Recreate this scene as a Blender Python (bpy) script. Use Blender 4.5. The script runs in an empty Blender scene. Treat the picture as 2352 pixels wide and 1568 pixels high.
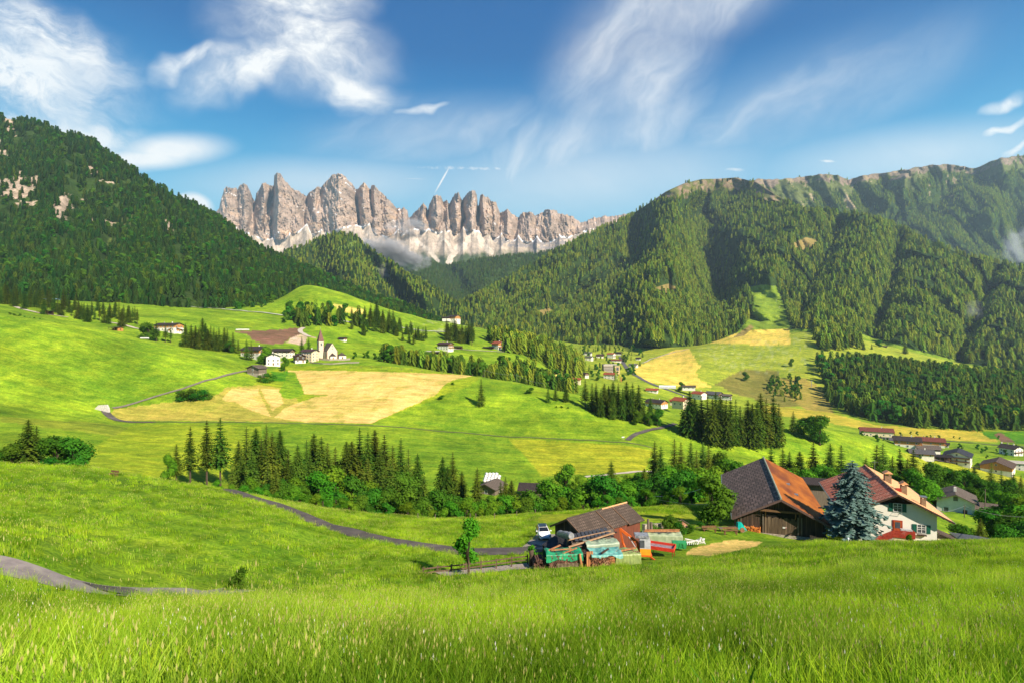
import bpy, math, random
import numpy as np
from mathutils import Vector, Matrix
random.seed(7); rng=np.random.default_rng(11)
SC=bpy.context.scene; COL=SC.collection
# ---------------- camera, light, exposure ----------------
F=2352*20/36.0; CX=1176.0; CY=784.0
cd=bpy.data.cameras.new('camera'); cam=bpy.data.objects.new('camera',cd); COL.objects.link(cam)
cd.lens=20; cd.sensor_width=36; cd.clip_start=.1; cd.clip_end=60000
cam.location=(0,0,0); cam.rotation_euler=(math.radians(90),0,0); SC.camera=cam
SUN_EL=math.radians(35); SUN_AZ=math.radians(139)      # azimuth clockwise from +Y (the view direction)
sdir=Vector((math.sin(SUN_AZ)*math.cos(SUN_EL),math.cos(SUN_AZ)*math.cos(SUN_EL),math.sin(SUN_EL)))
sl=bpy.data.lights.new('sun','SUN'); sun=bpy.data.objects.new('sun',sl); COL.objects.link(sun)
sl.energy=5.0; sl.angle=math.radians(.5); sl.color=(1,.87,.69)
sun.rotation_euler=sdir.to_track_quat('Z','Y').to_euler(); sun.location=(50,-50,200)
vs=SC.view_settings; vs.view_transform='Standard'; vs.look='None'; vs.exposure=0.82; vs.gamma=1; vs.use_curve_mapping=False
SC.cycles.max_bounces=6; SC.cycles.diffuse_bounces=3; SC.cycles.glossy_bounces=2; SC.cycles.transmission_bounces=3
SC.cycles.transparent_max_bounces=12; SC.cycles.volume_bounces=0; SC.cycles.use_denoising=True
SC.cycles.volume_max_steps=64

class NT:
    "tiny node helper"
    def __init__(s,tree): s.t=tree; s.n=tree.nodes; s.l=tree.links
    def add(s,typ,ins=None,**kw):
        n=s.n.new(typ)
        for k,v in kw.items(): setattr(n,k,v)
        for k,v in (ins or {}).items():
            if isinstance(v,bpy.types.NodeSocket): s.l.new(v,n.inputs[k])
            else: n.inputs[k].default_value=v
        return n
    def m(s,op,a,b=0.0,c=None,clamp=False):
        ins={0:a,1:b}
        if c is not None: ins[2]=c
        return s.add('ShaderNodeMath',ins,operation=op,use_clamp=clamp).outputs[0]
    def mix(s,f,a,b,blend='MIX'):
        n=s.add('ShaderNodeMix',None,data_type='RGBA',blend_type=blend)
        for k,v in ((0,f),(6,a),(7,b)):
            if isinstance(v,bpy.types.NodeSocket): s.l.new(v,n.inputs[k])
            else: n.inputs[k].default_value=(v if k==0 else tuple(v)+(1,) if len(v)==3 else v)
        return n.outputs[2]
    def noise(s,vec,scale,detail=3,rough=.55,dist=0,out=0):
        return s.add('ShaderNodeTexNoise',{'Vector':vec,'Scale':scale,'Detail':detail,'Roughness':rough,'Distortion':dist}).outputs[out]
    def ramp(s,f,a,b,lo=0.0,hi=1.0):
        return s.add('ShaderNodeMapRange',{0:f,1:a,2:b,3:lo,4:hi},interpolation_type='SMOOTHSTEP').outputs[0]

# ---------------- world: clear summer sky with cirrus ----------------
w=bpy.data.worlds.new('World'); SC.world=w; w.use_nodes=True; w.node_tree.nodes.clear(); k=NT(w.node_tree)
sky=k.add('ShaderNodeTexSky',sky_type='NISHITA',sun_disc=False,sun_elevation=SUN_EL,sun_rotation=SUN_AZ,altitude=1300,air_density=1.0,dust_density=.6,ozone_density=2.2)
tc=k.add('ShaderNodeTexCoord').outputs['Generated']
sp=k.add('ShaderNodeSeparateXYZ',{0:tc})
yy=k.m('MAXIMUM',sp.outputs[1],.05)
U=k.m('DIVIDE',sp.outputs[0],yy); V=k.m('DIVIDE',sp.outputs[2],yy)
uv=k.add('ShaderNodeCombineXYZ',{0:U,1:V,2:0.0}).outputs[0]
wn=k.add('ShaderNodeVectorMath',{0:k.noise(uv,2.6,4,.6,out=1),1:(.5,.5,.5)},operation='SUBTRACT').outputs[0]
wv=k.add('ShaderNodeVectorMath',{0:wn,'Scale':.22},operation='SCALE').outputs[0]
uw=k.add('ShaderNodeVectorMath',{0:uv,1:wv},operation='ADD').outputs[0]
def blob(px,py,rx,ry,ang=0,vec=uw,pw=1.0):
    "soft ellipse round a sky direction"
    mp=k.add('ShaderNodeMapping',{'Vector':vec,'Location':((px-CX)/F,(CY-py)/F,0),'Rotation':(0,0,math.radians(ang)),'Scale':(rx/F,ry/F,1)},vector_type='TEXTURE').outputs[0]
    r=k.add('ShaderNodeVectorMath',{0:mp},operation='LENGTH').outputs['Value']
    return k.m('POWER',k.ramp(r,1.0,0.0),pw)
def streak(sx,sy,ang,sc,detail=6,rough=.62,lo=.42,hi=.72,vec=uw,dist=.3):
    mp=k.add('ShaderNodeMapping',{'Vector':vec,'Rotation':(0,0,math.radians(ang)),'Scale':(sx,sy,1)},vector_type='TEXTURE').outputs[0]
    return k.ramp(k.noise(mp,sc,detail,rough,dist),lo,hi)
def mx(*a):
    r=a[0]
    for b in a[1:]: r=k.m('MAXIMUM',r,b)
    return r
puff=streak(1.7,1,-14,9,12,.68,.28,.72); wis=streak(2.6,1,-14,13,12,.70,.34,.68)
c_big=k.m('MULTIPLY',mx(blob(690,120,290,165,-18),blob(790,215,200,85,-22),blob(560,165,230,90,14),blob(660,10,230,110,0),blob(410,165,120,36,20)),k.m('ADD',k.m('MULTIPLY',puff,1.1),.35))
c_left=k.m('MULTIPLY',mx(blob(20,200,420,190,-14),blob(120,110,320,110,-25),blob(110,320,380,90,-4)),k.m('ADD',k.m('MULTIPLY',wis,1.0),.25))
c_lens=k.m('MULTIPLY',mx(blob(390,345,185,52,2,uv),blob(330,365,200,38,2,uv)),k.m('ADD',k.m('MULTIPLY',wis,.25),1.0))
fan=streak(3.4,.8,62,5.5,7,.6,.34,.74); fan2=streak(3.6,.7,34,6,6,.6,.36,.8)
c_fan=k.m('MULTIPLY',mx(blob(1450,150,400,230,60,uv),blob(1580,10,420,150,28,uv),blob(1330,340,480,150,18,uv)),k.m('ADD',k.m('MULTIPLY',fan,.75),.28))
c_fan2=k.m('MULTIPLY',mx(blob(1780,260,640,170,22,uv),blob(1000,310,460,120,5,uv)),k.m('ADD',k.m('MULTIPLY',fan2,.42),.16))
c_small=k.m('MULTIPLY',mx(blob(2310,240,75,20,14),blob(2310,298,85,17,12),blob(2340,338,70,15,12),blob(960,285,80,14,10),blob(1880,388,60,8,8),blob(1720,395,50,7,8)),k.m('ADD',k.m('MULTIPLY',wis,.7),.4))
c_cum=k.m('MULTIPLY',mx(blob(450,470,55,36,-20,uv),blob(425,460,30,22,0,uv)),1.7)
def trail(x0,y0,x1,y1,wd,st,brk=None,vec=uv):
    L=math.hypot(x1-x0,y1-y0)/2; a=math.degrees(math.atan2(y0-y1,x1-x0))
    b=blob((x0+x1)/2,(y0+y1)/2,L*1.1,wd,a,vec,.6)
    return k.m('MULTIPLY',b,st)
t1=trail(994,452,1037,376,3.0,1.1); t2=k.m('MULTIPLY',trail(880,384,1330,391,7,.75),streak(1,1,0,95,4,.6,.15,.85,uv)); t3=trail(900,409,1000,413,2.6,.5)
c_low=k.m('MULTIPLY',mx(blob(1350,410,700,150,4,uv),blob(1350,420,500,90,4,uv),blob(760,420,500,90,0,uv),blob(2100,360,600,110,6,uv)),.46)
cl=k.m('MINIMUM',mx(c_low,c_big,c_left,c_lens,c_fan,c_fan2,c_small,c_cum,t1,t2,t3),.93)
up=k.ramp(V,-.05,.05)
hs=k.add('ShaderNodeHueSaturation',{'Hue':.5,'Saturation':1.38,'Value':1.0,'Color':sky.outputs[0]}).outputs[0]
g8=k.mix(1.0,hs,(.115,.15,.145),'MULTIPLY'); gm=k.mix(1.0,k.add('ShaderNodeGamma',{0:g8,1:1.45}).outputs[0],(7.6,8.0,7.6),'MULTIPLY')
el=k.m('DIVIDE',sp.outputs[2],k.m('SQRT',k.m('SUBTRACT',1.0001,k.m('POWER',k.m('ABSOLUTE',sp.outputs[2]),2.0))))
cr_=k.add('ShaderNodeValToRGB',{0:el}); R_=cr_.color_ramp; R_.interpolation='B_SPLINE'
for i_,(p_,c_) in enumerate(((0.0,(.64,.92,.97)),(.14,(.40,.78,.93)),(.25,(.12,.54,.84)),(.36,(.022,.30,.66)),(.50,(.004,.135,.43)),(1.0,(.004,.06,.26)))):
    e_=R_.elements[i_] if i_<2 else R_.elements.new(p_)
    e_.position=p_; e_.color=c_+(1,)
clear=k.mix(1.0,cr_.outputs[0],(5.8,5.8,5.8),'MULTIPLY'); gm=clear
cloudcol=k.mix(puff,(5.7,6.0,6.1),(6.8,6.7,6.4))
skyc=k.mix(k.m('MULTIPLY',cl,up),gm,cloudcol)
bg=k.add('ShaderNodeBackground',{0:skyc,1:.10})
k.l.new(bg.outputs[0],k.add('ShaderNodeOutputWorld').inputs[0])

# ---------------- helpers ----------------
def tag(o,label=None,cat=None,group=None,kind=None):
    if label: o['label']=label
    if cat: o['category']=cat
    if group: o['group']=group
    if kind: o['kind']=kind
    return o
def empty(name,loc,rz=0,**kw):
    o=bpy.data.objects.new(name,None); COL.objects.link(o); o.location=loc; o.rotation_euler=(0,0,rz); o.empty_display_size=.5
    return tag(o,**kw)
def mk(name,me,parent=None,loc=None,**kw):
    o=bpy.data.objects.new(name,me); COL.objects.link(o)
    if parent: o.parent=parent
    if loc is not None: o.location=loc
    return tag(o,**kw)
def npmesh(name,V_,faces,mats=(),smooth=False,mi=None):
    "faces: (N,3) or (N,4) int array, or list of polygons"
    me=bpy.data.meshes.new(name)
    if isinstance(faces,np.ndarray):
        n=faces.shape[1]; V_=np.asarray(V_,dtype=np.float32)
        me.vertices.add(len(V_)); me.vertices.foreach_set('co',V_.ravel())
        me.loops.add(faces.size); me.loops.foreach_set('vertex_index',faces.astype(np.int32).ravel())
        me.polygons.add(len(faces)); me.polygons.foreach_set('loop_start',np.arange(0,faces.size,n,dtype=np.int32))
        me.update(calc_edges=True)
    else: me.from_pydata([tuple(v) for v in V_],[],faces); me.update()
    for m in mats: me.materials.append(m)
    if mi is not None: me.polygons.foreach_set('material_index',np.asarray(mi,dtype=np.int32))
    if smooth: me.polygons.foreach_set('use_smooth',np.ones(len(me.polygons),dtype=bool))
    me.update()
    return me
class MB:
    "collects simple solids into one mesh"
    def __init__(s): s.v=[]; s.f=[]
    def add(s,vs,fs,M=None):
        n=len(s.v)
        for v in vs: s.v.append(tuple(M@Vector(v)) if M else tuple(v))
        for f in fs: s.f.append([i+n for i in f])
        return s
    def box(s,x0,x1,y0,y1,z0,z1,M=None):
        return s.add([(x0,y0,z0),(x1,y0,z0),(x1,y1,z0),(x0,y1,z0),(x0,y0,z1),(x1,y0,z1),(x1,y1,z1),(x0,y1,z1)],
            [(0,3,2,1),(4,5,6,7),(0,1,5,4),(1,2,6,5),(2,3,7,6),(3,0,4,7)],M)
    def bar(s,a,b,w,h=None,up=(0,0,1)):
        a=Vector(a); b=Vector(b); h=h or w; d=(b-a).normalized(); u=Vector(up)
        if abs(d.dot(u))>.98: u=Vector((1,0,0))
        r=d.cross(u).normalized(); t=r.cross(d)
        vs=[p+r*(i*w/2)+t*(j*h/2) for p in (a,b) for i,j in ((-1,-1),(1,-1),(1,1),(-1,1))]
        return s.add(vs,[(0,1,2,3),(7,6,5,4),(0,4,5,1),(1,5,6,2),(2,6,7,3),(3,7,4,0)])
    def tube(s,pts,rad,n=8,cap=True):
        pts=[Vector(p) for p in pts]; k0=len(s.v)
        rad=rad if isinstance(rad,(list,tuple)) else [rad]*len(pts)
        for i,p in enumerate(pts):
            d=(pts[min(i+1,len(pts)-1)]-pts[max(i-1,0)]).normalized(); u=Vector((0,0,1)) if abs(d.z)<.9 else Vector((1,0,0))
            r=d.cross(u).normalized(); t=r.cross(d)
            for j in range(n):
                a=2*math.pi*j/n; s.v.append(tuple(p+r*math.cos(a)*rad[i]+t*math.sin(a)*rad[i]))
        for i in range(len(pts)-1):
            for j in range(n):
                s.f.append([k0+i*n+j,k0+i*n+(j+1)%n,k0+(i+1)*n+(j+1)%n,k0+(i+1)*n+j])
        if cap: s.f.append([k0+j for j in range(n)][::-1]); s.f.append([k0+(len(pts)-1)*n+j for j in range(n)])
        return s
    def prism(s,poly,y0,y1,M=None):
        "polygon in xz extruded along y"
        n=len(poly); vs=[(x,y0,z) for x,z in poly]+[(x,y1,z) for x,z in poly]
        fs=[list(range(n)),list(range(2*n-1,n-1,-1))]+[[i+n,(i+1)%n+n,(i+1)%n,i] for i in range(n)]
        return s.add(vs,fs,M)
    def mesh(s,name,m=None,smooth=False):
        me=bpy.data.meshes.new(name); me.from_pydata(s.v,[],s.f)
        for x in (m if isinstance(m,(list,tuple)) else [m] if m else []): me.materials.append(x)
        if smooth:
            for p in me.polygons: p.use_smooth=True
        me.update(); return me
    def build(s,name,m=None,parent=None,smooth=False,loc=None,**kw): return mk(name,s.mesh(name,m,smooth),parent,loc,**kw)

def mat(name,c1,c2=None,scale=2.0,rough=.85,stretch=(1,1,1),bump=0,bscale=None,metal=0,spec=.3,lo=.35,hi=.65,c3=None,rnd=0,sheen=0):
    m=bpy.data.materials.new(name); m.use_nodes=True; m.node_tree.nodes.clear(); k=NT(m.node_tree)
    co=k.add('ShaderNodeTexCoord').outputs['Object']
    mp=k.add('ShaderNodeMapping',{'Vector':co,'Scale':stretch}).outputs[0]
    if c2 is None: c2=tuple(min(1,x*.72) for x in c1)
    n1=k.noise(mp,scale,4,.6)
    c=k.mix(k.ramp(n1,lo,hi),c1,c2)
    if c3 is not None: c=k.mix(k.ramp(k.noise(mp,scale*.27,3,.6),.5,.7),c,c3)
    if rnd:
        r=k.add('ShaderNodeObjectInfo').outputs['Random']
        c=k.add('ShaderNodeHueSaturation',{'Hue':k.m('ADD',k.m('MULTIPLY',r,.03*rnd),.5-.015*rnd),'Value':k.m('ADD',k.m('MULTIPLY',r,rnd),1-rnd/2),'Color':c}).outputs[0]
    b=k.add('ShaderNodeBsdfPrincipled',{'Base Color':c,'Roughness':rough,'Metallic':metal,'Specular IOR Level':spec})
    if bump:
        k.l.new(k.add('ShaderNodeBump',{'Height':k.noise(mp,bscale or scale*2,4,.6),'Strength':bump,'Distance':.05}).outputs[0],b.inputs['Normal'])
    k.l.new(b.outputs[0],k.add('ShaderNodeOutputMaterial').inputs[0]); return m
def leafmat(name,c1,c2,rnd=.5,scale=.5,trans=.3,hue=.03,world=0):
    m=bpy.data.materials.new(name); m.use_nodes=True; m.node_tree.nodes.clear(); k=NT(m.node_tree)
    co=k.add('ShaderNodeTexCoord').outputs['Object']; r=k.add('ShaderNodeObjectInfo').outputs['Random']
    c=k.mix(k.ramp(k.noise(co,scale,3,.7),.35,.65),c1,c2)
    if world:
        gp=k.add('ShaderNodeNewGeometry').outputs['Position']; wn_=k.noise(gp,world,5,.65,.6)
        c=k.add('ShaderNodeHueSaturation',{'Hue':k.ramp(wn_,.35,.65,.515,.488),'Value':k.ramp(wn_,.34,.64,.50,1.32),'Color':c}).outputs[0]
    r2=k.m('FRACT',k.m('MULTIPLY',r,7.31))
    c=k.add('ShaderNodeHueSaturation',{'Hue':k.m('ADD',k.m('MULTIPLY',r2,2*hue),.5-hue),'Value':k.m('ADD',k.m('MULTIPLY',r,rnd),1-rnd/2),'Color':c}).outputs[0]
    d=k.add('ShaderNodeBsdfDiffuse',{'Color':c}); t=k.add('ShaderNodeBsdfTranslucent',{'Color':c})
    mxs=k.add('ShaderNodeMixShader',{0:trans,1:d.outputs[0],2:t.outputs[0]})
    k.l.new(mxs.outputs[0],k.add('ShaderNodeOutputMaterial').inputs[0]); return m
# numpy gradient noise
_P=rng.permutation(512); _P=np.concatenate([_P,_P]); _G=rng.random(512)*2*np.pi
def pn(x,y,s=0):
    x=np.asarray(x,float)+s*17.13; y=np.asarray(y,float)+s*7.77
    xi=np.floor(x).astype(int); yi=np.floor(y).astype(int); xf=x-xi; yf=y-yi
    u=xf*xf*xf*(xf*(xf*6-15)+10); v=yf*yf*yf*(yf*(yf*6-15)+10)
    def g(ix,iy,dx,dy):
        a=_G[_P[(_P[ix&511]+iy)&511]]; return np.cos(a)*dx+np.sin(a)*dy
    a=g(xi,yi,xf,yf); b=g(xi+1,yi,xf-1,yf); c=g(xi,yi+1,xf,yf-1); d=g(xi+1,yi+1,xf-1,yf-1)
    return (a+(b-a)*u)*(1-v)+(c+(d-c)*u)*v
def fbm(x,y,s=0,o=4,rough=.5):
    r=0; a=1
    for i in range(o): r=r+a*pn(x*2**i,y*2**i,s+i*3); a*=rough
    return r
def ridged(x,y,s=0,o=4,rough=.5):
    r=0; a=1
    for i in range(o): r=r+a*(1-2.2*np.abs(pn(x*2**i,y*2**i,s+i*3))); a*=rough
    return r
def P(px,py,D): return Vector(((px-CX)/F*D,D,-(py-CY)/F*D))
def inpoly(x,y,poly):
    x=np.asarray(x); y=np.asarray(y); r=np.zeros(x.shape,bool); n=len(poly)
    for i in range(n):
        x0,y0=poly[i]; x1,y1=poly[(i+1)%n]
        if y0==y1: continue
        c=((y0>y)!=(y1>y))&(x<(x1-x0)*(y-y0)/(y1-y0)+x0); r^=c
    return r
def pdist(x,y,poly):
    "distance to an open polyline"
    best=np.full(np.shape(x),1e9)
    for (x0,y0),(x1,y1) in zip(poly[:-1],poly[1:]):
        dx,dy=x1-x0,y1-y0; t=np.clip(((x-x0)*dx+(y-y0)*dy)/(dx*dx+dy*dy),0,1)
        best=np.minimum(best,np.hypot(x-x0-t*dx,y-y0-t*dy))
    return best
def smooth1(a,n):
    if n<1: return a
    kx=np.exp(-.5*(np.arange(-3*n,3*n+1)/n)**2); kx/=kx.sum()
    return np.convolve(np.pad(a,3*n,mode='edge'),kx,mode='valid')
# ---------------- terrain ----------------
class Sheet:
    "a piece of landform, laid out as rows of growing distance on fixed bearings"
    def finish(s):
        s.Y=CY-F*s.Z/s.D; s.X=(s.xs[None,:]-CX)/F*s.D
        cm=np.minimum.accumulate(s.Y,axis=0); s.prev=np.vstack([np.full((1,len(s.xs)),1e9),cm[:-1]]); s.hor=cm[-1]
    def mesh(s,name,mats,col=None,smooth=True,extra=None):
        R,C=s.D.shape; V_=np.stack([s.X,s.D,s.Z],-1).reshape(-1,3)
        i=np.arange(R-1)[:,None]*C+np.arange(C-1)[None,:]
        f=np.stack([i,i+1,i+C+1,i+C],-1).reshape(-1,4)
        me=npmesh(name,V_,f,mats,smooth)
        if col is not None:
            a=me.color_attributes.new('col','FLOAT_COLOR','POINT'); c=np.ones((len(V_),4),np.float32); c[:,:col.shape[-1]]=col.reshape(-1,col.shape[-1])
            a.data.foreach_set('color',c.ravel())
        return me
    def z(s,x,y):
        x=np.atleast_1d(np.asarray(x,float)); y=np.atleast_1d(np.asarray(y,float)); px=CX+F*x/y
        f=np.interp(px,s.xs,np.arange(len(s.xs))); c=np.clip(f.astype(int),0,len(s.xs)-2); t=f-c
        out=np.zeros(len(x))
        for a in range(0,len(x),4000):
            sl_=slice(a,a+4000); cc=c[sl_]; tt=t[sl_]
            Dc=s.D[:,cc]*(1-tt)+s.D[:,cc+1]*tt; Zc=s.Z[:,cc]*(1-tt)+s.Z[:,cc+1]*tt
            r=np.clip((Dc<y[sl_][None,:]).sum(0),1,len(Dc)-1); q=np.arange(len(cc))
            d0=Dc[r-1,q]; d1=Dc[r,q]; w_=np.clip((y[sl_]-d0)/(d1-d0),0,1)
            out[sl_]=Zc[r-1,q]*(1-w_)+Zc[r,q]*w_
        return out
    def scatter(s,density,mask,margin=25,seed=0):
        "random points (x,y,z) on visible cells; density per m2"
        R=np.random.default_rng(seed)
        X,D_,Z=s.X,s.D,s.Z
        ax=X[1:,1:]-X[:-1,:-1]; A=np.abs((X[:-1,1:]-X[:-1,:-1])*(D_[1:,:-1]-D_[:-1,:-1]))
        vis=(s.Y-F*margin/s.D<=s.prev)[:-1,:-1]
        m=mask(s.xs[None,:]+0*s.Y,s.Y,s.D)[:-1,:-1]
        lam=A*density*vis*m
        n=R.poisson(lam); I,J=np.nonzero(n); rep=n[I,J]; I=np.repeat(I,rep); J=np.repeat(J,rep); u=R.random(len(I)); v=R.random(len(I))
        def bl(G): return (G[I,J]*(1-u)+G[I,J+1]*u)*(1-v)+(G[I+1,J]*(1-u)+G[I+1,J+1]*u)*v
        return np.stack([bl(X),bl(D_),bl(Z)],-1)
def pchip_cols(Dk,Zk,Dq_list):
    "monotone cubic along axis 0, per column"
    h=np.diff(Dk,axis=0); d=np.diff(Zk,axis=0)/h; m=np.zeros_like(Zk)
    same=(d[:-1]*d[1:])>0; w1=2*h[1:]+h[:-1]; w2=h[1:]+2*h[:-1]
    with np.errstate(all='ignore'): hm=(w1+w2)/(w1/d[:-1]+w2/d[1:])
    m[1:-1]=np.where(same,np.nan_to_num(hm),0); m[0]=d[0]; m[-1]=d[-1]
    out=[]
    for kk,Dq in Dq_list:
        t=(Dq-Dk[kk])/h[kk]; h00=(1+2*t)*(1-t)**2; h10=t*(1-t)**2; h01=t*t*(3-2*t); h11=t*t*(t-1)
        out.append(h00*Zk[kk]+h10*h[kk]*m[kk]+h01*Zk[kk+1]+h11*h[kk]*m[kk+1])
    return np.array(out)
def valley():
    z0=lambda z,D: [(-900,z,D),(3250,z,D)]
    def yz(z,D): return CY-F*z/D
    C=[
     ([(-900,yz(-1.55,.3),.3),(3250,yz(-1.55,.3),.3)],2),
     ([(-900,yz(-1.65,1.2),1.2),(3250,yz(-1.65,1.2),1.2)],5),
     ([(-900,yz(-2.75,3.6),3.6),(3250,yz(-2.75,3.6),3.6)],10),
     ([(-900,1500,8),(0,1520,8),(1176,1560,8),(3250,1560,8)],24),
     ([(-900,1280,28),(0,1331,31),(100,1352,32),(230,1374,34),(480,1366,41),(750,1348,50),(980,1331,56),(1220,1311,60),(1460,1296,63),(1570,1284,66),(1750,1262,74),(1890,1247,80),(2100,1249,83),(2352,1247,86),(3250,1230,90)],12),
     ([(-900,1230,36),(0,1283,34.6),(100,1306,35.2),(230,1344,37),(480,1346,46),(750,1327,57),(980,1311,62),(1220,1303,64),(1460,1288,67),(1570,1276,70),(1750,1253,80),(1890,1238,87),(2000,1253,90),(2150,1257,96),(2352,1275,100),(3250,1280,110)],16),
     ([(-900,1100,70),(0,1180,55),(250,1222,58),(480,1230,63),(640,1205,74),(750,1218,81.5),(900,1252,73.5),(1050,1275,70),(1200,1275,70),(1250,1264,73),(1450,1245,80),(1600,1226,86),(1718,1217,94),(1880,1231,100),(2000,1250,105),(2150,1258,112),(2352,1280,120),(3250,1290,130)],12),
     ([(-900,1010,95),(0,1063,85),(150,1074,88),(300,1088,94),(480,1120,103),(600,1146,104),(660,1166,98),(750,1200,88),(900,1239,79),(1050,1259,75),(1200,1257,75),(1250,1247,78),(1450,1218,88),(1650,1190,106),(1800,1195,115),(2000,1225,122),(2352,1270,140),(3250,1280,150)],12),
     ([(-900,1015,110),(0,1071,95),(150,1082,98),(300,1098,104),(480,1130,113),(600,1143,118),(700,1160,118),(850,1182,115),(1000,1193,112),(1130,1188,115),(1270,1178,122),(1450,1163,132),(1650,1150,145),(1900,1160,155),(2352,1200,175),(3250,1200,180)],10),
     ([(-900,1090,150),(0,1100,150),(250,1112,155),(480,1140,160),(750,1190,165),(1000,1215,170),(1270,1215,180),(1500,1200,190),(1750,1190,200),(2000,1175,200),(2190,1158,205),(2352,1160,210),(3250,1160,220)],14),
     ([(-900,1040,190),(0,1078,190),(190,1088,196),(360,1097,206),(540,1110,216),(750,1120,225),(1000,1120,235),(1200,1108,252),(1440,1092,272),(1600,1085,290),(1800,1100,300),(2000,1118,290),(2352,1128,300),(3250,1130,300)],34),
     ([(-900,900,290),(0,951,300),(240,968,322),(290,972,330),(480,967,335),(860,976,350),(1150,999,352),(1440,1014,345),(1550,1030,342),(1700,1052,352),(1850,1068,370),(2000,1078,400),(2150,1078,430),(2352,1088,450),(3250,1090,450)],70),
     ([(-900,600,430),(0,719,450),(150,744,455),(300,777,465),(400,794,470),(540,822,485),(600,832,495),(700,838,505),(860,836,500),(960,848,490),(1080,860,480),(1200,882,455),(1330,912,432),(1450,948,420),(1560,965,420),(1700,970,432),(1850,981,442),(2000,1008,445),(2060,1034,442),(2200,1057,470),(2352,1062,490),(3250,1065,500)],12),
     ([(-900,640,500),(0,729,505),(150,752,510),(300,787,520),(400,800,525),(540,812,530),(650,822,535),(860,829,540),(1080,872,555),(1200,898,560),(1330,938,560),(1450,960,590),(1560,975,600),(1700,990,580),(1850,998,590),(2000,1005,580),(2100,1020,580),(2352,1033,590),(3250,1040,600)],14),
     ([(-900,600,560),(0,708,580),(150,736,590),(300,757,600),(400,766,600),(540,786,600),(700,800,620),(860,818,640),(1000,832,640),(1200,868,650),(1330,905,690),(1450,905,740),(1560,930,740),(1700,955,720),(1850,968,700),(2000,985,690),(2200,1000,690),(2352,1005,690),(3250,1010,700)],26),
     ([(-900,560,740),(0,692,760),(150,688,780),(330,702,800),(500,715,800),(650,724,800),(750,745,770),(830,756,770),(1000,786,800),(1200,812,810),(1330,862,890),(1450,868,930),(1560,885,930),(1650,905,900),(1750,922,890),(1850,935,860),(2000,940,870),(2352,950,880),(3250,960,900)],22),
     ([(-900,600,900),(0,690,900),(300,700,900),(500,708,930),(640,690,950),(690,655,960),(730,657,960),(790,674,960),(830,690,955),(900,714,950),(1000,737,1000),(1040,742,1000),(1150,766,1010),(1250,798,1080),(1330,812,1280),(1450,812,1380),(1560,812,1330),(1600,805,1300),(1700,820,1230),(1850,840,1120),(2000,848,1110),(2200,866,1110),(2352,882,1110),(3250,930,1120)],14),
     ([(-900,640,1050),(0,720,1050),(300,720,1050),(640,700,1100),(690,692,1120),(800,710,1120),(900,740,1150),(1000,752,1200),(1150,775,1300),(1330,800,1480),(1450,800,1500),(1600,797,1480),(1700,772,1520),(1800,766,1540),(1870,760,1540),(1950,772,1540),(2080,804,1480),(2200,838,1400),(2352,866,1320),(3250,910,1300)],8),
     ([(-900,700,2600),(900,745,2600),(1330,775,2600),(1800,770,2600),(2352,850,2600),(3250,900,2600)],1)]
    s=Sheet(); xs=np.concatenate([np.arange(-900,-60,25),np.arange(-60,2420,2.6),np.arange(2425,3251,25)]); s.xs=xs
    Dk=[];Yk=[]
    for c,n in C:
        a=np.array(c,float); y=np.interp(xs,a[:,0],a[:,1]); D_=np.interp(xs,a[:,0],a[:,2])
        if len(c)>4: y=smooth1(y,6); D_=smooth1(D_,10)
        Yk.append(y); Dk.append(D_)
    Dk=np.array(Dk); Yk=np.array(Yk); Zk=(CY-Yk)/F*Dk
    q=[]
    for i,(c,n) in enumerate(C[:-1]):
        for j in range(n): q.append((i,Dk[i]*(Dk[i+1]/Dk[i])**(j/n)))
    q.append((len(C)-2,Dk[-1]))
    s.Z=pchip_cols(Dk,Zk,q); s.D=np.array([d for _,d in q])
    X=(xs[None,:]-CX)/F*s.D
    am=np.clip((s.D-100)/500,0,1); am2=np.clip((s.D-6)/60,0,1)
    s.Z=s.Z+fbm(X/90,s.D/90,1)*3.0*am+fbm(X/14,s.D/14,2,3)*.42*am2+fbm(X/3.2,s.D/3.2,5,2)*.05*np.clip(s.D/10,0,1)
    s.finish(); return s
VAL=valley()
def gz(x,y): return float(VAL.z(x,y)[0])
def at(px,D,dz=0):
    "ground point on a bearing at a distance"
    x=(px-CX)/F*D; return Vector((x,D,gz(x,D)+dz))
def hit(px,py,lo=0,hi=1e9):
    "ground point on the bearing px where the ground reaches sight line py"
    c=int(np.clip(np.searchsorted(VAL.xs,px),1,len(VAL.xs)-1)); Y=VAL.Y[:,c]; D_=VAL.D[:,c]
    ok=(D_>=lo)&(D_<=hi); idx=np.nonzero(ok&(Y<=py))[0]
    if len(idx)==0: idx=np.nonzero(ok)[0]; i=idx[np.argmin(Y[idx])]; D=D_[i]
    else:
        i=idx[0]; D=D_[i]
        if i>0 and Y[i-1]>py and D_[i-1]>=lo: t=(Y[i-1]-py)/(Y[i-1]-Y[i]); D=D_[i-1]+t*(D_[i]-D_[i-1])
    x=(px-CX)/F*D; return Vector((x,D,gz(x,D)))

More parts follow.
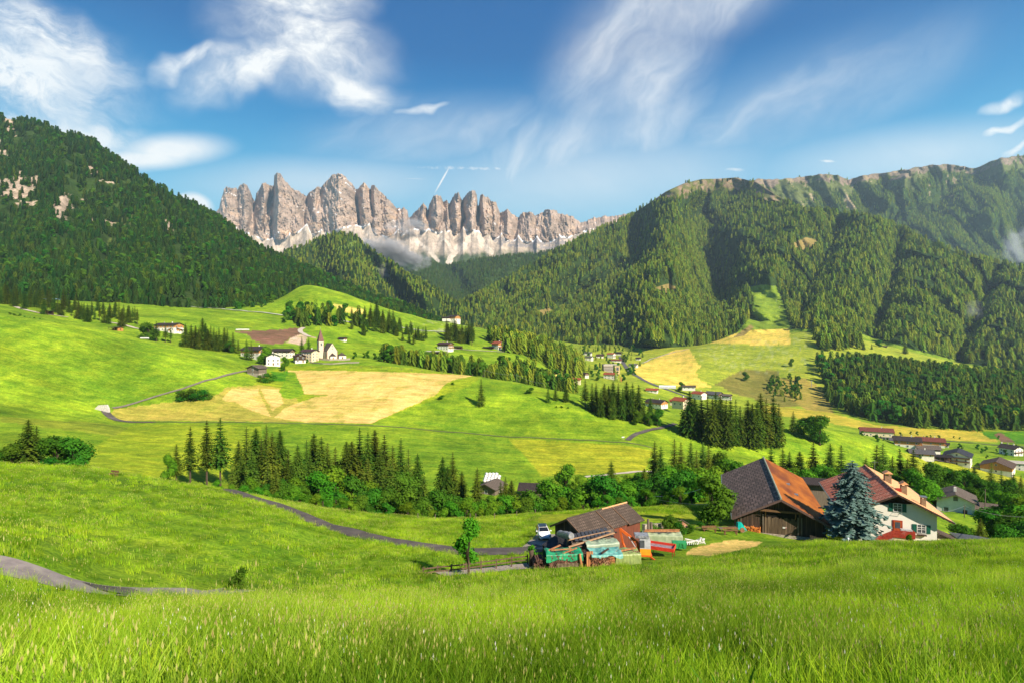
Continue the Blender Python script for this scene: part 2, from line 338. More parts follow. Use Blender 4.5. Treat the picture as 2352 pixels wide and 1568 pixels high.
def slope_sheet(xs,bot,top,rows,feats=(),nz=(),back=(400,-160),curve=1.0,roughtop=0,seed=3,base_extra=8,relief=None):
    """a mountainside: from its foot (bot) up to its crest (top), lines of (bearing, height, distance).
    feats: (polyline, width, metres) spurs (-) and gullies (+)."""
    s=Sheet(); s.xs=xs; a=np.array(bot,float); b=np.array(top,float)
    yb=smooth1(np.interp(xs,a[:,0],a[:,1]),3)+base_extra; Db=smooth1(np.interp(xs,a[:,0],a[:,2]),5)
    yt=np.interp(xs,b[:,0],b[:,1]); Dt=smooth1(np.interp(xs,b[:,0],b[:,2]),5)
    if roughtop: yt=yt+fbm(xs/18,xs*0,seed,4,.6)*roughtop
    yb=np.maximum(yb,yt+1)
    t=np.linspace(0,1,rows)[:,None]; Y=yb+(yt-yb)*t; D_=Db+(Dt-Db)*t**curve
    for pl,wd,am in feats:
        d=pdist(xs[None,:]+0*Y,Y,pl); D_=D_+am*np.exp(-(d/wd)**2)*np.clip(t*12,0,1)
    X=(xs[None,:]-CX)/F*D_
    for sc,am,kind in nz:
        if kind=='r': g=ridged(X/sc,Y/F*D_/sc/2.2+D_/sc/3,seed,3)-.6
        else: g=fbm(X/sc,D_/sc,seed+1,4)
        D_=D_+am*g*np.clip(t*10,0,1)
    if relief is not None: D_=D_+relief(xs[None,:]+0*Y,Y,t,yt[None,:],D_)
    Z=(CY-Y)/F*D_
    # the far side of the crest
    B=[];ZB=[]
    for q in (.15,.4,1): B.append(D_[-1]+back[0]*q); ZB.append(Z[-1]+back[1]*q*q**.3)
    s.D=np.vstack([D_,np.array(B)]); s.Z=np.vstack([Z,np.array(ZB)]); s.D=np.maximum.accumulate(s.D,axis=0) if curve<0 else s.D
    s.nfront=rows; s.finish(); return s

LEFT=slope_sheet(np.arange(-900,1130,4.0),
 [(-900,600,800),(0,692,800),(110,676,800),(200,688,815),(330,701,830),(450,712,850),(560,720,850),(650,728,850),(690,735,880),(705,720,960),(780,720,1000),(900,735,1080),(1000,748,1180),(1120,790,1300)],
 [(-900,60,2000),(-150,250,1850),(0,270,1800),(60,280,1790),(130,298,1780),(220,332,1750),(290,385,1720),(330,412,1700),(400,450,1680),(480,492,1650),(540,530,1620),(600,572,1600),(700,620,1550),(780,655,1480),(860,690,1400),(960,722,1350),(1000,742,1320),(1120,800,1310)],
 150,[([(0,560),(120,500),(300,470)],50,60),([(330,420),(360,560),(420,690)],45,-80),([(270,500),(250,600),(230,680)],26,70),([(520,530),(600,640),(640,700)],40,-50),([(120,300),(150,420),(110,560)],30,-60)],
 [(260,60,'n'),(90,22,'n')],seed=5)
RIGHT=slope_sheet(np.arange(900,3250,3.2),
 [(900,760,2200),(1000,752,2100),(1100,765,2000),(1250,785,1850),(1340,795,1650),(1450,803,1520),(1600,800,1480),(1700,776,1520),(1800,768,1540),(1870,762,1540),(1950,774,1540),(2080,806,1480),(2200,840,1400),(2352,868,1320),(3250,915,1300)],
 [(900,775,2250),(960,748,2300),(1000,726,2350),(1060,695,2450),(1100,678,2500),(1200,622,2700),(1290,572,2900),(1350,540,3000),(1440,500,3100),(1480,474,3150),(1530,440,3200),(1570,422,3250),(1610,412,3300),(1650,411,3300),(1690,408,3300),(1735,418,3300),(1790,452,3100),(1847,486,2900),(1900,484,2800),(2000,497,2650),(2063,521,2600),(2130,550,2500),(2208,585,2400),(2352,620,2200),(3250,860,1800)],
 210,[([(1690,430),(1600,520),(1632,610),(1650,670)],42,540),([(1600,480),(1670,550),(1690,610)],26,180),
      ([(1461,500),(1461,560),(1453,602),(1378,655),(1290,705)],26,340),([(1560,450),(1540,600),(1480,640),(1500,780)],60,-300),
      ([(1847,490),(1790,570),(1770,620)],40,-200),([(2000,500),(1960,620),(1900,740)],60,-130),([(1930,520),(1870,640),(1840,720)],22,130),
      ([(2208,590),(2120,680),(2060,790)],50,-90),([(2063,530),(2050,640),(2010,760)],24,150),([(2290,620),(2250,720),(2200,830)],24,130),
      ([(1330,560),(1240,660),(1210,760)],40,-90),([(1250,620),(1140,700),(1100,750)],22,120),([(1400,530),(1340,620),(1290,660)],16,110),([(1560,560),(1590,640),(1620,720)],18,110)],
 [(240,80,'n'),(130,62,'r')],seed=9)
BACKR=slope_sheet(np.arange(1540,3250,3.2),
 [(1540,600,3600),(3250,760,3300)],
 [(1540,470,4300),(1640,440,4300),(1739,412,4300),(1800,411,4300),(1830,409,4300),(1880,400,4300),(1925,403,4350),(1945,413,4350),(1985,403,4350),(2060,393,4400),(2110,385,4400),(2140,379,4400),(2185,378,4400),(2240,387,4400),(2275,372,4500),(2300,363,4500),(2352,357,4500),(2450,350,4500),(2700,380,4400),(3250,450,4300)],
 130,[([(2200,400),(2150,480),(2060,520)],22,200),([(2240,390),(2330,470),(2352,600)],30,160),([(1960,415),(1990,470)],14,120),([(2090,395),(2040,460)],16,-150),([(2300,370),(2270,500)],30,-200),([(1850,410),(1900,470)],12,90),([(2010,400),(2070,470)],12,90)],
 [(300,90,'n'),(140,70,'r')],roughtop=3,seed=21,back=(500,-300))
HILL=slope_sheet(np.arange(560,1180,2.6),
 [(560,700,1900),(700,720,1900),(900,750,2000),(1180,800,2100)],
 [(560,640,2500),(652,580,2700),(700,563,2750),(735,549,2800),(770,539,2800),(800,540,2800),(823,548,2750),(837,566,2650),(891,600,2550),(940,635,2400),(990,660,2300),(1050,700,2200),(1100,742,2150),(1180,800,2150)],
 110,[([(770,540),(810,620),(870,700)],36,-150),([(830,570),(880,640),(920,700)],22,120),([(720,560),(730,620),(780,680)],20,110),([(840,560),(930,640),(980,690)],20,-80)],[(170,50,'n'),(90,26,'r')],seed=31)
HILL2=slope_sheet(np.arange(820,1400,3.0),
 [(820,720,3000),(1400,740,3000)],
 [(820,560,3900),(880,568,3900),(930,586,3900),(985,600,4000),(1020,612,4100),(1060,604,4200),(1100,596,4200),(1165,588,4200),(1230,584,4200),(1290,570,4200),(1400,540,4200)],
 90,[([(1000,600),(1050,650),(1080,700)],26,260),([(930,585),(990,640),(1040,700)],22,-120),([(1165,590),(1110,640),(1070,690)],26,-160)],[(200,60,'n'),(100,30,'r')],seed=41)
# --- the jagged rock group ---
z1=[(50,560),(70,520),(105,480),(120,400),(150,320),(155,270),(180,250),(215,250),(240,268),(275,255),(300,268),(312,285),(318,260),(340,230),(370,212),(410,225),(440,270),(465,330),(480,375),(498,402),(505,395),(520,320),(535,300),(560,260),(590,205),(620,200),(645,215),(700,235),(706,245),(712,230),(718,190),(720,120),(735,95),(765,88),(795,100),(812,140),(830,170),(880,215),(920,260),(945,285),(965,285),(1000,295),(1050,335),(1085,352),(1100,320),(1120,295),(1155,285),(1175,260),(1215,243),(1240,255),(1280,210),(1330,155),(1370,112),(1440,98),(1480,105),(1520,140),(1570,190),(1610,240),(1635,275),(1670,262),(1695,215),(1720,200),(1750,215),(1760,240),(1795,280),(1805,245),(1820,222),(1850,235),(1890,285),(1940,320),(1990,380),(2040,430),(2085,480),(2105,485),(2125,490),(2145,500),(2155,490),(2170,468),(2195,500),(2215,520),(2222,580),(2228,600),(2245,590),(2275,550)]
z2=[(125,360),(165,315),(200,280),(240,238),(262,265),(278,290),(285,310),(300,250),(330,190),(345,160),(380,155),(415,160),(430,200),(440,225),(460,220),(485,200),(497,240),(503,250),(520,215),(550,165),(560,135),(600,132),(622,180),(635,210),(650,185),(690,135),(735,108),(770,118),(785,150),(792,210),(795,275),(808,245),(815,190),(825,152),(850,155),(880,180),(905,180),(930,215),(950,225),(985,228),(1000,280),(1025,340),(1060,325),(1098,300),(1130,335),(1180,370),(1210,385),(1240,345),(1270,335),(1320,327),(1360,335),(1375,365),(1420,350),(1460,330),(1490,300),(1540,305),(1600,310),(1615,345),(1660,350),(1710,360),(1770,375),(1800,405),(1850,435),(1900,430),(1950,400),(1980,385),(2050,380),(2100,365),(2150,375),(2250,358),(2352,350)]
SKYL=[(300,640),(420,560),(485,500)]+[(482.3+x*.2051,379+y*.2051) for x,y in z1]+[(918.7+x*.2246,413.4+y*.2246) for x,y in z2]+[(1550,500),(1700,530),(1900,600)]
FOOT=[(300,650),(500,515),(529,519),(570,538),(581,549),(634,551),(667,549),(700,524),(714,541),(749,537),(782,523),(808,520),(841,522),(872,546),(923,540),(950,523),(964,530),(1002,534),(1049,541),(1085,528),(1114,540),(1160,552),(1200,556),(1249,557),(1300,545),(1340,530),(1400,520),(1900,640)]
gx=np.arange(420,1700,1.25); sky_=np.interp(gx,*np.array(SKYL).T); foot_=smooth1(np.interp(gx,*np.array(FOOT).T),2)
for g_ in (545,585,626,667,705,738,815,849,878,913,941,984,1021,1034,1064,1098,1123,1152,1190,1233,1285): foot_=foot_-(11+6*math.sin(g_))*np.exp(-np.abs((gx-g_)/7))
foot_=np.maximum(foot_+3.5*fbm(gx/14,gx*0,67,3),sky_+3)
def geisler():
    s=Sheet(); s.xs=gx; nr,ns=150,80
    t=np.linspace(0,1,nr)[:,None]; Yr=foot_+(sky_-fbm(gx/4,gx*0,3,4,.7)*3.0-foot_)*t
    env=smooth1(sky_,26); notch=np.clip(sky_-env,-22,60)                 # gullies lie below the notches of the skyline
    X=(gx[None,:]-CX)/F*5700+0*Yr; Zr=(CY-Yr)/F*5700
    # buttresses (near) and chasms (far) alternate along the wall: flat facets between them
    ZZ=[(430,120),(522,0),(545,150),(560,-30),(585,230),(607,20),(626,210),(639,-90),(667,60),(675,20),(705,210),(724,20),(738,110),(778,-90),(800,40),(815,160),(835,-10),(849,120),(860,0),(878,110),(892,20),(913,130),(927,40),(941,260),(973,30),(984,150),(1003,-20),(1021,150),(1029,60),(1034,170),(1053,0),(1064,170),(1084,-60),(1098,190),(1110,0),(1123,60),(1135,-10),(1152,180),(1165,30),(1190,180),(1215,30),(1233,130),(1265,0),(1285,100),(1300,50),(1323,130),(1334,90),(1400,160),(1700,300)]
    zx,zv_=np.array(ZZ,float).T
    warp=gx[None,:]+5*fbm(Zr/240,gx/60,66,3)+(1-t)*3.5*np.sin(gx/23)
    D_=5500+360*t**1.25+np.interp(warp,zx,zv_)*(.85+.3*t)+notch*2.5*t
    lean=X+Zr*.10
    D_=D_-30*ridged((lean+12*fbm(X/40,Zr/40,69))/48,Zr/210,78,3)-46*ridged((lean+25*fbm(X/80,Zr/80,70))/120,Zr/420,72,3)-26*ridged((X-Zr*.45)/110,Zr/230,73,3)-26*ridged((X+Zr*.5)/95,Zr/210,77,3)-20*ridged(lean/30,Zr/110,75,3)-18*fbm(X/20,Zr/16,74,3)
    st=np.abs(((Zr+10*fbm(X/100,Zr/100,76))/55)%1-.5)*2; D_=D_+5*st
    D_=D_*1.0
    # broad V-shaped chasms between the towers
    for pl,wd,am in (([(584,462),(578,500),(570,536)],5,150),([(627,430),(615,480),(603,530)],6,170),([(704,452),(698,490),(697,522)],6,170),([(738,432),(727,480)],5,100),([(818,436),(822,480),(826,515)],4,130),([(852,440),(858,500)],4,90),([(940,505),(955,525)],8,120),([(983,485),(970,520)],4,120),([(1031,470),(1018,500),(1003,532)],4,120),([(1062,465),(1070,500),(1052,538)],5,130),([(1098,480),(1092,528)],4,140),([(1148,495),(1142,535)],5,120),([(1190,500),(1180,550)],7,90)):
        D_=D_+am*np.exp(-(pdist(gx[None,:]+0*Yr,Yr,pl)/wd)**2)
    # scree skirts: fans spreading below the gullies
    bot=np.interp(gx,[420,700,900,1000,1040,1100,1250,1340,1700],[700,690,680,650,640,640,640,640,700]); bot=np.maximum(bot,foot_+5)
    u=np.linspace(0,1,ns)[:,None]; Ys=bot+(foot_-bot)*u; Dsm=smooth1(D_[0],22); Ds=4700+(Dsm-4700)*u
    Xs=(gx[None,:]-CX)/F*5200+0*Ys
    Ds=Ds-(60*fbm(Xs/300,Ys/90,81,3)+0+14*fbm(Xs/60,Ys/30,82,3))*np.clip((1-u)*8,0,1)
    G_=np.array([545,585,626,667,705,738,815,849,878,913,941,984,1021,1064,1098,1123,1152,1190,1233,1285,1334.])
    gi_=np.abs((gx+5*fbm(gx/30,gx*0,68))[:,None]-G_[None,:]).argmin(1); s.apex=gi_; s.ang=((gx-G_[gi_])[None,:]+4*fbm(gx[None,:]/16+0*Ys,Ys/14,64,3))/(Ys-foot_[None,:]+22)
    Ds=Ds+(75*np.clip(np.abs(s.ang),0,1.4)-30)*np.clip((1-u)*6,0,1)*np.clip(u*5,0,1)
    Yall=np.vstack([Ys[:-1],Yr]); Dall=np.vstack([Ds[:-1],D_]); Z=(CY-Yall)/F*Dall
    s.D=np.vstack([Dall,D_[-1:]+60,D_[-1:]+500]); s.Z=np.vstack([Z,Z[-1:]-20,Z[-1:]-500]); s.ns=ns
    s.finish(); return s
GEI=geisler()
# ---------------- ground colours (what grows where) ----------------
def zc(l): return [(516.8+x*.13184,735+y*.13184) for x,y in l]     # sketches made in three close views of the photograph
def zv(l): return [(1251.8+x*.1953,780.9+y*.1953) for x,y in l]
def zr(l): return [(1378+x*.415,344.5+y*.415) for x,y in l]
GREEN=(.16,.27,.014); LUSH=(.065,.20,.008); YG=(.22,.30,.015); GOLD=(.64,.50,.085); HAY=(.60,.43,.125); SOIL=(.17,.10,.06); OLIVE=(.15,.15,.025); SAND=(.42,.33,.22); STRAWG=(.34,.31,.05)
FIELDS=[ # colour, lo, hi, outline
 (YG,180,330,[(192,1090),(190,1050),(225,1022),(285,980),(350,968),(480,968),(600,974),(640,1010),(600,1100),(380,1095)]),
 ((.15,.255,.014),200,345,[(600,974),(860,978),(1150,1001),(1240,1095),(1200,1115),(600,1110)]),
 ((.27,.31,.018),200,345,[(1165,1006),(1440,1022),(1500,1034),(1480,1082),(1245,1094),(1205,1045)]),
 ((.19,.25,.02),280,340,[(0,955),(240,972),(300,980),(230,1018),(120,1040),(0,1030)]),
 (YG,330,520,[(560,900),(640,840),(860,838),(1060,855),(1110,862),(1080,885),(850,972),(500,966)]),
 (STRAWG,300,520,[(262,938),(400,922),(500,905),(520,888),(600,884),(660,892),(700,935),(860,972),(480,966),(280,965),(250,955)]),
 (HAY,300,520,[(508,918),(532,892),(560,890),(592,892),(622,958),(560,935),(540,922)]),
 (HAY,300,520,[(598,892),(640,893),(652,925),(625,942)]),
 (HAY,300,520,[(655,936),(720,912),(760,905),(690,905),(662,850),(800,851),(1000,857),(1090,862),(1040,872),(1018,885),(1002,905),(960,925),(850,972),(700,968),(630,958)]),
 (LUSH,400,520,[(624,853),(664,852),(668,880),(625,872)]),
 ((.14,.26,.012),400,520,[(664,853),(678,855),(694,888),(700,905),(655,920),(640,900)]),
 (GOLD,700,1500,zv([(1010,340),(1540,110),(1700,100),(1760,220),(1830,300),(1770,380),(1820,470),(1970,550),(1700,560),(1400,510),(1200,500)])),
 (GOLD,900,1700,[(1628,788),(1690,765),(1735,757),(1812,755),(1816,789),(1745,792)]),
 ((.18,.175,.035),700,1500,[(1640,882),(1700,850),(1722,848),(1790,852),(1790,885),(1890,925),(1800,935),(1700,908)]),
 ((.30,.25,.05),600,1500,[(1790,870),(1850,868),(1900,900),(1915,950),(1850,940),(1800,905)]),
 ((.42,.36,.04),600,1000,[(1740,928),(1900,945),(2010,975),(2150,985),(2352,992),(2500,1000),(2500,1016),(2250,1013),(2100,1008),(1990,985),(1850,962),(1760,950)]),
 (LUSH,600,1000,[(2250,990),(2500,990),(2500,1030),(2352,1020),(2270,1005)]),
 (SOIL,600,1000,[(2282,995),(2300,993),(2330,1013),(2300,1015)]),
 (SOIL,500,900,zc([(150,200),(900,170),(1330,130),(1290,200),(1330,240),(1100,340),(1000,410),(830,430),(600,390),(450,330),(420,270),(320,225)])),
 ((.50,.38,.27),500,900,zc([(1040,400),(1160,310),(1290,250),(1440,262),(1380,440),(1200,430)])),
 (SAND,500,900,zc([(1440,270),(1600,290),(1600,325),(1470,310)])),
 ((.62,.50,.12),800,1000,[(765,700),(800,703),(836,712),(833,722),(790,717)]),
 (HAY,62,100,[(1572,1272),(1590,1258),(1640,1247),(1690,1238),(1752,1243),(1738,1254),(1690,1264),(1630,1276)]),
 ((.62,.55,.12),700,1200,zv([(90,370),(180,360),(250,400),(280,460),(150,450),(90,400)])),
 ((.20,.15,.05),900,1100,[(1072,742),(1110,736),(1120,750),(1095,752)]),
 ((.27,.31,.02),400,600,[(2060,1035),(2110,1045),(2330,1090),(2352,1100),(2352,1130),(2120,1085)]),
 ((.24,.30,.018),100,160,[(1020,1192),(1130,1186),(1280,1178),(1600,1150),(1660,1170),(1500,1215),(1290,1205),(1240,1218),(1150,1200)]),
 ((.030,.110,.008),5,40,[(-60,1320),(80,1340),(190,1375),(205,1400),(150,1450),(60,1470),(-60,1450)]),
]
def colour_valley():
    px=VAL.xs[None,:]+0*VAL.Y; Y=VAL.Y; D_=VAL.D; X=VAL.X
    c=np.ones(px.shape+(3,),np.float32)*np.array(GREEN)
    n=fbm(X/40,D_/40,91)[...,None]; c=c*(1+.25*n)+np.array([.05,.05,0])*np.clip(n,0,1)
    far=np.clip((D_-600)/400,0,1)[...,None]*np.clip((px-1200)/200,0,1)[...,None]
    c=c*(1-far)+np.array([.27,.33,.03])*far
    near=np.clip((34-D_)/30,0,1)[...,None]; c=c*(1-near)+np.array([.12,.21,.012])*near
    # darker and paler bands across the meadows
    jx=px+fbm(X/12,D_/12,93)*3.0*np.clip(D_/100,.3,1); jy=Y+fbm(X/12,D_/12,94)*1.6
    st1=fbm(X/70+D_/160,D_/3.2,97,3)[...,None]; st2=fbm(X/4.5,D_/45,98,3)[...,None]; patch=fbm(X/17,D_/20,99,4)[...,None]
    band=fbm(X/55+D_/90,D_/26,100,4)[...,None]; c=c*(1-.34*np.clip(band,0,1))*(1+.18*np.clip(-band,0,1))
    for col,lo,hi,pl in FIELDS:
        m=inpoly(jx,jy,pl)&(D_>=lo)&(D_<=hi)
        cc=np.array(col)*(1+.17*st1+.12*st2)
        if col[0]>.3 and D_[m].size: q_=np.clip(patch*1.6-.25,0,.55); cc=cc*(1-q_)+np.array([.26,.29,.035])*q_
        c[m]=cc[m]
    # white flowering patches on the far right meadow
    fl=((fbm(X/9,D_/16,95)>.2)&inpoly(px,Y,[(1600,800),(1860,765),(1870,800),(1850,850),(1700,860),(1610,830)])&(D_>900))
    c[fl]=c[fl]*.8+np.array([.42,.46,.30])*.2
    fl=((fbm(X/22,D_/22,96)>.25)&inpoly(px,Y,[(960,720),(1090,745),(1080,770),(930,760)])&(D_>700)); c[fl]=c[fl]*.7+np.array([.4,.42,.25])*.3
    return c
def landmat(name,vary,fine,bumps=(),rock=False,streak=None):
    m=bpy.data.materials.new(name); m.use_nodes=True; m.node_tree.nodes.clear(); k=NT(m.node_tree)
    a=k.add('ShaderNodeAttribute',attribute_name='col').outputs['Color']; co=k.add('ShaderNodeTexCoord').outputs['Object']
    c=a
    for sc,am,hue in vary:
        n=k.noise(co,sc,4,.65); v=k.ramp(n,.28,.72,1-am,1+am)
        c=k.add('ShaderNodeHueSaturation',{'Hue':k.ramp(n,.3,.7,.5+hue,.5-hue),'Saturation':1.0,'Value':v,'Color':c}).outputs[0]
    if streak:
        mp=k.add('ShaderNodeMapping',{'Vector':co,'Rotation':(0,0,streak[3]),'Scale':streak[:3]}).outputs[0]
        c=k.add('ShaderNodeHueSaturation',{'Value':k.ramp(k.noise(mp,1,4,.6),.3,.7,.82,1.2),'Color':c}).outputs[0]
    b=k.add('ShaderNodeBsdfPrincipled',{'Base Color':c,'Roughness':.95,'Specular IOR Level':.08})
    nrm=None
    for sc,st,ds in bumps:
        ins={'Height':k.noise(co,sc,5,.65),'Strength':st,'Distance':ds}
        if nrm is not None: ins['Normal']=nrm
        nrm=k.add('ShaderNodeBump',ins).outputs[0]
    if nrm is not None: k.l.new(nrm,b.inputs['Normal'])
    k.l.new(b.outputs[0],k.add('ShaderNodeOutputMaterial').inputs[0]); return m
mk('ground',VAL.mesh('ground',[landmat('meadow',[(.02,.18,.012),(.12,.20,.014),(.7,.22,.010),(2.8,.22,.006)],0,[(.45,.7,.35),(2.2,.8,.12)],streak=(.05,.32,.2,.5))],colour_valley()),kind='structure')
# the same meadow goes on uphill behind the camera
bk=[]; fk=[]
xs_=np.linspace(-60,60,31); ys_=np.concatenate([[.31],-np.linspace(.5,60,24)])
for yv in ys_:
    for xv in xs_: bk.append((xv,yv,-1.56-.02*abs(xv)+(-yv*.2 if yv<0 else 0)+.1*fbm(xv/5,yv/5,4)))
for i in range(len(ys_)-1):
    for j in range(len(xs_)-1): a=i*31+j; fk.append((a,a+31,a+32,a+1))
mk('meadow_slope',npmesh('meadow_slope',bk,fk,[mat('meadow_behind',(.08,.18,.01),(.13,.22,.015),.4,.95)],True),kind='structure')

def rockcol(s,base,seed,sc=30):
    n=fbm(s.X/sc,(s.Z+s.D*.4)/sc,seed)[...,None]; return np.array(base)*(1+.4*n)
FLOOR=np.array([.030,.060,.012])
def forest_floor(s,seed):
    c=np.ones(s.Y.shape+(3,),np.float32)*FLOOR; return c*(1+.3*fbm(s.X/60,s.D/60,seed)[...,None])
def sm(v,a,b): t=np.clip((v-a)/(b-a),0,1); return t*t*(3-2*t)
# left mountain
px=LEFT.xs[None,:]+0*LEFT.Y; Y=LEFT.Y; cL=forest_floor(LEFT,101)
L_ROCK=[[(-40,420),(0,414),(68,400),(92,404),(79,441),(51,462),(0,448),(-40,452)],[(118,452),(150,448),(168,470),(150,505),(125,500),(110,470)],[(8,268),(24,266),(34,312),(16,306)],[(-10,318),(12,322),(16,360),(-10,362)],[(372,508),(392,506),(398,530),(378,528)],[(545,570),(566,575),(580,598),(555,596)],[(190,380),(212,384),(236,402),(206,400)],[(316,410),(332,412),(336,430),(322,428)]]
L_CLEAR=[(246,571),(258,515),(300,488),(314,500),(292,550),(262,578)]
nz_=fbm(px/9,Y/7,103,3)
rk=np.zeros(Y.shape,bool)
for pl in L_ROCK: rk|=inpoly(px+nz_*9,Y+nz_*7,pl)
rk|=(fbm(LEFT.X/45,(LEFT.Z)/35,104,3)>.47)&(Y<560)&(Y>LEFT.hor[None,:]+16)
L_RK=rk&(fbm(px/5,Y/5,107,3)<.12); cL[rk]=(rockcol(LEFT,(.36,.29,.22),105,9)*(1+.35*fbm(px/2.5,Y/3,106,3)[...,None]))[rk]
m=inpoly(px+nz_*6,Y+nz_*4,L_CLEAR); cL[m]=(.085,.12,.028)
mf=landmat('forest_floor',[(.03,.25,.01),(.2,.3,.01)],0,[(.08,.8,3.0),(.3,.6,1.0)])
mk('hills',LEFT.mesh('hills',[mf],cL),kind='structure')
# right mountain
px=RIGHT.xs[None,:]+0*RIGHT.Y; Y=RIGHT.Y; cR=forest_floor(RIGHT,111)
R_SKI=[(1716,660),(1750,654),(1783,657),(1800,700),(1816,756),(1870,755),(1960,762),(2090,800),(2352,866),(2352,900),(1560,830),(1590,803),(1640,785),(1692,765),(1733,712)]
R_CLR=[[(1494,664),(1536,651),(1569,668),(1527,681)],[(1818,560),(1850,545),(1880,552),(1876,566),(1826,579)],[(1225,716),(1262,708),(1275,722),(1240,728)],[(1683,775),(1725,745),(1732,752),(1700,778)]]
top_=RIGHT.hor[None,:]; alp=(Y<top_+6+22*sm(px,1480,1560)*(1-sm(px,1760,1860))+14*fbm(RIGHT.X/130,RIGHT.Z/130,113))&(px>1470)&(px<1800)
c1=rockcol(RIGHT,(.22,.165,.105),112,18); cR[alp]=c1[alp]; ag=alp&(fbm(RIGHT.X/45,RIGHT.Z/30,115,3)>.02); cR[ag]=(.12,.13,.04)
m=inpoly(px,Y,R_SKI); cR[m]=(.17,.26,.02)
m2=inpoly(px,Y,[(1733,757),(1812,755),(1816,790),(1625,792),(1690,766)]); cR[m2]=GOLD
clr=np.zeros(Y.shape,bool)
for pl in R_CLR: clr|=inpoly(px+3*fbm(px/8,Y/8,114),Y,pl)
cR[clr]=(.24,.19,.06)
mk('hills',RIGHT.mesh('hills',[mf],cR),kind='structure')
px=BACKR.xs[None,:]+0*BACKR.Y; Y=BACKR.Y; cB=forest_floor(BACKR,121); d_=Y-BACKR.hor[None,:]
g=fbm(BACKR.X/180,BACKR.Z/120,122); B_ALP=(d_<26+34*g+10*np.sin(px/40)+24*(px<1960)); cB[B_ALP]=(.105,.13,.04)
B_ROCK=(d_<15+12*fbm(BACKR.X/90,BACKR.Z/400,123))&((fbm(BACKR.X/60,BACKR.Z/60,124)>-.22)); cB[B_ROCK]=rockcol(BACKR,(.21,.165,.125),125,16)[B_ROCK]
gl=(fbm(BACKR.X/70,BACKR.Z/300,126)>.33)&(d_<75)&(px<2200); cB[gl]=(.30,.24,.15)
mk('hills',BACKR.mesh('hills',[landmat('high_ridge',[(.01,.25,.01),(.06,.3,.01)],0,[(.02,.8,12.0),(.08,.7,4.0)])],cB),kind='structure')
for s_,sd in ((HILL,131),(HILL2,141)):
    c_=forest_floor(s_,sd); px=s_.xs[None,:]+0*s_.Y
    if s_ is HILL:
        c_[inpoly(px,s_.Y,[(776,568),(800,560),(822,548),(826,556),(800,572),(782,582)])]=(.13,.20,.03)
        c_[inpoly(px,s_.Y,[(838,600),(846,600),(852,640),(862,650),(845,640),(836,620)])]=(.30,.16,.08)
    mk('hills',s_.mesh('hills',[mf],c_),kind='structure')
# the rock group: pale limestone, scree and snow
px=gx[None,:]+0*GEI.Y; Y=GEI.Y; X=GEI.X; Z=GEI.Z
ns=GEI.ns; rowi=np.arange(GEI.Y.shape[0])[:,None]+0*px
rockm=rowi>=ns-1
c=np.ones(px.shape+(3,),np.float32)
a=fbm(X/70,Z/160,151,5,.6)[...,None]; b=fbm(X/160,Z/50,152,4)[...,None]
c[...]=np.array([.35,.275,.225])*(1+.5*a)+np.array([.12,.065,.015])*np.clip(b*1.6,0,1)
gxD=np.gradient(GEI.D,axis=0)
snow=rockm&(fbm(X/40+Z/60,Z/60-X/70,153,3)>.52)&(fbm(X/200,Z/200,154)>.0)
ft=foot_[None,:]; snow|=(np.abs(Y-ft-1.5+1.5*fbm(px/6,Y*0,155))<2.0)&(fbm(px/14,Y/30,156)>-.02)
c[snow]=(.80,.82,.86)
scree=~rockm
ang_=np.zeros(px.shape); ang_[:ns-1]=GEI.ang[:ns-1]; fan=(fbm(ang_*4+GEI.apex[None,:]*3.3,np.log(np.maximum(Y-ft,1)+6)*1.3,157,4,.6)*1.3)[...,None]
cs=np.array([.44,.37,.30])*(1+.45*fan)
veg=sm(Y+14*fbm(px/22,Y/22,158)+10*fan[...,0]-np.interp(px,[420,700,900,1000,1250,1340],[610,600,575,586,575,560]),-8,14)[...,None]
cs=cs*(1-veg)+np.array([.055,.085,.035])*veg
grey=(inpoly(px,Y,[(1120,545),(1300,545),(1330,560),(1260,575),(1150,566)]))&(fbm(px/12,Y/6,159)>-.1); cs[grey]=(.26,.24,.235)
for pl,wd in (([(952,548),(985,575),(1000,592),(1006,600)],4),([(1003,535),(1030,560),(1040,580),(1036,600)],4),([(1085,530),(1070,560),(1040,585),(1030,604)],6),([(1090,530),(1110,560),(1130,580)],6),([(700,525),(720,545),(735,550)],4)):
    mm=pdist(px,Y,pl)<wd*(1+.5*fan[...,0]); cs[mm]=(.56,.49,.41)
c=np.where(scree[...,None]&~snow[...,None],cs,c)
mk('mountain_range',GEI.mesh('mountain_range',[landmat('limestone',[(.006,.16,.004),(.03,.16,.006)],0,[(.012,1.0,22.0),(.05,1.0,7.0)])],c,smooth=False),kind='structure')

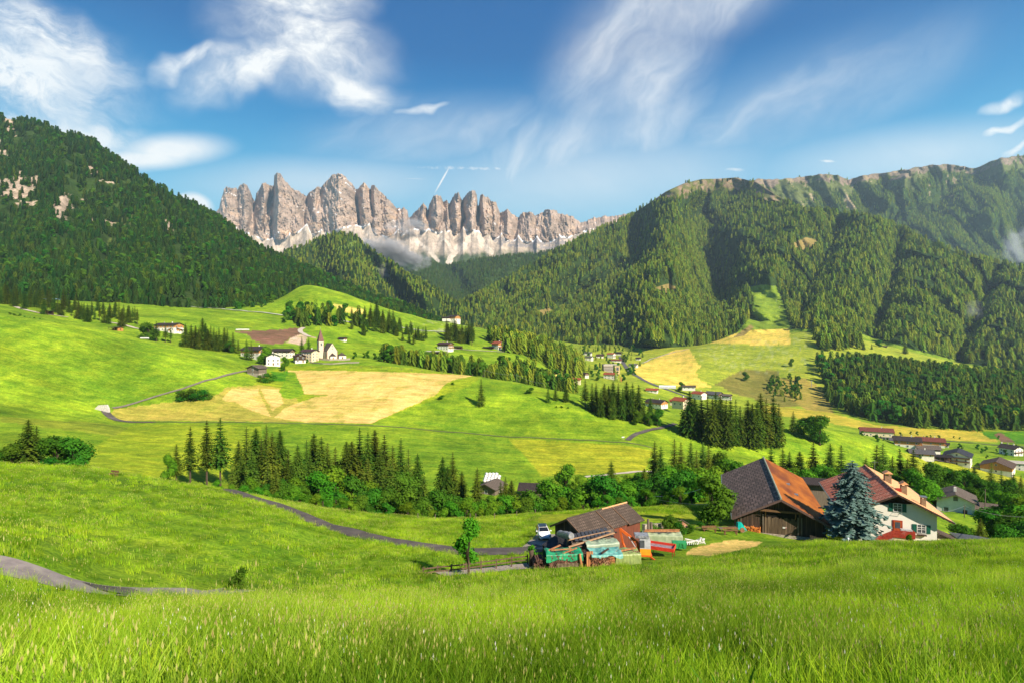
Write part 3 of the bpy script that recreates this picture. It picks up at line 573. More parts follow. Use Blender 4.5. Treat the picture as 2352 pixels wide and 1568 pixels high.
# ---------------- tree shapes ----------------
BARK=mat('bark',(.10,.07,.05),(.05,.035,.025),3,.9,(4,4,1),.5)
BIRCH=mat('pale_bark',(.55,.52,.45),(.2,.18,.15),3,.8,(3,3,6))
def conifer(name,H,W,tiers,per,mats,seed,segs=4,droop=.28,bare=.06,dens=1.0,core=True):
    "spruce: drooping boughs, each a jagged spray of needles, thinning to a spire"
    r=random.Random(seed); V_=[];Fc=[]
    def tri(a,b,c): n=len(V_); V_.extend((a,b,c)); Fc.append((n,n+1,n+2))
    for t in range(tiers):
        f=(t+r.random()*.5)/tiers; z=H*(bare+(1-bare)*f**.92); L=W*((1-f)**.66)*(.82+.35*r.random())+H*.008
        if f<.12: L*=.85+1.2*f
        nb=max(4,int(per*(1-.45*f)))
        a0=r.random()*6.28
        for bI in range(nb):
            if r.random()>dens: continue
            a=a0+6.283*bI/nb+r.uniform(-.22,.22); l=L*r.uniform(.7,1.12); ca,sa=math.cos(a),math.sin(a)
            dz=-droop*l*(1.15-f*1.3); wd=l*.30+H*.006
            p=[]
            for q in range(segs+1):
                u=q/segs; p.append((ca*l*u,sa*l*u,z+dz*u*u*1.1+ l*.10*math.sin(u*3.1)))
            for q in range(segs):
                u=(q+.5)/segs; w_=wd*(1-.75*u)*r.uniform(.8,1.25)
                x0,y0,z0=p[q]; x1,y1,z1=p[q+1]; bx,by,bz=(x0-ca*l*.04,y0-sa*l*.04,z0)
                ox,oy=-sa,ca; fw=l*.16
                for sgn in (1,-1):
                    tri((bx,by,bz),(x1,y1,z1),(x0+ox*sgn*w_+ca*fw,y0+oy*sgn*w_+sa*fw,z0-w_*.45*r.uniform(.5,1.5)))
                tri((x0,y0,z0),(x1,y1,z1),(x0+ca*fw*.6+ox*w_*.3*r.uniform(-1,1),y0+sa*fw*.6+oy*w_*.3,z0-w_*.9*r.uniform(.6,1.4)))
    tri((-.012*H,0,H*.93),(.012*H,0,H*.93),(0,0,H*1.0)); tri((0,-.012*H,H*.93),(0,.012*H,H*.93),(0,0,H*1.0))
    crown=npmesh(name+'_crown',V_,Fc,[mats[0]])
    tk=MB().tube([(0,0,-.8),(0,0,H*.3),(0,0,H*.97)],[H*.016,H*.012,H*.002],6).mesh(name+'_trunk',mats[1])
    return crown,tk,(V_,Fc)
def broadleaf(name,H,W,n,mats,seed,leaf=.5,trunk=.25,lob=9,squash=1.0,col=None):
    "several boughs, each carrying a ragged clump of leaf faces"
    r=random.Random(seed); V_=[];Fc=[]; cs=[]
    tk=MB(); top=H*.62
    tk.tube([(0,0,-.6),(0.02*H,0,H*trunk),(0,.01*H,top)],[H*.026,H*.020,H*.006],7)
    for i in range(lob):
        a=6.283*i/lob+r.uniform(-.3,.3); f=r.random()
        zz=H*(trunk+.16+(.80-trunk)*(i/(lob-1.0))**.9*.98); rr=W*(.62*math.sin(min(1,(zz/H-trunk*.6)/(1-trunk*.6))*math.pi)**.7)*r.uniform(.55,1.0)
        s_=W*r.uniform(.34,.52)*(1-.25*(zz/H)); cs.append((math.cos(a)*rr,math.sin(a)*rr,min(zz,H-s_*.8),s_))
        tk.tube([(0,0,H*trunk*.9+.3*(zz-H*trunk)),(math.cos(a)*rr*.5,math.sin(a)*rr*.5,zz*.85),(math.cos(a)*rr,math.sin(a)*rr,zz)],[H*.011,H*.007,H*.003],5)
    cs.append((0,0,H-W*.36,W*.36)); tot=sum(c[3]**2 for c in cs)
    for (x,y,z,s_) in cs:
        for q in range(int(n*s_*s_/tot)):
            u=r.uniform(-1,1); a=r.uniform(0,6.283); st=math.sqrt(1-u*u); rad=s_*(r.random()**.33)*(1+.22*math.sin(3*a+u*5)+.15*math.sin(7*a-u*3))
            c=(x+rad*st*math.cos(a),y+rad*st*math.sin(a),z+rad*u*.85*squash)
            d=Vector((st*math.cos(a)+r.uniform(-.7,.7),st*math.sin(a)+r.uniform(-.7,.7),u+r.uniform(-.3,.9))).normalized()
            t1=d.orthogonal().normalized(); t1=(Matrix.Rotation(r.uniform(0,6.28),3,d)@t1); t2=d.cross(t1); L=leaf*r.uniform(.55,1.25)
            n0=len(V_)
            for e,g_ in ((-1,-.1),(0,-.55),(1,.1),(0,.6)): V_.append(tuple(Vector(c)+t1*L*e*.62+t2*L*g_))
            Fc.append((n0,n0+1,n0+2,n0+3))
    return npmesh(name+'_crown',V_,Fc,[mats[0]]),tk.mesh(name+'_trunk',mats[1],True),(V_,Fc)
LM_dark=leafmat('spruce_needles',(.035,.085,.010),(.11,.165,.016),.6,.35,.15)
LM_mid=leafmat('sunlit_needles',(.12,.195,.018),(.29,.34,.030),.8,.35,.2)  # sunlight put into the colour: brighter, yellower needles for the lit forests
LM_larch=leafmat('larch_needles',(.075,.150,.018),(.15,.22,.025),.5,.5,.3)
LM_leaf=leafmat('broad_leaves',(.065,.190,.012),(.14,.30,.018),.5,.4,.35)
LM_leafd=leafmat('deep_green_leaves',(.04,.13,.012),(.085,.20,.016),.4,.4,.3)
LM_blue=leafmat('blue_needles',(.055,.115,.10),(.17,.26,.235),.1,.9,.12,.005)
def far_conifer(name,H,W,tiers,pts,m,seed,trunk=True):
    r=random.Random(seed); V_=[];Fc=[]
    for t in range(tiers):
        f=t/tiers; z0=H*(.08+.9*f); R_=W*(1-f)**.85*r.uniform(.85,1.15)+.15; z1=min(H,z0+H*1.5/tiers); n0=len(V_); V_.append((0,0,z1)); a0=r.random()*6
        for i in range(2*pts):
            a=a0+3.1416*i/pts; q=R_*(r.uniform(.85,1.15) if i%2==0 else .5); V_.append((q*math.cos(a),q*math.sin(a),z0-(R_*.35 if i%2==0 else -.1)))
        for i in range(2*pts): Fc.append((n0,n0+1+i,n0+1+(i+1)%(2*pts)))
    me=npmesh(name,V_,Fc,[m]); return me
def gn_scatter(name,pts,scales,protos,label,cat,seed=0,rz=None,zs=None,idx=None,tilt=None):
    "one object of plants: a point for each plant, carrying its size, turn and kind"
    R=np.random.default_rng(seed); n=len(pts)
    me=npmesh(name,pts,np.zeros((0,3),np.int32)) if False else bpy.data.meshes.new(name)
    me.vertices.add(n); me.vertices.foreach_set('co',np.asarray(pts,np.float32).ravel())
    sc=np.stack([scales,scales,scales*(zs if zs is not None else 1)],-1).astype(np.float32)
    a=me.attributes.new('sc','FLOAT_VECTOR','POINT'); a.data.foreach_set('vector',sc.ravel())
    ro=np.zeros((n,3),np.float32); ro[:,2]=R.random(n)*6.28 if rz is None else rz
    if tilt is not None: ro[:,0]=tilt
    a=me.attributes.new('ro','FLOAT_VECTOR','POINT'); a.data.foreach_set('vector',ro.ravel())
    a=me.attributes.new('idx','INT','POINT'); a.data.foreach_set('value',(R.integers(0,len(protos),n) if idx is None else idx).astype(np.int32))
    o=mk(name,me,label=label,cat=cat,kind='stuff')
    c=bpy.data.collections.new(name+'_kinds')
    for i,pm in enumerate(protos):
        po=bpy.data.objects.new('%s_kind_%02d'%(name,i),pm); c.objects.link(po)
    g=bpy.data.node_groups.new(name,'GeometryNodeTree'); g.interface.new_socket('Geometry',in_out='INPUT',socket_type='NodeSocketGeometry'); g.interface.new_socket('Geometry',in_out='OUTPUT',socket_type='NodeSocketGeometry')
    k=NT(g); gi=k.add('NodeGroupInput'); go=k.add('NodeGroupOutput')
    ci=k.add('GeometryNodeCollectionInfo'); ci.inputs[0].default_value=c; ci.inputs[1].default_value=True; ci.inputs[2].default_value=True
    def att(nm,t):
        x=k.add('GeometryNodeInputNamedAttribute',data_type=t); x.inputs['Name'].default_value=nm
        return [q for q in x.outputs if q.enabled and q.name=='Attribute'][0]
    ip=k.add('GeometryNodeInstanceOnPoints'); L=k.l
    L.new(gi.outputs[0],ip.inputs['Points']); L.new(ci.outputs[0],ip.inputs['Instance']); ip.inputs['Pick Instance'].default_value=True
    L.new(att('idx','INT'),ip.inputs['Instance Index']); L.new(att('ro','FLOAT_VECTOR'),ip.inputs['Rotation']); L.new(att('sc','FLOAT_VECTOR'),ip.inputs['Scale'])
    L.new(ip.outputs[0],go.inputs[0])
    md=o.modifiers.new('plants','NODES'); md.node_group=g
    return o
LM_shade=leafmat('mountain_spruce_needles',(.018,.054,.010),(.042,.088,.015),.6,.35,.1)  # spruce green, darkened further to put the left slope's shade into the colour
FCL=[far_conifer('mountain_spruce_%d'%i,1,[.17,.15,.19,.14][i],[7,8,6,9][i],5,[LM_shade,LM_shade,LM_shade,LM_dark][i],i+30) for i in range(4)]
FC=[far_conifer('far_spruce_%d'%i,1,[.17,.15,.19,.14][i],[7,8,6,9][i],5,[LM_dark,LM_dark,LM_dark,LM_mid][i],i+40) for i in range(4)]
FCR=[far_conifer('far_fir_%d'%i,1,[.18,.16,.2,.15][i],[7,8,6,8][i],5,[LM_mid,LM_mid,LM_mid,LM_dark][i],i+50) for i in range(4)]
FD=[broadleaf('far_broadleaf_%d'%i,1,.42,160,(LM_leafd,BARK),60+i,.16,.1,6)[0] for i in range(2)]
vh=VAL.hor
def behind_valley(p):
    "drop plants hidden behind the valley's own crests"
    bx=CX+F*p[:,0]/p[:,1]; by=CY-F*(p[:,2]+24)/p[:,1]; return by<np.interp(bx,VAL.xs,vh)+2
def forest(name,s,dens,mask,protos,h,label,seed,margin=22,cull=None):
    p=s.scatter(dens,mask,margin,seed)
    if s is not VAL: p=p[behind_valley(p)]
    if cull is not None: p=p[cull(p)]
    R=np.random.default_rng(seed+1); hh=h[0]+(h[1]-h[0])*R.random(len(p))**1.2; p[:,2]-=.6
    print(name,len(p)); return gn_scatter(name,p,hh,protos,label,'forest',seed)
def nomask(s,bad):
    # sample a boolean grid by position in the sheet
    return lambda X_,Y_,D_: ~bad
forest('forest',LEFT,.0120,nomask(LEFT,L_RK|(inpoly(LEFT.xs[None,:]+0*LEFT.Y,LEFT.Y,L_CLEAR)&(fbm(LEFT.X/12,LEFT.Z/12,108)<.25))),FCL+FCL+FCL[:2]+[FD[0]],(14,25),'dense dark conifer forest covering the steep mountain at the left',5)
ski=inpoly(RIGHT.xs[None,:]+0*RIGHT.Y,RIGHT.Y,R_SKI)
alp2=alp&(fbm(RIGHT.X/60,RIGHT.Z/60,161)>-.35)
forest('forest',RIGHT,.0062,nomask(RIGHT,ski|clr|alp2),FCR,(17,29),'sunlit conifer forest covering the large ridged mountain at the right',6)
forest('forest',BACKR,.0042,nomask(BACKR,(B_ALP&(fbm(BACKR.X/70,BACKR.Z/70,162)>-.28))|B_ROCK|gl),FCR[:3]+[FC[0]],(15,26),'blue-green conifer forest below the cliffs of the far right ridge',7)
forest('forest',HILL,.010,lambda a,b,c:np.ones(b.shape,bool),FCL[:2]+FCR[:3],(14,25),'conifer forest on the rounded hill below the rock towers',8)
forest('forest',HILL2,.005,lambda a,b,c:np.ones(b.shape,bool),FC[:3],(16,26),'distant bluish forest at the head of the valley under the scree',9)
# ---------------- trees that can be told apart ----------------
SPR=[conifer('spruce_%d'%i,20,[4.6,4.0,5.0,3.8][i],[30,28,32,26][i],[15,14,15,13][i],(LM_dark,BARK),200+i) for i in range(4)]
SPT=[conifer('tall_spruce_%d'%i,20,[3.4,3.0][i],26,12,(LM_dark,BARK),220+i,bare=.28,dens=.85) for i in range(2)]
LAR=[conifer('larch_%d'%i,20,[4.2,3.7,4.6][i],[26,24,28][i],14,(LM_larch,BARK),230+i,droop=.12,bare=.10,dens=.85) for i in range(3)]
BRD=[broadleaf('broadleaf_%d'%i,10,[4.8,4.4,5.2,4.6][i],6500,((LM_leaf,BARK),(LM_leaf,BARK),(LM_leafd,BARK),(LM_leafd,BARK))[i],240+i,.36,[.07,.1,.06,.05][i],[10,9,12,10][i]) for i in range(4)]
BUSH=[broadleaf('bush_%d'%i,4,[2.6,3.2][i],1500,(LM_leafd,BARK),250+i,.26,.02,8,.9) for i in range(2)]
ORD=['first','second','third','fourth','fifth','sixth','seventh','eighth','ninth','tenth','eleventh','twelfth','thirteenth','fourteenth','fifteenth','sixteenth','seventeenth','eighteenth','nineteenth','twentieth']
def ordn(i):
    if i<20: return ORD[i]
    t=['','','twenty','thirty','forty','fifty','sixty','seventy'][(i+1)//10]; u=(i+1)%10
    return (t[:-1]+'ieth') if u==0 else t+' '+ORD[u-1]
KIND={'S':(SPR,'spruce_tree',20,'dark spruce','spruce'),'T':(SPT,'spruce_tree',20,'slender dark spruce with a bare lower trunk','spruce'),'L':(LAR,'larch_tree',20,'light green larch','larch'),
      'B':(BRD[:2],'broadleaf_tree',10,'bright green broadleaf tree','tree'),'D':(BRD[2:],'broadleaf_tree',10,'deep green broadleaf tree','tree'),'U':(BUSH,'bush',4,'low round green bush','bush')}
TREES=0
def trees(lst,where,group,side='from the left',wide=None):
    """lst of (kind, bearing, sight line of the top, distance[, width factor])"""
    global TREES
    lst=sorted(lst,key=lambda a:a[1]); where=where.replace('behind the winding road','behind the road'); cnt={}
    tot={}
    for a in lst: tot[a[0]]=tot.get(a[0],0)+1
    for a in lst:
        kd,px_,yt,D=a[:4]; wf=a[4] if len(a)>4 else 1
        kinds,nm,H0,desc,cat=KIND[kd]; q=random.randrange(len(kinds)); cr,tk,_=kinds[q]
        p=at(px_,D,-.15) if D>0 else hit(px_,-D,*((700,1750) if (px_>1500 and -D<930) else (300,520) if -D<1000 else (20,1e9))); D=p.y; H=max(1.5,(CY-yt)/F*D-p.z); s_=H/H0
        i=cnt.get(kd,0); cnt[kd]=i+1
        lab='%s %s'%(desc,where) if tot[kd]==1 else ('%s, %s %s, %s'%(desc,ordn(i),side,where))
        if len(lab.split())>16: lab='%s, %s %s %s'%({'S':'dark spruce','T':'slender spruce','L':'light larch','B':'bright leafy tree','D':'deep green tree','U':'low bush'}[kd],ordn(i),side,where)
        if len(lab.split())>16: lab='%s %s %s, %s'%(desc.split(' with')[0],ordn(i),side,where)
        lab=lab.replace('bright green broadleaf','bright broadleaf').replace('deep green broadleaf','deep green leafy') if len(lab.split())>15 else lab
        g=group+(' of '+{'S':'spruces','T':'bare-trunked spruces','L':'larches','B':'bright broadleaf trees','D':'deep green broadleaf trees','U':'bushes'}[kd])
        e=empty(nm,p,random.uniform(0,6.28),label=lab,cat=cat,group=g if tot[kd]>1 else None)
        wx=s_*wf*random.uniform(.92,1.1)
        if kd in 'STL': wx=min(wx,s_*1.25)
        e.scale=(wx,wx,s_)
        mk('crown',cr,e); 
        if kd!='U': mk('trunk',tk,e)
        TREES+=1
J=lambda a:random.uniform(-a,a)
trees([('S',65,960,135),('T',84,976,139),('D',132,1000,128,1.15),('D',170,1004,124,1.0),('D',28,1016,132,1),('D',-4,1036,126,.9),('U',105,1050,118,1.3)],'beside the left meadow edge','grove at the left meadow edge')
belt=[('T',405,1018,196),('T',437,977,202),('T',475,963,206),('T',506,957,208),('B',386,1042,190,.6),
 ('S',566,977,212),('S',588,980,218),('L',612,973,222),('S',625,990,205),('S',643,985,225),('L',578,1028,180),('L',553,1042,186),('L',533,1062,178,.9),('S',684,1018,212),('S',704,1008,220),('S',721,992,226),('S',738,1001,218),('L',752,1014,222),('L',711,1042,180),('S',796,1011,215),
 ('L',615,1056,165),('L',634,1074,160),('S',662,1030,205),('S',600,1005,205),('L',770,1024,214),('S',669,1060,180),('S',548,1010,215),
 ('S',826,980,222),('S',845,989,215),('S',861,984,222),('S',883,995,214),('S',921,1003,214),('S',959,1039,205),('S',808,1010,205),('S',902,1020,200),('L',872,1030,190),('L',938,1028,205),
 ('S',1017,1046,210),('S',1040,1036,214),('S',1061,1080,200),('S',1096,1071,192),('S',1161,1093,195),('S',1150,1104,190),('S',1175,1101,195),('S',1404,1058,225),('S',1480,1073,215),
 ('L',896,1056,165),('S',974,1090,165,1.1),('L',845,1050,172),('S',1028,1068,195)]
trees(belt,'in the tree belt behind the winding road','tree belt behind the road')
bb=[('B',770,1070,158,1.1),('B',735,1084,150),('D',812,1092,160),('D',924,1084,170,1.1),('D',940,1116,148),('D',1007,1128,150,1.1),('B',1302,1065,235,1.15),('B',1280,1112,205,1),('B',1330,1090,225,1.1),('B',1353,1100,215,1),('B',1318,1116,190),
 ('B',1416,1093,225),('B',1439,1090,225),('B',1458,1103,215),('B',1502,1097,205,.8),('B',1524,1116,190,.8),('B',1197,1138,170),('B',1169,1138,168),('B',1140,1152,155),('B',1109,1147,160,.8),('B',1086,1154,150,.7),('B',1229,1144,170,.9),('B',1255,1128,182,1),('B',1369,1128,190,1.1),('B',1391,1140,180,1.1),
 ('D',1045,1146,152),('D',855,1120,150,1.1),('D',829,1136,142),('D',890,1118,152,1.1),('D',968,1140,145),('B',1420,1128,180,1.1),('B',1345,1136,170,1.1),('B',1482,1118,185),('B',1212,1152,158,.8),('D',780,1130,140),('B',742,1128,138,.9),('D',700,1112,150),('B',1155,1158,150,.8),('D',655,1110,148),('B',575,1096,150,.8),('D',610,1110,142),('B',500,1100,175,.8),('B',530,1112,150,.8),('B',636,1128,135,.7),('D',680,1138,134,.8),('B',1445,1140,175),('B',1298,1140,165,1.1),('B',1274,1150,158),('B',1325,1150,160)]
bb+=[(random.choice('BBD'),x+random.uniform(-8,8),np.interp(x,[500,700,850,1000,1130,1300,1450,1620],[1128,1158,1180,1190,1186,1176,1162,1150])-random.uniform(16,42),random.uniform(126,152),1.15) for x in range(560,1640,27)]
bb+=[(random.choice('BD'),x+random.uniform(-8,8),np.interp(x,[500,700,850,1000,1130,1300,1450,1620],[1128,1158,1180,1190,1186,1176,1162,1150])-random.uniform(45,78),random.uniform(160,190),1.1) for x in range(640,1620,44)]
trees(bb,'in the tree belt behind the winding road','tree belt behind the road')
trees([('L',1504,1010,245),('L',1518,1022,240),('S',1549,1005,250),('L',1564,1013,250),('S',1587,1011,250),('L',1615,1013,255),('S',1628,1019,250),('L',1600,1030,240),('B',1572,1064,225),('B',1474,1085,220,.9),('B',1658,1036,255,.9),('B',1672,1050,250),('B',1640,1070,215),('B',1608,1076,205,1.1),('B',1540,1070,215),('B',1690,1060,240),('B',1720,1075,230),('B',1745,1070,240)],
 'between the barn and the road fork','trees beside the road fork')
trees([('S',1771,1019,250),('S',1798,1027,245),('L',1813,1034,245),('S',1837,1034,240),('S',1868,1011,245),('S',1907,1016,240),('L',1932,1019,245),('B',1829,1073,215),('B',1884,1066,225),('B',1856,1078,205),('B',1910,1076,215),('B',1945,1068,225),('B',1800,1082,200,1.2),('D',1770,1076,215,1.2),('B',1870,1092,185,1.2),('D',1925,1094,190,1.2),('B',2000,1086,200,1.2),('B',2060,1090,205,1.2),('D',2030,1074,215,1.1),('L',1989,1048,250),('B',1960,1085,200)],
 'behind the rust-stained barn roof','trees behind the barn roof')
trees([('T',2014,1019,225),('L',2028,1015,232),('L',2050,1044,225),('S',2067,1034,230),('S',2098,1030,225,1.2),('L',2084,1050,220),('B',2098,1076,200,1),('D',2137,1062,225),('D',2156,1066,228),('D',2176,1072,230),('D',2195,1080,225),('D',2215,1076,228),('D',2238,1088,220),('B',2121,1100,155,1.2),('D',2255,1100,215),('S',2238,1070,232),('L',2277,1060,240),('L',2300,1078,235),('S',2328,1084,232),('S',2345,1090,228),('D',2280,1104,205,1.1),('B',2295,1128,175,1.1),('B',2326,1130,170,1.1),('D',2313,1100,210),('B',2348,1142,165),('D',2262,1128,190,1.1),('D',2236,1118,195,1.1),('D',2205,1108,205),('D',2165,1104,205,1.1),('B',2150,1120,185),('B',2375,1120,200),('D',2340,1120,200,1.1)],
 'behind the white farmhouse','trees behind the white farmhouse')
trees([('D',2216,1205,112,1.5),('U',2190,1222,104,1.3),('D',2275,1168,118,1.2),('D',2318,1178,114,1.2),('D',2348,1195,110,1.1),('S',2252,1188,103,1.3),('D',2300,1205,106,1.2),('B',2330,1160,130,1.2),('U',2240,1238,100,1.3),('B',2380,1170,118,1.2)],'right of the white farmhouse','shrubs right of the farmhouse')
trees([('D',1636,1094,97,1.25)],'standing left of the big barn with a dark round crown','round tree')
trees([('U',1538,1182,88,1.0),('U',1560,1200,85,1.1),('U',1525,1196,86,.9),('U',1585,1205,87,.9),('U',1500,1200,84,.7),('U',1612,1210,90,.9)],'between the shed and the barn','garden bushes')
trees([('S',1259,884,408),('S',1276,882,412),('S',1300,884,410),('T',1344,870,402),('S',1360,878,398),('S',1369,877,404),('S',1388,879,396),('S',1398,884,402),('S',1408,875,398),('S',1420,878,404),('S',1439,874,398),('S',1453,878,402),('S',1467,882,400),('S',1380,892,390),('S',1430,890,392),('S',1494,912,400),('S',1448,892,392),('S',1408,898,388),('L',1480,926,392),
 ('U',1290,938,400,1.2),('U',1305,944,398,1.2),('U',1278,944,400),('D',1462,940,385),('D',1490,945,388),('D',1510,938,392)],'on the green rise below the valley village','clump on the green rise')
trees([('S',1569,940,390),('S',1584,896,382),('S',1596,912,380),('S',1611,907,384),('S',1625,905,380),('S',1644,897,376),('S',1655,903,380),('S',1678,908,376),('S',1690,916,380),('S',1636,912,370),('S',1668,915,370),('S',1718,916,384),('S',1728,924,380),('S',1739,921,386),('S',1747,900,390),('S',1760,912,390),('S',1776,904,392),('S',1789,924,392),('S',1700,930,380),('L',1822,942,420),('D',1864,954,415),('D',1882,953,412,1.2),('U',1840,958,420)],'on the nose of the sunlit rise','clump on the nose of the rise')
trees([('S',1105,868,400,1.15)],'standing alone on the green slope','solitary')
trees([('U',418,896,-919,1.3),('U',440,890,-921,1.3),('U',462,892,-921,1.3),('U',476,898,-917,1.1),('U',598,860,-876,1.2),('U',614,855,-878,1.2),('U',1014,906,-917,1.2),('U',1040,877,-884,1.4),('U',1218,889,-904,1.4)],'on the golden hay slope','bushes on the hay slope')
trees([('L',566,779,500),('L',577,783,503),('B',609,796,488,1.1),('B',654,818,472,.75),('S',693,772,560),('L',709,775,562),('B',604,806,490,.9),('U',705,824,520),('U',640,822,520,1.2),('U',678,815,540,1.3)],'among the farmhouses left of the church','hamlet trees')
trees([(random.choice('SSSL'),426,743,548),('S',439,745,550),('S',449,747,548),('S',465,729,545),('S',472,741,548),('S',484,746,550),('L',491,748,552),('S',503,751,546),('S',515,751,548),('S',522,753,546),('S',535,761,544),('S',547,779,540),('D',527,784,538),('D',342,741,560,1.2),('T',359,737,556),('T',380,745,560),('T',392,750,560),('S',457,752,540),('S',478,755,540),('S',497,760,540),('D',330,752,560,1.1)],'below the brown-roofed hill farm','trees below the hill farm')
trees([('U',22+i*11.5,717+i*2.45+J(2),462+i*.6,.8) for i in range(12)],'in the row along the crest of the left meadow','row on the meadow crest')
random.seed(21)
trees([(random.choice('SSSTL'),6+i*5.6+J(2),0,0) for i in range(0)],'','')
sl_=[]
for i in range(52):
    x=4+i*6.1+J(3); D=random.uniform(610,690); p=at(x,D); yb=CY-p.z/F*D if False else CY-F*p.z/D
    sl_.append((random.choice('SSSSTL'),x,yb-random.uniform(30,44)-(6 if x<150 else 0),D))
trees(sl_,'in the strip below the forested mountain','strip of trees on the upper left slope')
sl_=[]
for i in range(44):
    f=i/43; x=806+f*168+J(5); D=random.uniform(740,830); p=at(x,D); yb=CY-F*p.z/D
    sl_.append((random.choice('SSSSL'),x,yb-random.uniform(24,36)-(14 if 845<x<905 else 0),D))
trees(sl_,'in the copse right of the church','copse right of the church')
sl_=[]
for i in range(22):
    x=1026+i*2.9+J(1.5); D=random.uniform(820,860); p=at(x,D); yb=CY-F*p.z/D
    sl_.append((random.choice('SSST'),x,yb-random.uniform(34,46),D))
trees(sl_,'in the square copse below the ridge farm','square copse')
print('trees',TREES)
# the smaller woods of the valley
def vwood(label,pl,lo,hi,dens,h,protos,seed):
    forest('wood',VAL,dens,lambda X_,Y_,D_:inpoly(X_+4*fbm(X_/6,Y_/6,seed),Y_,pl)&(D_>=lo)&(D_<=hi),protos,h,label,seed)
MIXW=FC+FCR[:2]
vwood('long row of dark conifers along the lower edge of the hamlet meadows',[(878,826),(1000,842),(1112,858),(1128,868),(1250,895),(1250,920),(1120,890),(1000,862),(878,842)],560,720,.014,(14,20),MIXW+FD[:1],301)
vwood('sunlit wood on the slope above the village road',[(1115,782),(1150,772),(1200,790),(1260,800),(1330,830),(1345,862),(1330,880),(1250,850),(1200,860),(1150,800)],800,1150,.0075,(20,28),FCR,302)
vwood('larger wood of conifers and broadleaf trees below the orange-roofed farm',[(1120,855),(1200,850),(1300,885),(1330,905),(1250,905),(1180,885)],600,900,.009,(15,22),MIXW+FD,303)
vwood('dark conifer grove on the right beyond the village',[(1875,835),(1960,838),(2200,852),(2500,868),(2500,985),(2250,992),(2120,985),(2010,970),(1950,950),(1905,930),(1895,890)],640,1150,.0098,(20,28),FC+FC[:2]+FD[:1],304)
vwood('young plantation in the brown pasture',[(1765,878),(1800,868),(1838,880),(1840,918),(1800,925),(1755,905)],600,1300,.010,(8,13),FD+FCR[:1],305)
vwood('tree group beside the ski slope meadow',[(1868,762),(1920,758),(1960,770),(1985,800),(1925,808),(1875,805)],1100,1700,.007,(24,34),FCR,306)
vwood('trees scattered between the village houses',[(1330,800),(1460,790),(1480,830),(1440,880),(1340,880)],700,1500,.0008,(8,15),FCR+FD,307)
vwood('trees and bushes between the houses at the right',[(1960,985),(2352,1000),(2352,1075),(2080,1050),(2000,1020)],440,680,.0010,(3,6),FD,308)
trees([('D',1818,823,-842),('D',1712,853,-874),('S',1778,857,-878,1.2),('D',1565,876,-898),('S',1900,776,-806,1.2),('S',1983,784,-803,1.3),('S',2002,789,-803,1.3),('D',2019,781,-797,1.2),('S',2079,788,-813,1.3)],'standing alone on the wide right-hand meadows','lone trees on the right meadows')
trees([('U',550,1302,-1356,.8)],'in the long grass above the near lane','shrub')
vwood('dark wood at the foot of the left mountain above the church',[(655,720),(720,715),(830,735),(830,752),(690,752),(650,745)],740,900,.009,(14,22),FC+FD,310)
vwood('bushy trees around the church terrace',[(800,820),(870,820),(885,850),(820,850)],560,680,.006,(6,11),FD,311)
# ---------------- houses ----------------
def woodmat(name,c1,c2,c3=None,rough=.85,sx=5): return mat(name,c1,c2,1.6,rough,(sx,sx,.35),.35,6,c3=c3,lo=.3,hi=.7)
WHITE=mat('white_plaster',(.80,.76,.68),(.70,.66,.58),.6,.9,(1,1,1),.15,8)
CREAM=mat('cream_plaster',(.72,.62,.42),(.64,.54,.36),.6,.9)
GREYW=mat('grey_plaster',(.50,.49,.46),(.42,.41,.39),.6,.9)
DWOOD=woodmat('dark_wood',(.075,.045,.028),(.035,.022,.015))
MWOOD=woodmat('brown_wood',(.20,.11,.05),(.11,.06,.03))
OWOOD=woodmat('orange_wood',(.50,.24,.07),(.34,.15,.05))
GWOOD=woodmat('grey_wood',(.20,.165,.13),(.11,.085,.065))
STONE=mat('rough_stone',(.42,.37,.30),(.24,.20,.16),3.5,.95,(1,1,1.6),.6,6)
CONC=mat('concrete',(.45,.42,.36),(.36,.33,.28),.8,.9)
GLASS=mat('window_glass',(.05,.06,.07),(.09,.10,.12),1,.15,spec=.6)
CURT=mat('white_frame',(.75,.75,.73),None,1,.6)
GRN=mat('green_shutter',(.015,.13,.09),(.01,.10,.07),2,.5)
REDP=mat('red_paint',(.33,.03,.02),(.22,.02,.015),2,.5)
METAL=mat('grey_metal',(.45,.47,.5),(.35,.37,.4),2,.4,metal=.6)
ASPH=mat('asphalt',(.105,.092,.082),(.070,.062,.056),.7,.9,(1,1,1),.2,20,c3=(.14,.125,.11))
def roofmat(name,c1,c2,rows=3.2,c3=None,across=2.4,metal=0):
    "courses of tiles: lines along the ridge every 1/rows m, joints across"
    m=bpy.data.materials.new(name); m.use_nodes=True; m.node_tree.nodes.clear(); k=NT(m.node_tree)
    co=k.add('ShaderNodeTexCoord').outputs['UV']
    br=k.add('ShaderNodeTexBrick',{'Vector':co,'Color1':c1+(1,),'Color2':c2+(1,),'Mortar':tuple(x*.35 for x in c2)+(1,),'Scale':1.0,'Mortar Size':.05 if rows>1 else .10,'Bias':-.1,'Brick Width':1/across,'Row Height':1/rows},offset=.5)
    ob=k.add('ShaderNodeTexCoord').outputs['Object']; c=k.mix(k.ramp(k.noise(ob,.9,4,.65),.35,.7),br.outputs[0],tuple(x*.62 for x in c2)) if c3 is None else k.mix(k.ramp(k.noise(ob,.7,4,.7),.42,.62),br.outputs[0],c3)
    b=k.add('ShaderNodeBsdfPrincipled',{'Base Color':c,'Roughness':.8,'Specular IOR Level':.2})
    k.l.new(k.add('ShaderNodeBump',{'Height':br.outputs[1],'Strength':.4,'Distance':-.04}).outputs[0],b.inputs['Normal'])
    k.l.new(b.outputs[0],k.add('ShaderNodeOutputMaterial').inputs[0]); return m
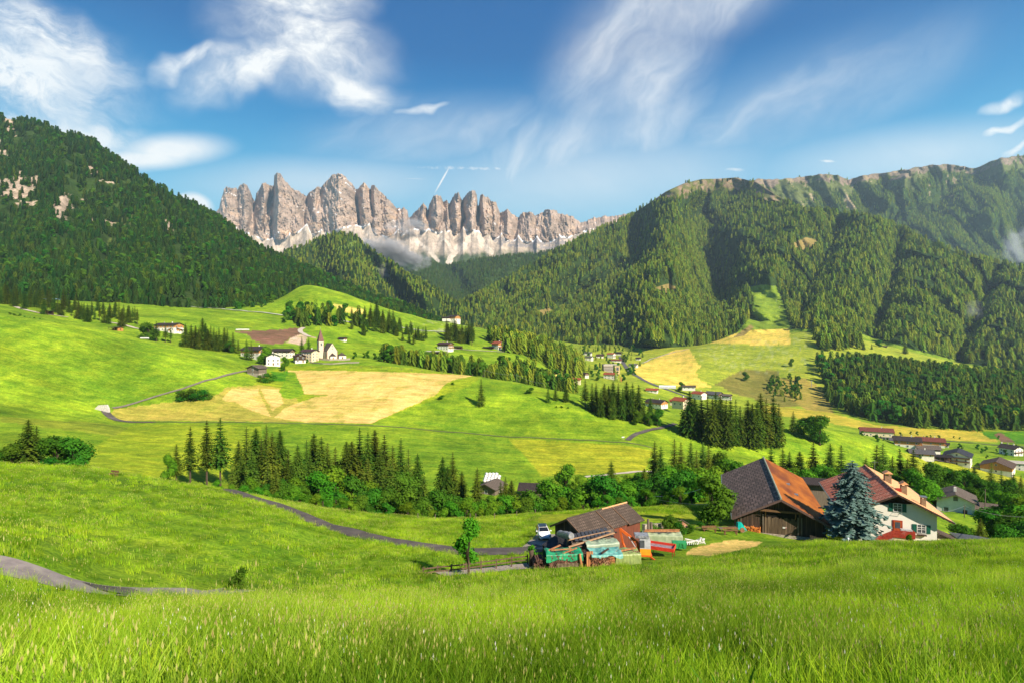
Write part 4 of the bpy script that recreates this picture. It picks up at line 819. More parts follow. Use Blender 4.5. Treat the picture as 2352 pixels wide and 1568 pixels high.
R_DARK=roofmat('dark_roof',(.075,.058,.055),(.05,.04,.04))
R_BROWN=roofmat('brown_roof',(.16,.11,.085),(.10,.07,.055))
R_PURP=roofmat('purple_brown_roof',(.12,.065,.07),(.08,.045,.05))
R_RED=roofmat('red_roof',(.48,.13,.06),(.36,.09,.045))
R_MAROON=roofmat('maroon_roof',(.27,.085,.06),(.2,.06,.045))
R_BLUE=roofmat('slate_blue_roof',(.06,.065,.085),(.04,.045,.06))
R_GREY=roofmat('grey_roof',(.17,.16,.165),(.11,.105,.11))
R_SHIN=roofmat('shingle_roof',(.24,.20,.165),(.15,.12,.10),5)
def slab(mb,a,b,c,d,th):
    "roof plane a-b (eave) c-d (ridge), thickness downwards"
    n=(Vector(b)-Vector(a)).cross(Vector(d)-Vector(a)).normalized()
    if n.z<0: n=-n
    o=n*th; mb.add([Vector(a)-o,Vector(b)-o,Vector(c)-o,Vector(d)-o,a,b,c,d],[(0,3,2,1),(4,5,6,7),(0,1,5,4),(1,2,6,5),(2,3,7,6),(3,0,4,7)])
def uvroof(me):
    "u along the ridge (y), v down the slope"
    uv=me.uv_layers.new(name='UVMap')
    for p in me.polygons:
        s_=max(abs(p.normal.z),.05)
        for li in p.loop_indices:
            v=me.vertices[me.loops[li].vertex_index].co; uv.data[li].uv=(v.y,v.x/s_)
def seat(p):
    "slide a point along its line of sight (a little) until it rests on the ground"
    p=Vector(p)
    if p.y<150: return p
    best=None
    for q in np.linspace(.84,1.18,35):
        c=p*q; d=abs(c.z-gz(c.x,c.y))+abs(q-1)*4
        if best is None or d<best[0]: best=(d,c)
    return best[1]
def house(name,cat,label,pos,yaw,W,L,H,pitch=22,wall=WHITE,upper=None,upz=.55,roof=R_BROWN,over=(1.1,1.3),sides=(2,3),gable=(2,2),chim=1,balc=0,sh=None,group=None,basez=4,door=True,frame=CURT,base=None,winw=1.15,rows_=None,gwood=None,off=0.0):
    """gable house: ridge along local y, front gable at -y. upper: wood cladding above upz*H"""
    pos=seat(pos); e=empty(name,pos,math.radians(yaw),label=label,cat=cat,group=group); t=math.tan(math.radians(pitch)); w=W/2; l=L/2; xr=off*w
    zr=H+t*w
    pent=lambda z0,ins=0:[(-w+ins,z0),(w-ins,z0),(w-ins,H+t*(0 if off==0 else 0)),(xr,zr-.06),(-w+ins,H)]
    if upper is None:
        MB().prism([(-w,-basez),(w,-basez),(w,H),(xr,zr-.08),(-w,H)],-l,l).build('wall',wall,e)
    else:
        zu=H*upz
        MB().box(-w,w,-l,l,-basez,zu).build('wall',wall,e)
        MB().prism([(-w-.06,zu+.003),(w+.06,zu+.003),(w+.06,H),(xr,zr-.08),(-w-.06,H)],-l-.06,l+.06).build('upper_wall',upper,e)
    ox,oy=over; mb=MB(); tl=(zr-H)/(w+xr); tr=(zr-H)/(w-xr); th=.22
    slab(mb,(-w-ox,-l-oy,H-tl*ox+.12),(-w-ox,l+oy,H-tl*ox+.12),(xr,l+oy,zr+.12),(xr,-l-oy,zr+.12),th)
    slab(mb,(w+ox,-l-oy,H-tr*ox+.12),(w+ox,l+oy,H-tr*ox+.12),(xr+.002,l+oy,zr+.12),(xr+.002,-l-oy,zr+.12),th)
    me=mb.mesh('roof',roof); uvroof(me); ro=mk('roof',me,e)
    for i in range(chim):
        y=l*(-.35+.8*i); c=MB().box(xr-.35,xr+.35,y-.35,y+.35,zr-.4,zr+1.3).build('chimney',WHITE if i%2==0 else STONE,ro); 
    # windows shared mesh
    wb=MB(); fb=MB(); hw=winw/2
    wme=MB().box(-hw,hw,-.04,.02,-.7,.7).mesh('window',GLASS)
    fm=MB().box(-hw-.1,-hw,-.08,.0,-.8,.8).box(hw,hw+.1,-.08,.0,-.8,.8).box(-hw,hw,-.08,.0,.7,.8).box(-hw,hw,-.08,.0,-.8,-.7).mesh('window_frame',frame)
    shm=MB().box(-hw-.62,-hw-.12,-.09,-.02,-.68,.68).box(hw+.12,hw+.62,-.09,-.02,-.68,.68).mesh('shutter',sh) if sh else None
    def win(x,y,z,r):
        o=mk('window',wme,e,(x,y,z)); o.rotation_euler=(0,0,r); mk('window_frame',fm,o)
        if shm: mk('shutter',shm,o)
    nf=rows_ or max(1,int(H/2.7)); ex=.07 if upper else .01
    for f in range(nf):
        z=1.5+f*2.7
        for i in range(gable[0]):
            x=-w+W*(i+.5)/gable[0]
            if door and f==0 and i==gable[0]//2: continue
            win(x,-l-ex,z,0)
        for i in range(sides[1]): 
            y=-l+L*(i+.5)/sides[1]; win(w+ex,y,z,math.pi/2); win(-w-ex,y,z,-math.pi/2)
    if zr-H>1.8: win(xr,-l-ex,H+(zr-H)*.32,0)
    if door: MB().box(-.55,.55,-l-.09,-l+.05,-.05,2.1).build('door',MWOOD,e,loc=(-w+W*(gable[0]//2+.5)/gable[0],0,0))
    for b in range(balc):
        z=2.6+b*2.7; m=MB(); m.box(-w+.4,w-.4,-l-1.2,-l-.1,z,z+.12).box(-w+.4,w-.4,-l-1.25,-l-1.13,z+.12,z+1.05).box(-w+.36,-w+.46,-l-1.13,-l-.1,z+.12,z+1.05).box(w-.46,w-.36,-l-1.13,-l-.1,z+.12,z+1.05); m.build('balcony',MWOOD if upper is None else OWOOD,e)
    return e
def ph(px_,py_,D=None,lo=0,hi=1e9):
    "house position: on sight line (px,py) at distance D, or where that line meets the ground"
    if D is None: return hit(px_,py_,lo,hi)
    return P(px_,py_,D)
YB=lambda yaw,px_: yaw
# --- the church ---
cp=P(757,824.6,548); e=empty('church',cp,math.radians(38),label='pale stone church with steep grey roof and tall pointed bell tower on a terrace',cat='church')
ASHL=mat('pale_rubble_wall',(.66,.58,.46),(.50,.42,.33),1.3,.95,(1,1,1),.4,4)
MB().prism([(-5,-3),(5,-3),(5,8),(0,15.4),(-5,8)],-7,7).build('nave_wall',ASHL,e)
mb=MB(); slab(mb,(-5.4,-7.15,7.6),(-5.4,7.3,7.6),(0,7.3,15.6),(0,-7.15,15.6),.22); slab(mb,(5.4,-7.15,7.6),(5.4,7.3,7.6),(.002,7.3,15.6),(.002,-7.15,15.6),.22)
me=mb.mesh('roof',R_SHIN); uvroof(me); mk('roof',me,e)
MB().prism([(-4.2,-3),(4.2,-3),(4.2,7),(-4.2,7)],7.02,11).build('apse_wall',ASHL,e)
mb=MB(); mb.add([(-4.5,7.3,7),(4.5,7.3,7),(4.5,11.4,7),(-4.5,11.4,7),(0,7.3,12.5)],[(0,1,2,3),(0,4,1),(1,4,2),(2,4,3),(3,4,0)]).build('apse_roof',R_SHIN,e)
qz=MB()
for x in (-5,5):
    for i in range(9): qz.box(x-.35-(i%2)*.2,x+.35+(i%2)*.2,-7.06,-6.9,i*.88,i*.88+.42)
qz.build('corner_stones',mat('red_sandstone',(.34,.12,.08)),e)
MB().box(-2.6,2.6,-9.6,-7.07,-2,3.1).build('porch_wall',WHITE,e)
MB().add([(-3.1,-10,3.1),(3.1,-10,3.1),(3.1,-7.08,3.1),(-3.1,-7.08,3.1),(0,-7.09,6.3)],[(0,3,2,1),(0,1,4),(1,2,4),(3,0,4)]).build('porch_roof',R_BROWN,e)
MB().box(-.7,.7,-9.7,-9.55,-.2,2.2).build('door',OWOOD,e)
MB().tube([(0,-7.1,10.2),(0,-7.02,10.2)],.5,12).build('round_window',GLASS,e); MB().box(-.35,.35,-7.1,-7.02,12,12.9).build('window',GLASS,e)
for y in (-3,2): MB().box(-5.06,-4.98,y-.5,y+.5,3.4,6.4).build('window',GLASS,e)
T=empty('tower_parts',(0,0,0)); bpy.data.objects.remove(T)
tx,ty=-7.4,4.2
MB().box(tx-2.4,tx+2.4,ty-2.4,ty+2.4,-3,17.2).build('tower_wall',ASHL,e)
q=MB()
for sx in (-1,1):
    for sy in (-1,1):
        for i in range(19):
            d_=.3+.2*(i%2); x=tx+sx*2.4; y=ty+sy*2.4
            q.box(min(x+.05*sx,x-d_*sx),max(x+.05*sx,x-d_*sx),min(y+.05*sy,y-d_*sy),max(y+.05*sy,y-d_*sy),i*.9,i*.9+.45)
q.build('tower_corner_stones',bpy.data.materials['red_sandstone'],e)
MB().add([(tx-2.7,ty-2.7,17.2),(tx+2.7,ty-2.7,17.2),(tx+2.7,ty+2.7,17.2),(tx-2.7,ty+2.7,17.2),(tx,ty,29)],[(0,3,2,1),(0,1,4),(1,2,4),(2,3,4),(3,0,4)]).build('spire',R_MAROON if False else mat('spire_shingles',(.20,.10,.085),(.13,.07,.06),2,.8),e)
for a,b in ((0,-2.46),(-2.46,0)):
    for z in (12.9,):
        (MB().box(tx-.65,tx+.65,ty+b-.03,ty+b+.03,z,z+2.6) if a==0 else MB().box(tx+a-.03,tx+a+.03,ty-.65,ty+.65,z,z+2.6)).build('belfry_window',GLASS,e)
MB().tube([(tx,ty,29),(tx,ty,30.6)],.06,5).box(tx-.4,tx+.4,ty-.05,ty+.05,29.9,30.05).build('cross',METAL,e)
e=empty('chapel',P(785,823.6,552),math.radians(30),label='tiny white chapel with pyramid roof right of the church',cat='chapel')
MB().box(-3.4,3.4,-3.2,3.2,-3,3.1).build('wall',WHITE,e); MB().add([(-3.9,-3.7,3.1),(3.9,-3.7,3.1),(3.9,3.7,3.1),(-3.9,3.7,3.1),(0,0,6.3)],[(0,3,2,1),(0,1,4),(1,2,4),(2,3,4),(3,0,4)]).build('roof',R_SHIN,e); MB().box(-.7,.7,-3.26,-3.18,-.2,2).build('door',MWOOD,e)
def wallrun(name,pts,h,th,m,label,cat,cap=None,rail=None,down=1.0):
    mb=MB(); pr=None
    for a,b in zip(pts[:-1],pts[1:]):
        a=Vector(a);b=Vector(b); d=(b-a); n=Vector((-d.y,d.x,0)).normalized()*th/2
        mb.add([a-n-Vector((0,0,down)),b-n-Vector((0,0,down)),b+n-Vector((0,0,down)),a+n-Vector((0,0,down)),a-n+Vector((0,0,h)),b-n+Vector((0,0,h)),b+n+Vector((0,0,h)),a+n+Vector((0,0,h))],[(0,3,2,1),(4,5,6,7),(0,1,5,4),(1,2,6,5),(2,3,7,6),(3,0,4,7)])
    o=mb.build(name,m,label=label,cat=cat)
    return o
wallrun('stone_wall',[P(730,823.5,538),P(757,826,532),P(785,825.5,534),P(804,824,545)],.9,.5,STONE,'low pale stone wall along the church terrace','wall')
wallrun('stone_wall',[hit(712,833,500,560),hit(742,836,500,560),hit(765,841,500,560),hit(795,842,500,560),hit(825,836,500,560)],1.0,.6,STONE,'curved field wall around the meadow below the church','wall')
wallrun('stone_wall',[hit(608,844,480,540),hit(630,840,490,540),hit(648,832,490,540)],1.1,.5,CONC,'grey wall along the lane below the white farmhouse','wall')
H_=house
H_('farmhouse','house','large farmhouse with dark roof, white walls and golden wooden gable left of church',P(588,823,532),62,13,25,8.2,24,upper=OWOOD,upz=.62,roof=R_DARK,sides=(2,5),gable=(3,2),chim=1,basez=6)
H_('farmhouse','house','white three-storey farmhouse behind the small wooden barn, foremost of the hamlet',P(626,838,506),28,11,13,7.8,24,upper=None,roof=R_DARK,sides=(2,4),gable=(3,3),chim=1,basez=6)
H_('farmhouse','house','long white house with dark roof just behind the foremost white farmhouse',P(650,819,556),78,9,19,5.8,24,upper=MWOOD,upz=.68,roof=R_DARK,sides=(2,4),gable=(2,2),chim=0,basez=5)
H_('farmhouse','house','dark wooden farm building with purple-brown roof and pale base in the hamlet',P(688,832,524),30,9,10,6,26,upper=DWOOD,upz=.35,roof=R_PURP,sides=(2,2),gable=(2,2),chim=0,basez=5)
H_('farmhouse','house','tall cream house with purple-brown roof immediately left of the bell tower',P(712,829,534),66,9,12.5,9.2,22,wall=CREAM,roof=R_PURP,sides=(2,4),gable=(2,3),chim=1,basez=6)
H_('barn','barn','small weathered grey wooden barn on a pale base below the hamlet',P(590,861,478),-20,11.5,8,5.8,20,wall=STONE,upper=GWOOD,upz=.3,roof=R_SHIN,sides=(0,0),gable=(1,0),chim=0,door=False,basez=4,rows_=0)
H_('hut','hut','small wooden hut alone on the slope above the church',P(787,782,640),62,5,9,3,20,upper=MWOOD,upz=.4,roof=R_DARK,sides=(1,1),gable=(1,1),chim=0,rows_=1,winw=.6)
H_('farmhouse','house','long hill farmhouse with dark roof on the upper left, trees below',P(388,760,602),74,12,27,6.4,20,upper=OWOOD,upz=.5,roof=R_DARK,sides=(2,6),gable=(2,2),chim=2,basez=6)
H_('annex','annex','low wooden annex with grey roof in front of the long hill farmhouse',P(404,764,588),20,12,9,3.4,20,upper=OWOOD,upz=.5,roof=R_GREY,sides=(1,2),gable=(4,1),chim=0,basez=5)
def openshed(name,label,pos,yaw,W,L,H,roof,bays=4,group=None):
    pos=seat(pos); e=empty(name,pos,math.radians(yaw),label=label,cat='shed',group=group)
    MB().box(-W/2,W/2,L/2-.15,L/2,-2,H-.2).build('back_wall',DWOOD,e)
    for i in range(bays+1): x=-W/2+W*i/bays; MB().box(x-.12,x+.12,-L/2,-L/2+.24,-2,H).build('post',MWOOD,e)
    MB().add([(-W/2-.6,-L/2-.7,H),(W/2+.6,-L/2-.7,H),(W/2+.6,L/2+.5,H+.9),(-W/2-.6,L/2+.5,H+.9),(-W/2-.6,-L/2-.7,H+.2),(W/2+.6,-L/2-.7,H+.2),(W/2+.6,L/2+.5,H+1.1),(-W/2-.6,L/2+.5,H+1.1)],[(0,3,2,1),(4,5,6,7),(0,1,5,4),(1,2,6,5),(2,3,7,6),(3,0,4,7)]).build('roof',roof,e)
    return e
openshed('shed','open wooden shed with posts beside the gravel track, upper left',P(104,721,622),-18,17,6,3.2,R_DARK,5)
H_('shed','shed','small orange wooden shed below the trees at the upper left',P(273,759,585),55,5,8,3,12,wall=OWOOD,roof=R_DARK,sides=(0,1),gable=(1,1),chim=0,rows_=1)
openshed('shed','open machine shed beside the small orange wooden shed',P(260,759,587),-15,7,4,2.6,R_DARK,2)
H_('farmhouse','house','red-roofed farmhouse at the forest edge high above the church',P(706,692,935),70,12,17,7,22,upper=OWOOD,upz=.5,roof=R_RED,sides=(2,4),gable=(2,2),chim=1,basez=5)
H_('farmhouse','house','brown-roofed farmhouse right of the red-roofed one, high above the church',P(735,696,930),62,13,17,7,24,upper=MWOOD,upz=.5,roof=R_BROWN,sides=(2,4),gable=(3,2),chim=0,basez=5)
H_('farmhouse','house','farmhouse with dark roof standing on the skyline ridge of the meadow',P(1043,737,1000),55,14,17,7,24,upper=OWOOD,upz=.45,roof=R_DARK,sides=(1,3),gable=(2,2),chim=0,basez=6)
H_('shed','shed','low dark-roofed shed left of the ridge farmhouse',P(1025,733,1004),80,8,12,2.4,20,upper=DWOOD,upz=.3,roof=R_DARK,sides=(0,1),gable=(1,1),chim=0,rows_=1)
H_('farmhouse','house','white farmhouse with purple-brown roof below the square copse',P(1023,803,788),58,11,18,7.6,22,upper=MWOOD,upz=.6,roof=R_PURP,sides=(2,4),gable=(3,2),chim=2,balc=1,basez=6)
openshed('shed','open timber shed right of the purple-roofed farmhouse below the copse',P(1050,801,790),-8,14,6,3,R_BROWN,4)
openshed('shed','low open machine shed with pale roof above the long conifer row',P(999,813,745),-5,22,7,3.2,CONC,5)
H_('farmhouse','house','white farmhouse with bright orange-red roof on the green knoll',P(1144,801,800),48,13,13,8,24,upper=OWOOD,upz=.62,roof=R_RED,sides=(2,4),gable=(4,3),chim=1,balc=1,basez=6)
openshed('shed','low garage with dark roof left of the orange-roofed farmhouse',P(1122,802,800),0,15,6,2.8,R_DARK,3)
# --- village at the road ---
V=[('small house','white house with brown roof at the left end of the valley village',1336,829,1010,40,9,11,5.5,R_BROWN,None,1),
('house','grey-roofed white house farthest back in the valley village',1350,815,1130,70,10,17,4.5,R_GREY,None,1),
('house','tall white house with grey roof in front of the farthest village house',1353,828,1040,60,10,14,7,R_GREY,None,1),
('house','brown wooden house left of the red-roofed village house',1378,821,1080,70,11,14,5,R_PURP,MWOOD,1),
('house','white house with bright red roof at the back of the village',1404,821,1090,55,12,15,8,R_RED,None,1),
('barn','dark wooden barn right of the red-roofed house at the back of the village',1421,815,1130,62,12,16,5,R_DARK,DWOOD,0),
('house','low reddish hall with flat brown roof before the red-roofed village house',1414,831,1040,75,11,22,3.4,R_MAROON,None,0),
('house','white house with garage right of the village road',1455,843,1010,60,11,15,4.5,R_GREY,None,1),
('hut','small dark-roofed hut right above the house with the garage',1466,826,1080,60,7,9,4,R_DARK,MWOOD,0),
('house','white house with orange-red roof below the terraced building',1402,869,930,60,12,18,7,R_RED,None,1),
('house','narrow white house with dark roof hidden behind yellow-green larches',1344,866,920,30,7,9,6,R_DARK,MWOOD,0),
('house','white house with dark brown roof on the pale meadow knoll',1313,867,880,62,11,16,6.5,R_BROWN,MWOOD,2),
('house','cream house with orange roof below the brown-roofed house on the knoll',1318,879,850,75,10,18,5,R_RED,None,0),
('house','low building with blue-grey roof left of the cream orange-roofed house',1293,877,855,75,9,18,3,R_BLUE,None,0),
('house','white house with red roof behind the big brown-roofed guesthouse',1498,900,700,66,10,15,3.4,R_RED,None,1),
('house','big white guesthouse with dark brown roof and orange wooden gable',1508,931,575,42,14,22,4.6,R_DARK,OWOOD,2),
('house','cream house with red roof right of the big brown-roofed guesthouse',1565,930,560,36,10,11,4.4,R_RED,None,1),
('house','white house with red roof left of the grey-roofed barn',1606,911,610,36,12,14,4.6,R_RED,None,1),
('barn','large wooden barn with grey roof behind the conifer clump',1640,910,625,44,14,18,3.6,R_GREY,MWOOD,0),
('house','small house with pale roof right of the grey-roofed barn',1669,913,610,55,8,10,3.2,R_SHIN,MWOOD,0),
('house','low brown-roofed farm building on the golden field edge',1582,892,720,74,9,18,3.2,R_BROWN,None,0),
('house','low red-roofed hut left of the cream red-roofed house',1549,925,575,60,6,9,3,R_RED,REDP,0)]
for nm,lab,x,y,D,yaw,W,L,Hh,rf,up,ch in V:
    big=lab.startswith('big')
    H_({'small house':'village_house','house':'village_house'}.get(nm,nm),'house' if 'house' in nm else nm,lab,P(x,y,D),yaw,W,L,Hh,23,wall=CREAM if 'cream' in lab else WHITE,upper=up,upz=.5,roof=rf,sides=(2,2+(L>14)+2*big),gable=(2+(W>11),2),chim=ch,balc=1 if (Hh>7 and 'barn' not in nm) else 0,basez=2.6,group='houses of the valley village')
e=empty('terraced_building',P(1402,851,990),math.radians(8),label='long terraced concrete building with grass-topped levels beside the village road',cat='building')
for i in range(5): MB().box(-13+i*.2,12,-6+i*1.6,8+i,-6 if i==0 else -1+i*3.1-3,-1+i*3.1).build('storey',mat('tan_render',(.52,.42,.28),(.42,.34,.22),.5) if i%2 else CONC,e)
for i in range(4): MB().box(-12.6,11.6,-6.06+i*1.6,-6.0+i*1.6,-.6+(i-1)*3.1+.6,(i)*3.1-1.6).build('window_band',GLASS,e)
e=empty('lift_building',P(1416,850,960),math.radians(12),label='square tan tower building with green flat roof beside the terraced building',cat='building')
MB().box(-4.5,4.5,-4,4,-6,8).build('wall',mat('ochre_render',(.55,.42,.22)),e); MB().box(-4.9,4.9,-4.4,4.4,8.003,8.8).build('roof',mat('green_roof',(.12,.2,.08)),e); MB().box(-2,2.4,-4.06,-3.98,0,5.5).build('gate',GLASS,e)
e=empty('greenhouse',P(1533,889,705),math.radians(72),label='long low white greenhouse on the edge of the golden field',cat='greenhouse')
MB().prism([(-3,-1),(3,-1),(3,1.2),(1.6,2.5),(-1.6,2.5),(-3,1.2)],-10,10).build('cover',CURT,e); MB().box(-.7,.7,-10.06,-10.01,0,2).build('door',METAL,e)
e=empty('crane',P(1427,888,860),math.radians(20),label='orange construction crane among the village trees',cat='crane')
MB().box(-.5,.5,-.5,.5,-8,15).build('mast',OWOOD,e); MB().bar((-1,0,9),(-3.4,0,19),.5).build('jib',OWOOD,e)
# --- village at the right ---
V=[('village_house','long apartment house with maroon roof and balconies at the green rise',2012,1004,620,66,15,29,7.5,R_MAROON,None,1,2,CREAM),
('village_house','white house with grey-brown roof beside the small blue spruce',2044,1018,585,70,10,16,4.2,R_GREY,None,0,0,WHITE),
('village_house','dark-roofed house with orange wooden side and red balconies',2083,1025,562,60,13,18,6,R_DARK,OWOOD,3,1,WHITE),
('village_house','maroon-roofed house with white gable behind the grey sloping barn',2136,1025,566,60,14,22,6.5,R_MAROON,OWOOD,2,1,WHITE),
('barn','barn with steep grey shingle roof before the maroon-roofed house',2129,1036,532,74,11,15,3,R_SHIN,DWOOD,0,0,WHITE),
('hut','small dark timber hut right of the maroon-roofed house',2167,1025,560,50,7,8,3,R_DARK,DWOOD,0,0,WHITE),
('village_house','low house with grey-brown roof and skylights left of the carports',2115,1046,500,66,11,15,2.8,R_GREY,OWOOD,2,0,WHITE),
('village_house','large white guesthouse with slate-blue roof and red balconies, village right',2200,1062,445,-42,17,22,7,R_BLUE,None,0,2,WHITE),
('barn','huge barn with grey-brown roof, orange timber gable and white base at right',2292,1080,400,-46,19,24,5.2,R_BROWN,OWOOD,0,0,WHITE),
('village_house','white house with dark roof and red balcony at the far right edge',2322,1043,484,20,13,12,6.4,R_DARK,None,3,1,WHITE),
('village_house','plain modern pale building with flat roof cut by the right picture edge',2352,1078,424,70,12,16,6,CONC,None,0,0,GREYW)]
for nm,lab,x,y,D,yaw,W,L,Hh,rf,up,ch,bal,wl in V:
    big='guesthouse' in lab or 'apartment' in lab
    H_(nm,'house' if 'house' in nm else nm,lab,P(x,y,D),yaw,W,L,Hh,4 if 'flat roof' in lab else 22,wall=wl,upper=up,upz=.45,roof=rf,sides=(2,3+2*big if 'barn' not in nm else 0),gable=(3,3) if 'barn' not in nm else (1,0),chim=ch,balc=bal,basez=3,door='barn' not in nm,group='houses of the village at the right')
openshed('carport','row of dark carports left of the slate-blue-roofed guesthouse',P(2156,1056,452),-18,19,6,3,R_DARK,6)
e=H_('farmhouse','house','white house with grey-brown roof in the trees right of the farmhouse',P(2193,1172,205),-36,9.5,12,4.6,24,roof=R_SHIN,sides=(2,2),gable=(2,2),chim=1,basez=4,rows_=1)
H_('hut','hut','small brown shingled roof among the bushes near the power pole',P(2258,1172,196),60,5,6,1.4,26,wall=GWOOD,roof=R_SHIN,sides=(0,0),gable=(1,0),chim=0,door=False,rows_=0)
H_('shed','shed','little black-roofed shed between the barn and the farmhouse roofs',P(1881,1119,137),72,5,6.5,1.6,14,wall=GWOOD,roof=R_DARK,sides=(0,0),gable=(1,0),chim=0,door=False,rows_=0)
H_('barn','barn','old brown-roofed barn half hidden by conifers in the tree belt',P(1128,1131,236),-25,8,9,3.2,22,wall=GWOOD,roof=R_SHIN,sides=(0,1),gable=(1,1),chim=0,basez=4,door=False,rows_=0)
H_('barn','barn','black-roofed log barn standing in the tree belt left of the shed',P(1229,1140,233),80,7.5,10.5,3.8,24,wall=GWOOD,roof=R_DARK,sides=(0,1),gable=(1,1),chim=0,basez=4,door=False,rows_=0)
# hay bales in white film
BALE=MB().tube([(0,-.6,.62),(0,.6,.62)],.62,14).mesh('bale',CURT,True)
fb=None
pos=[(r_,c_) for r_ in range(4) for c_ in range(5-(r_==3))]
for i,(r_,c_) in enumerate(pos):
    p=P(1113+c_*7.6+r_*1.6,1106.5-r_*5.2,241+r_*1.6); mk('hay_bale',BALE,loc=p,label='white bale, %s from the left in row %s of the stack behind the barn'%(ordn(c_),['one','two','three','four'][r_]),cat='hay bale',group='white wrapped bales behind the old barn').rotation_euler=(0,0,.5)
    bpy.context.scene.objects
for i in range(14):
    p=hit(543+i*2.15,758.8-i*.02,560,800); mk('hay_bale',BALE,loc=p,label='white wrapped bale %s from the left in the row above the ploughed field'%ordn(i),cat='hay bale',group='row of white bales above the ploughed field').scale=(1.2,)*3
for i in range(7):
    p=P(324+i*2.7,778.6,505); mk('hay_bale',BALE,loc=p,label='white wrapped bale %s from the left below the long hill farmhouse'%ordn(i),cat='hay bale',group='white bales on the left meadow crest').scale=(1.1,)*3
# retaining wall with railing at the bend
e=empty('retaining_wall',hit(232,943,250,400),math.radians(-6),label='short white stone retaining wall with railing at the road bend',cat='wall')
MB().prism([(-5.2,-1.5),(4.9,-1.5),(4.9,1.0),(3.6,3.6),(-1.8,3.3),(-5.2,.4)],0,1.2).build('masonry',mat('pale_masonry',(.70,.66,.60),(.36,.33,.30),2.2,.9,(1,1,1),.5),e)
m=MB(); m.bar((-2,.2,4.1),(3.8,.2,4.4),.09)
for i in range(6): x=-1.9+i*1.12; m.bar((x,.2,3.2),(x,.2,4.15+i*.05),.08)
m.build('railing',DWOOD,e)
# poles, wires
def pole(label,p,h,arm=True,r=.12,lean=0):
    e=empty('utility_pole',p,0,label=label,cat='utility pole'); MB().tube([(0,0,-.5),(lean,0,h)],[r,r*.7],7).build('post',GWOOD,e)
    if arm: MB().box(-.5,.5,-.05,.05,h-.5,h-.4).build('crossarm',METAL,e)
    return Vector(p)+Vector((lean,0,h-.3))
def wire(label,a,b,sag,r,m=None):
    pts=[]
    for i in range(13): t=i/12; p=Vector(a).lerp(Vector(b),t); p.z-=sag*4*t*(1-t); pts.append(p)
    MB().tube(pts,r,5).build('power_cable',m or METAL,label=label,cat='cable')
q1=pole('wooden pole on the meadow behind the shed',P(1494,1174,136),3.6,True,.07)
q0=P(1474,1134,150)
wire('sagging cable running from the tree belt to the barn ridge',q0,P(1620,1118,128),1.2,.05)
wire('thin cable from the meadow pole to the barn eave',q1,P(1662,1158,98),.5,.025)
q2=pole('tall wooden pole among the bushes right of the farmhouse',P(2263,1187,150),7.4,False,.14)
q3=pole('short pole beside the farmhouse eave holding the thick cable',P(2215,1182,118),2.2,False,.08)
wire('thick pale cable sweeping out to the right picture edge',q3,P(2420,1184,80),.9,.055)
wire('thin cable between the short pole and the farmhouse wall',q3,P(2150,1176,104),.3,.02)
wire('slack cable from the tall pole to the white house in the trees',q2,P(2205,1176,198),1.5,.03)
a=pole('grey concrete pole at the end of the church meadow',hit(1112,858,400,520),6.2,False,.14); b=pole('second grey pole along the wood edge right of the church meadow',hit(1187,871,400,520),6.4,False,.14); c_=pole('third grey pole beside the valley trees',hit(1251,892,380,520),4.5,False,.14)
wire('cable between the first two poles along the wood edge',a,b,1.2,.07); wire('cable between the second and third poles along the wood edge',b,c_,1.6,.07)
# ski lift pylons
PM=MB().box(-.25,.25,-.25,.25,-1,8).mesh('pylon_post',METAL); PA=MB().box(-1.7,1.7,-.2,.2,8.01,8.5).mesh('pylon_crossarm',METAL)
for i,(x,y,s_) in enumerate([(1864,888,VAL),(1849,832,VAL),(1838,806,VAL),(1822,783,RIGHT),(1811,757,RIGHT),(1803,745,RIGHT),(1797,732,RIGHT),(1787,710,RIGHT),(1783,695,RIGHT),(1774,662,RIGHT)]):
    if s_ is VAL: p=hit(x,y,700,1530)
    else:
        c=np.searchsorted(s_.xs,x); r=np.nonzero(s_.Y[:s_.nfront,c]<=y)[0][0]; p=Vector((s_.X[r,c],s_.D[r,c],s_.Z[r,c]))
    e=empty('lift_pylon',p,.3,label='pale ski lift pylon, %s up the slope from the brown pasture'%ordn(i),cat='pylon',group='ski lift pylons'); f_=.9 if i else 1.3; e.scale=(f_,)*3
    mk('post',PM,e); mk('crossarm',PA,e)
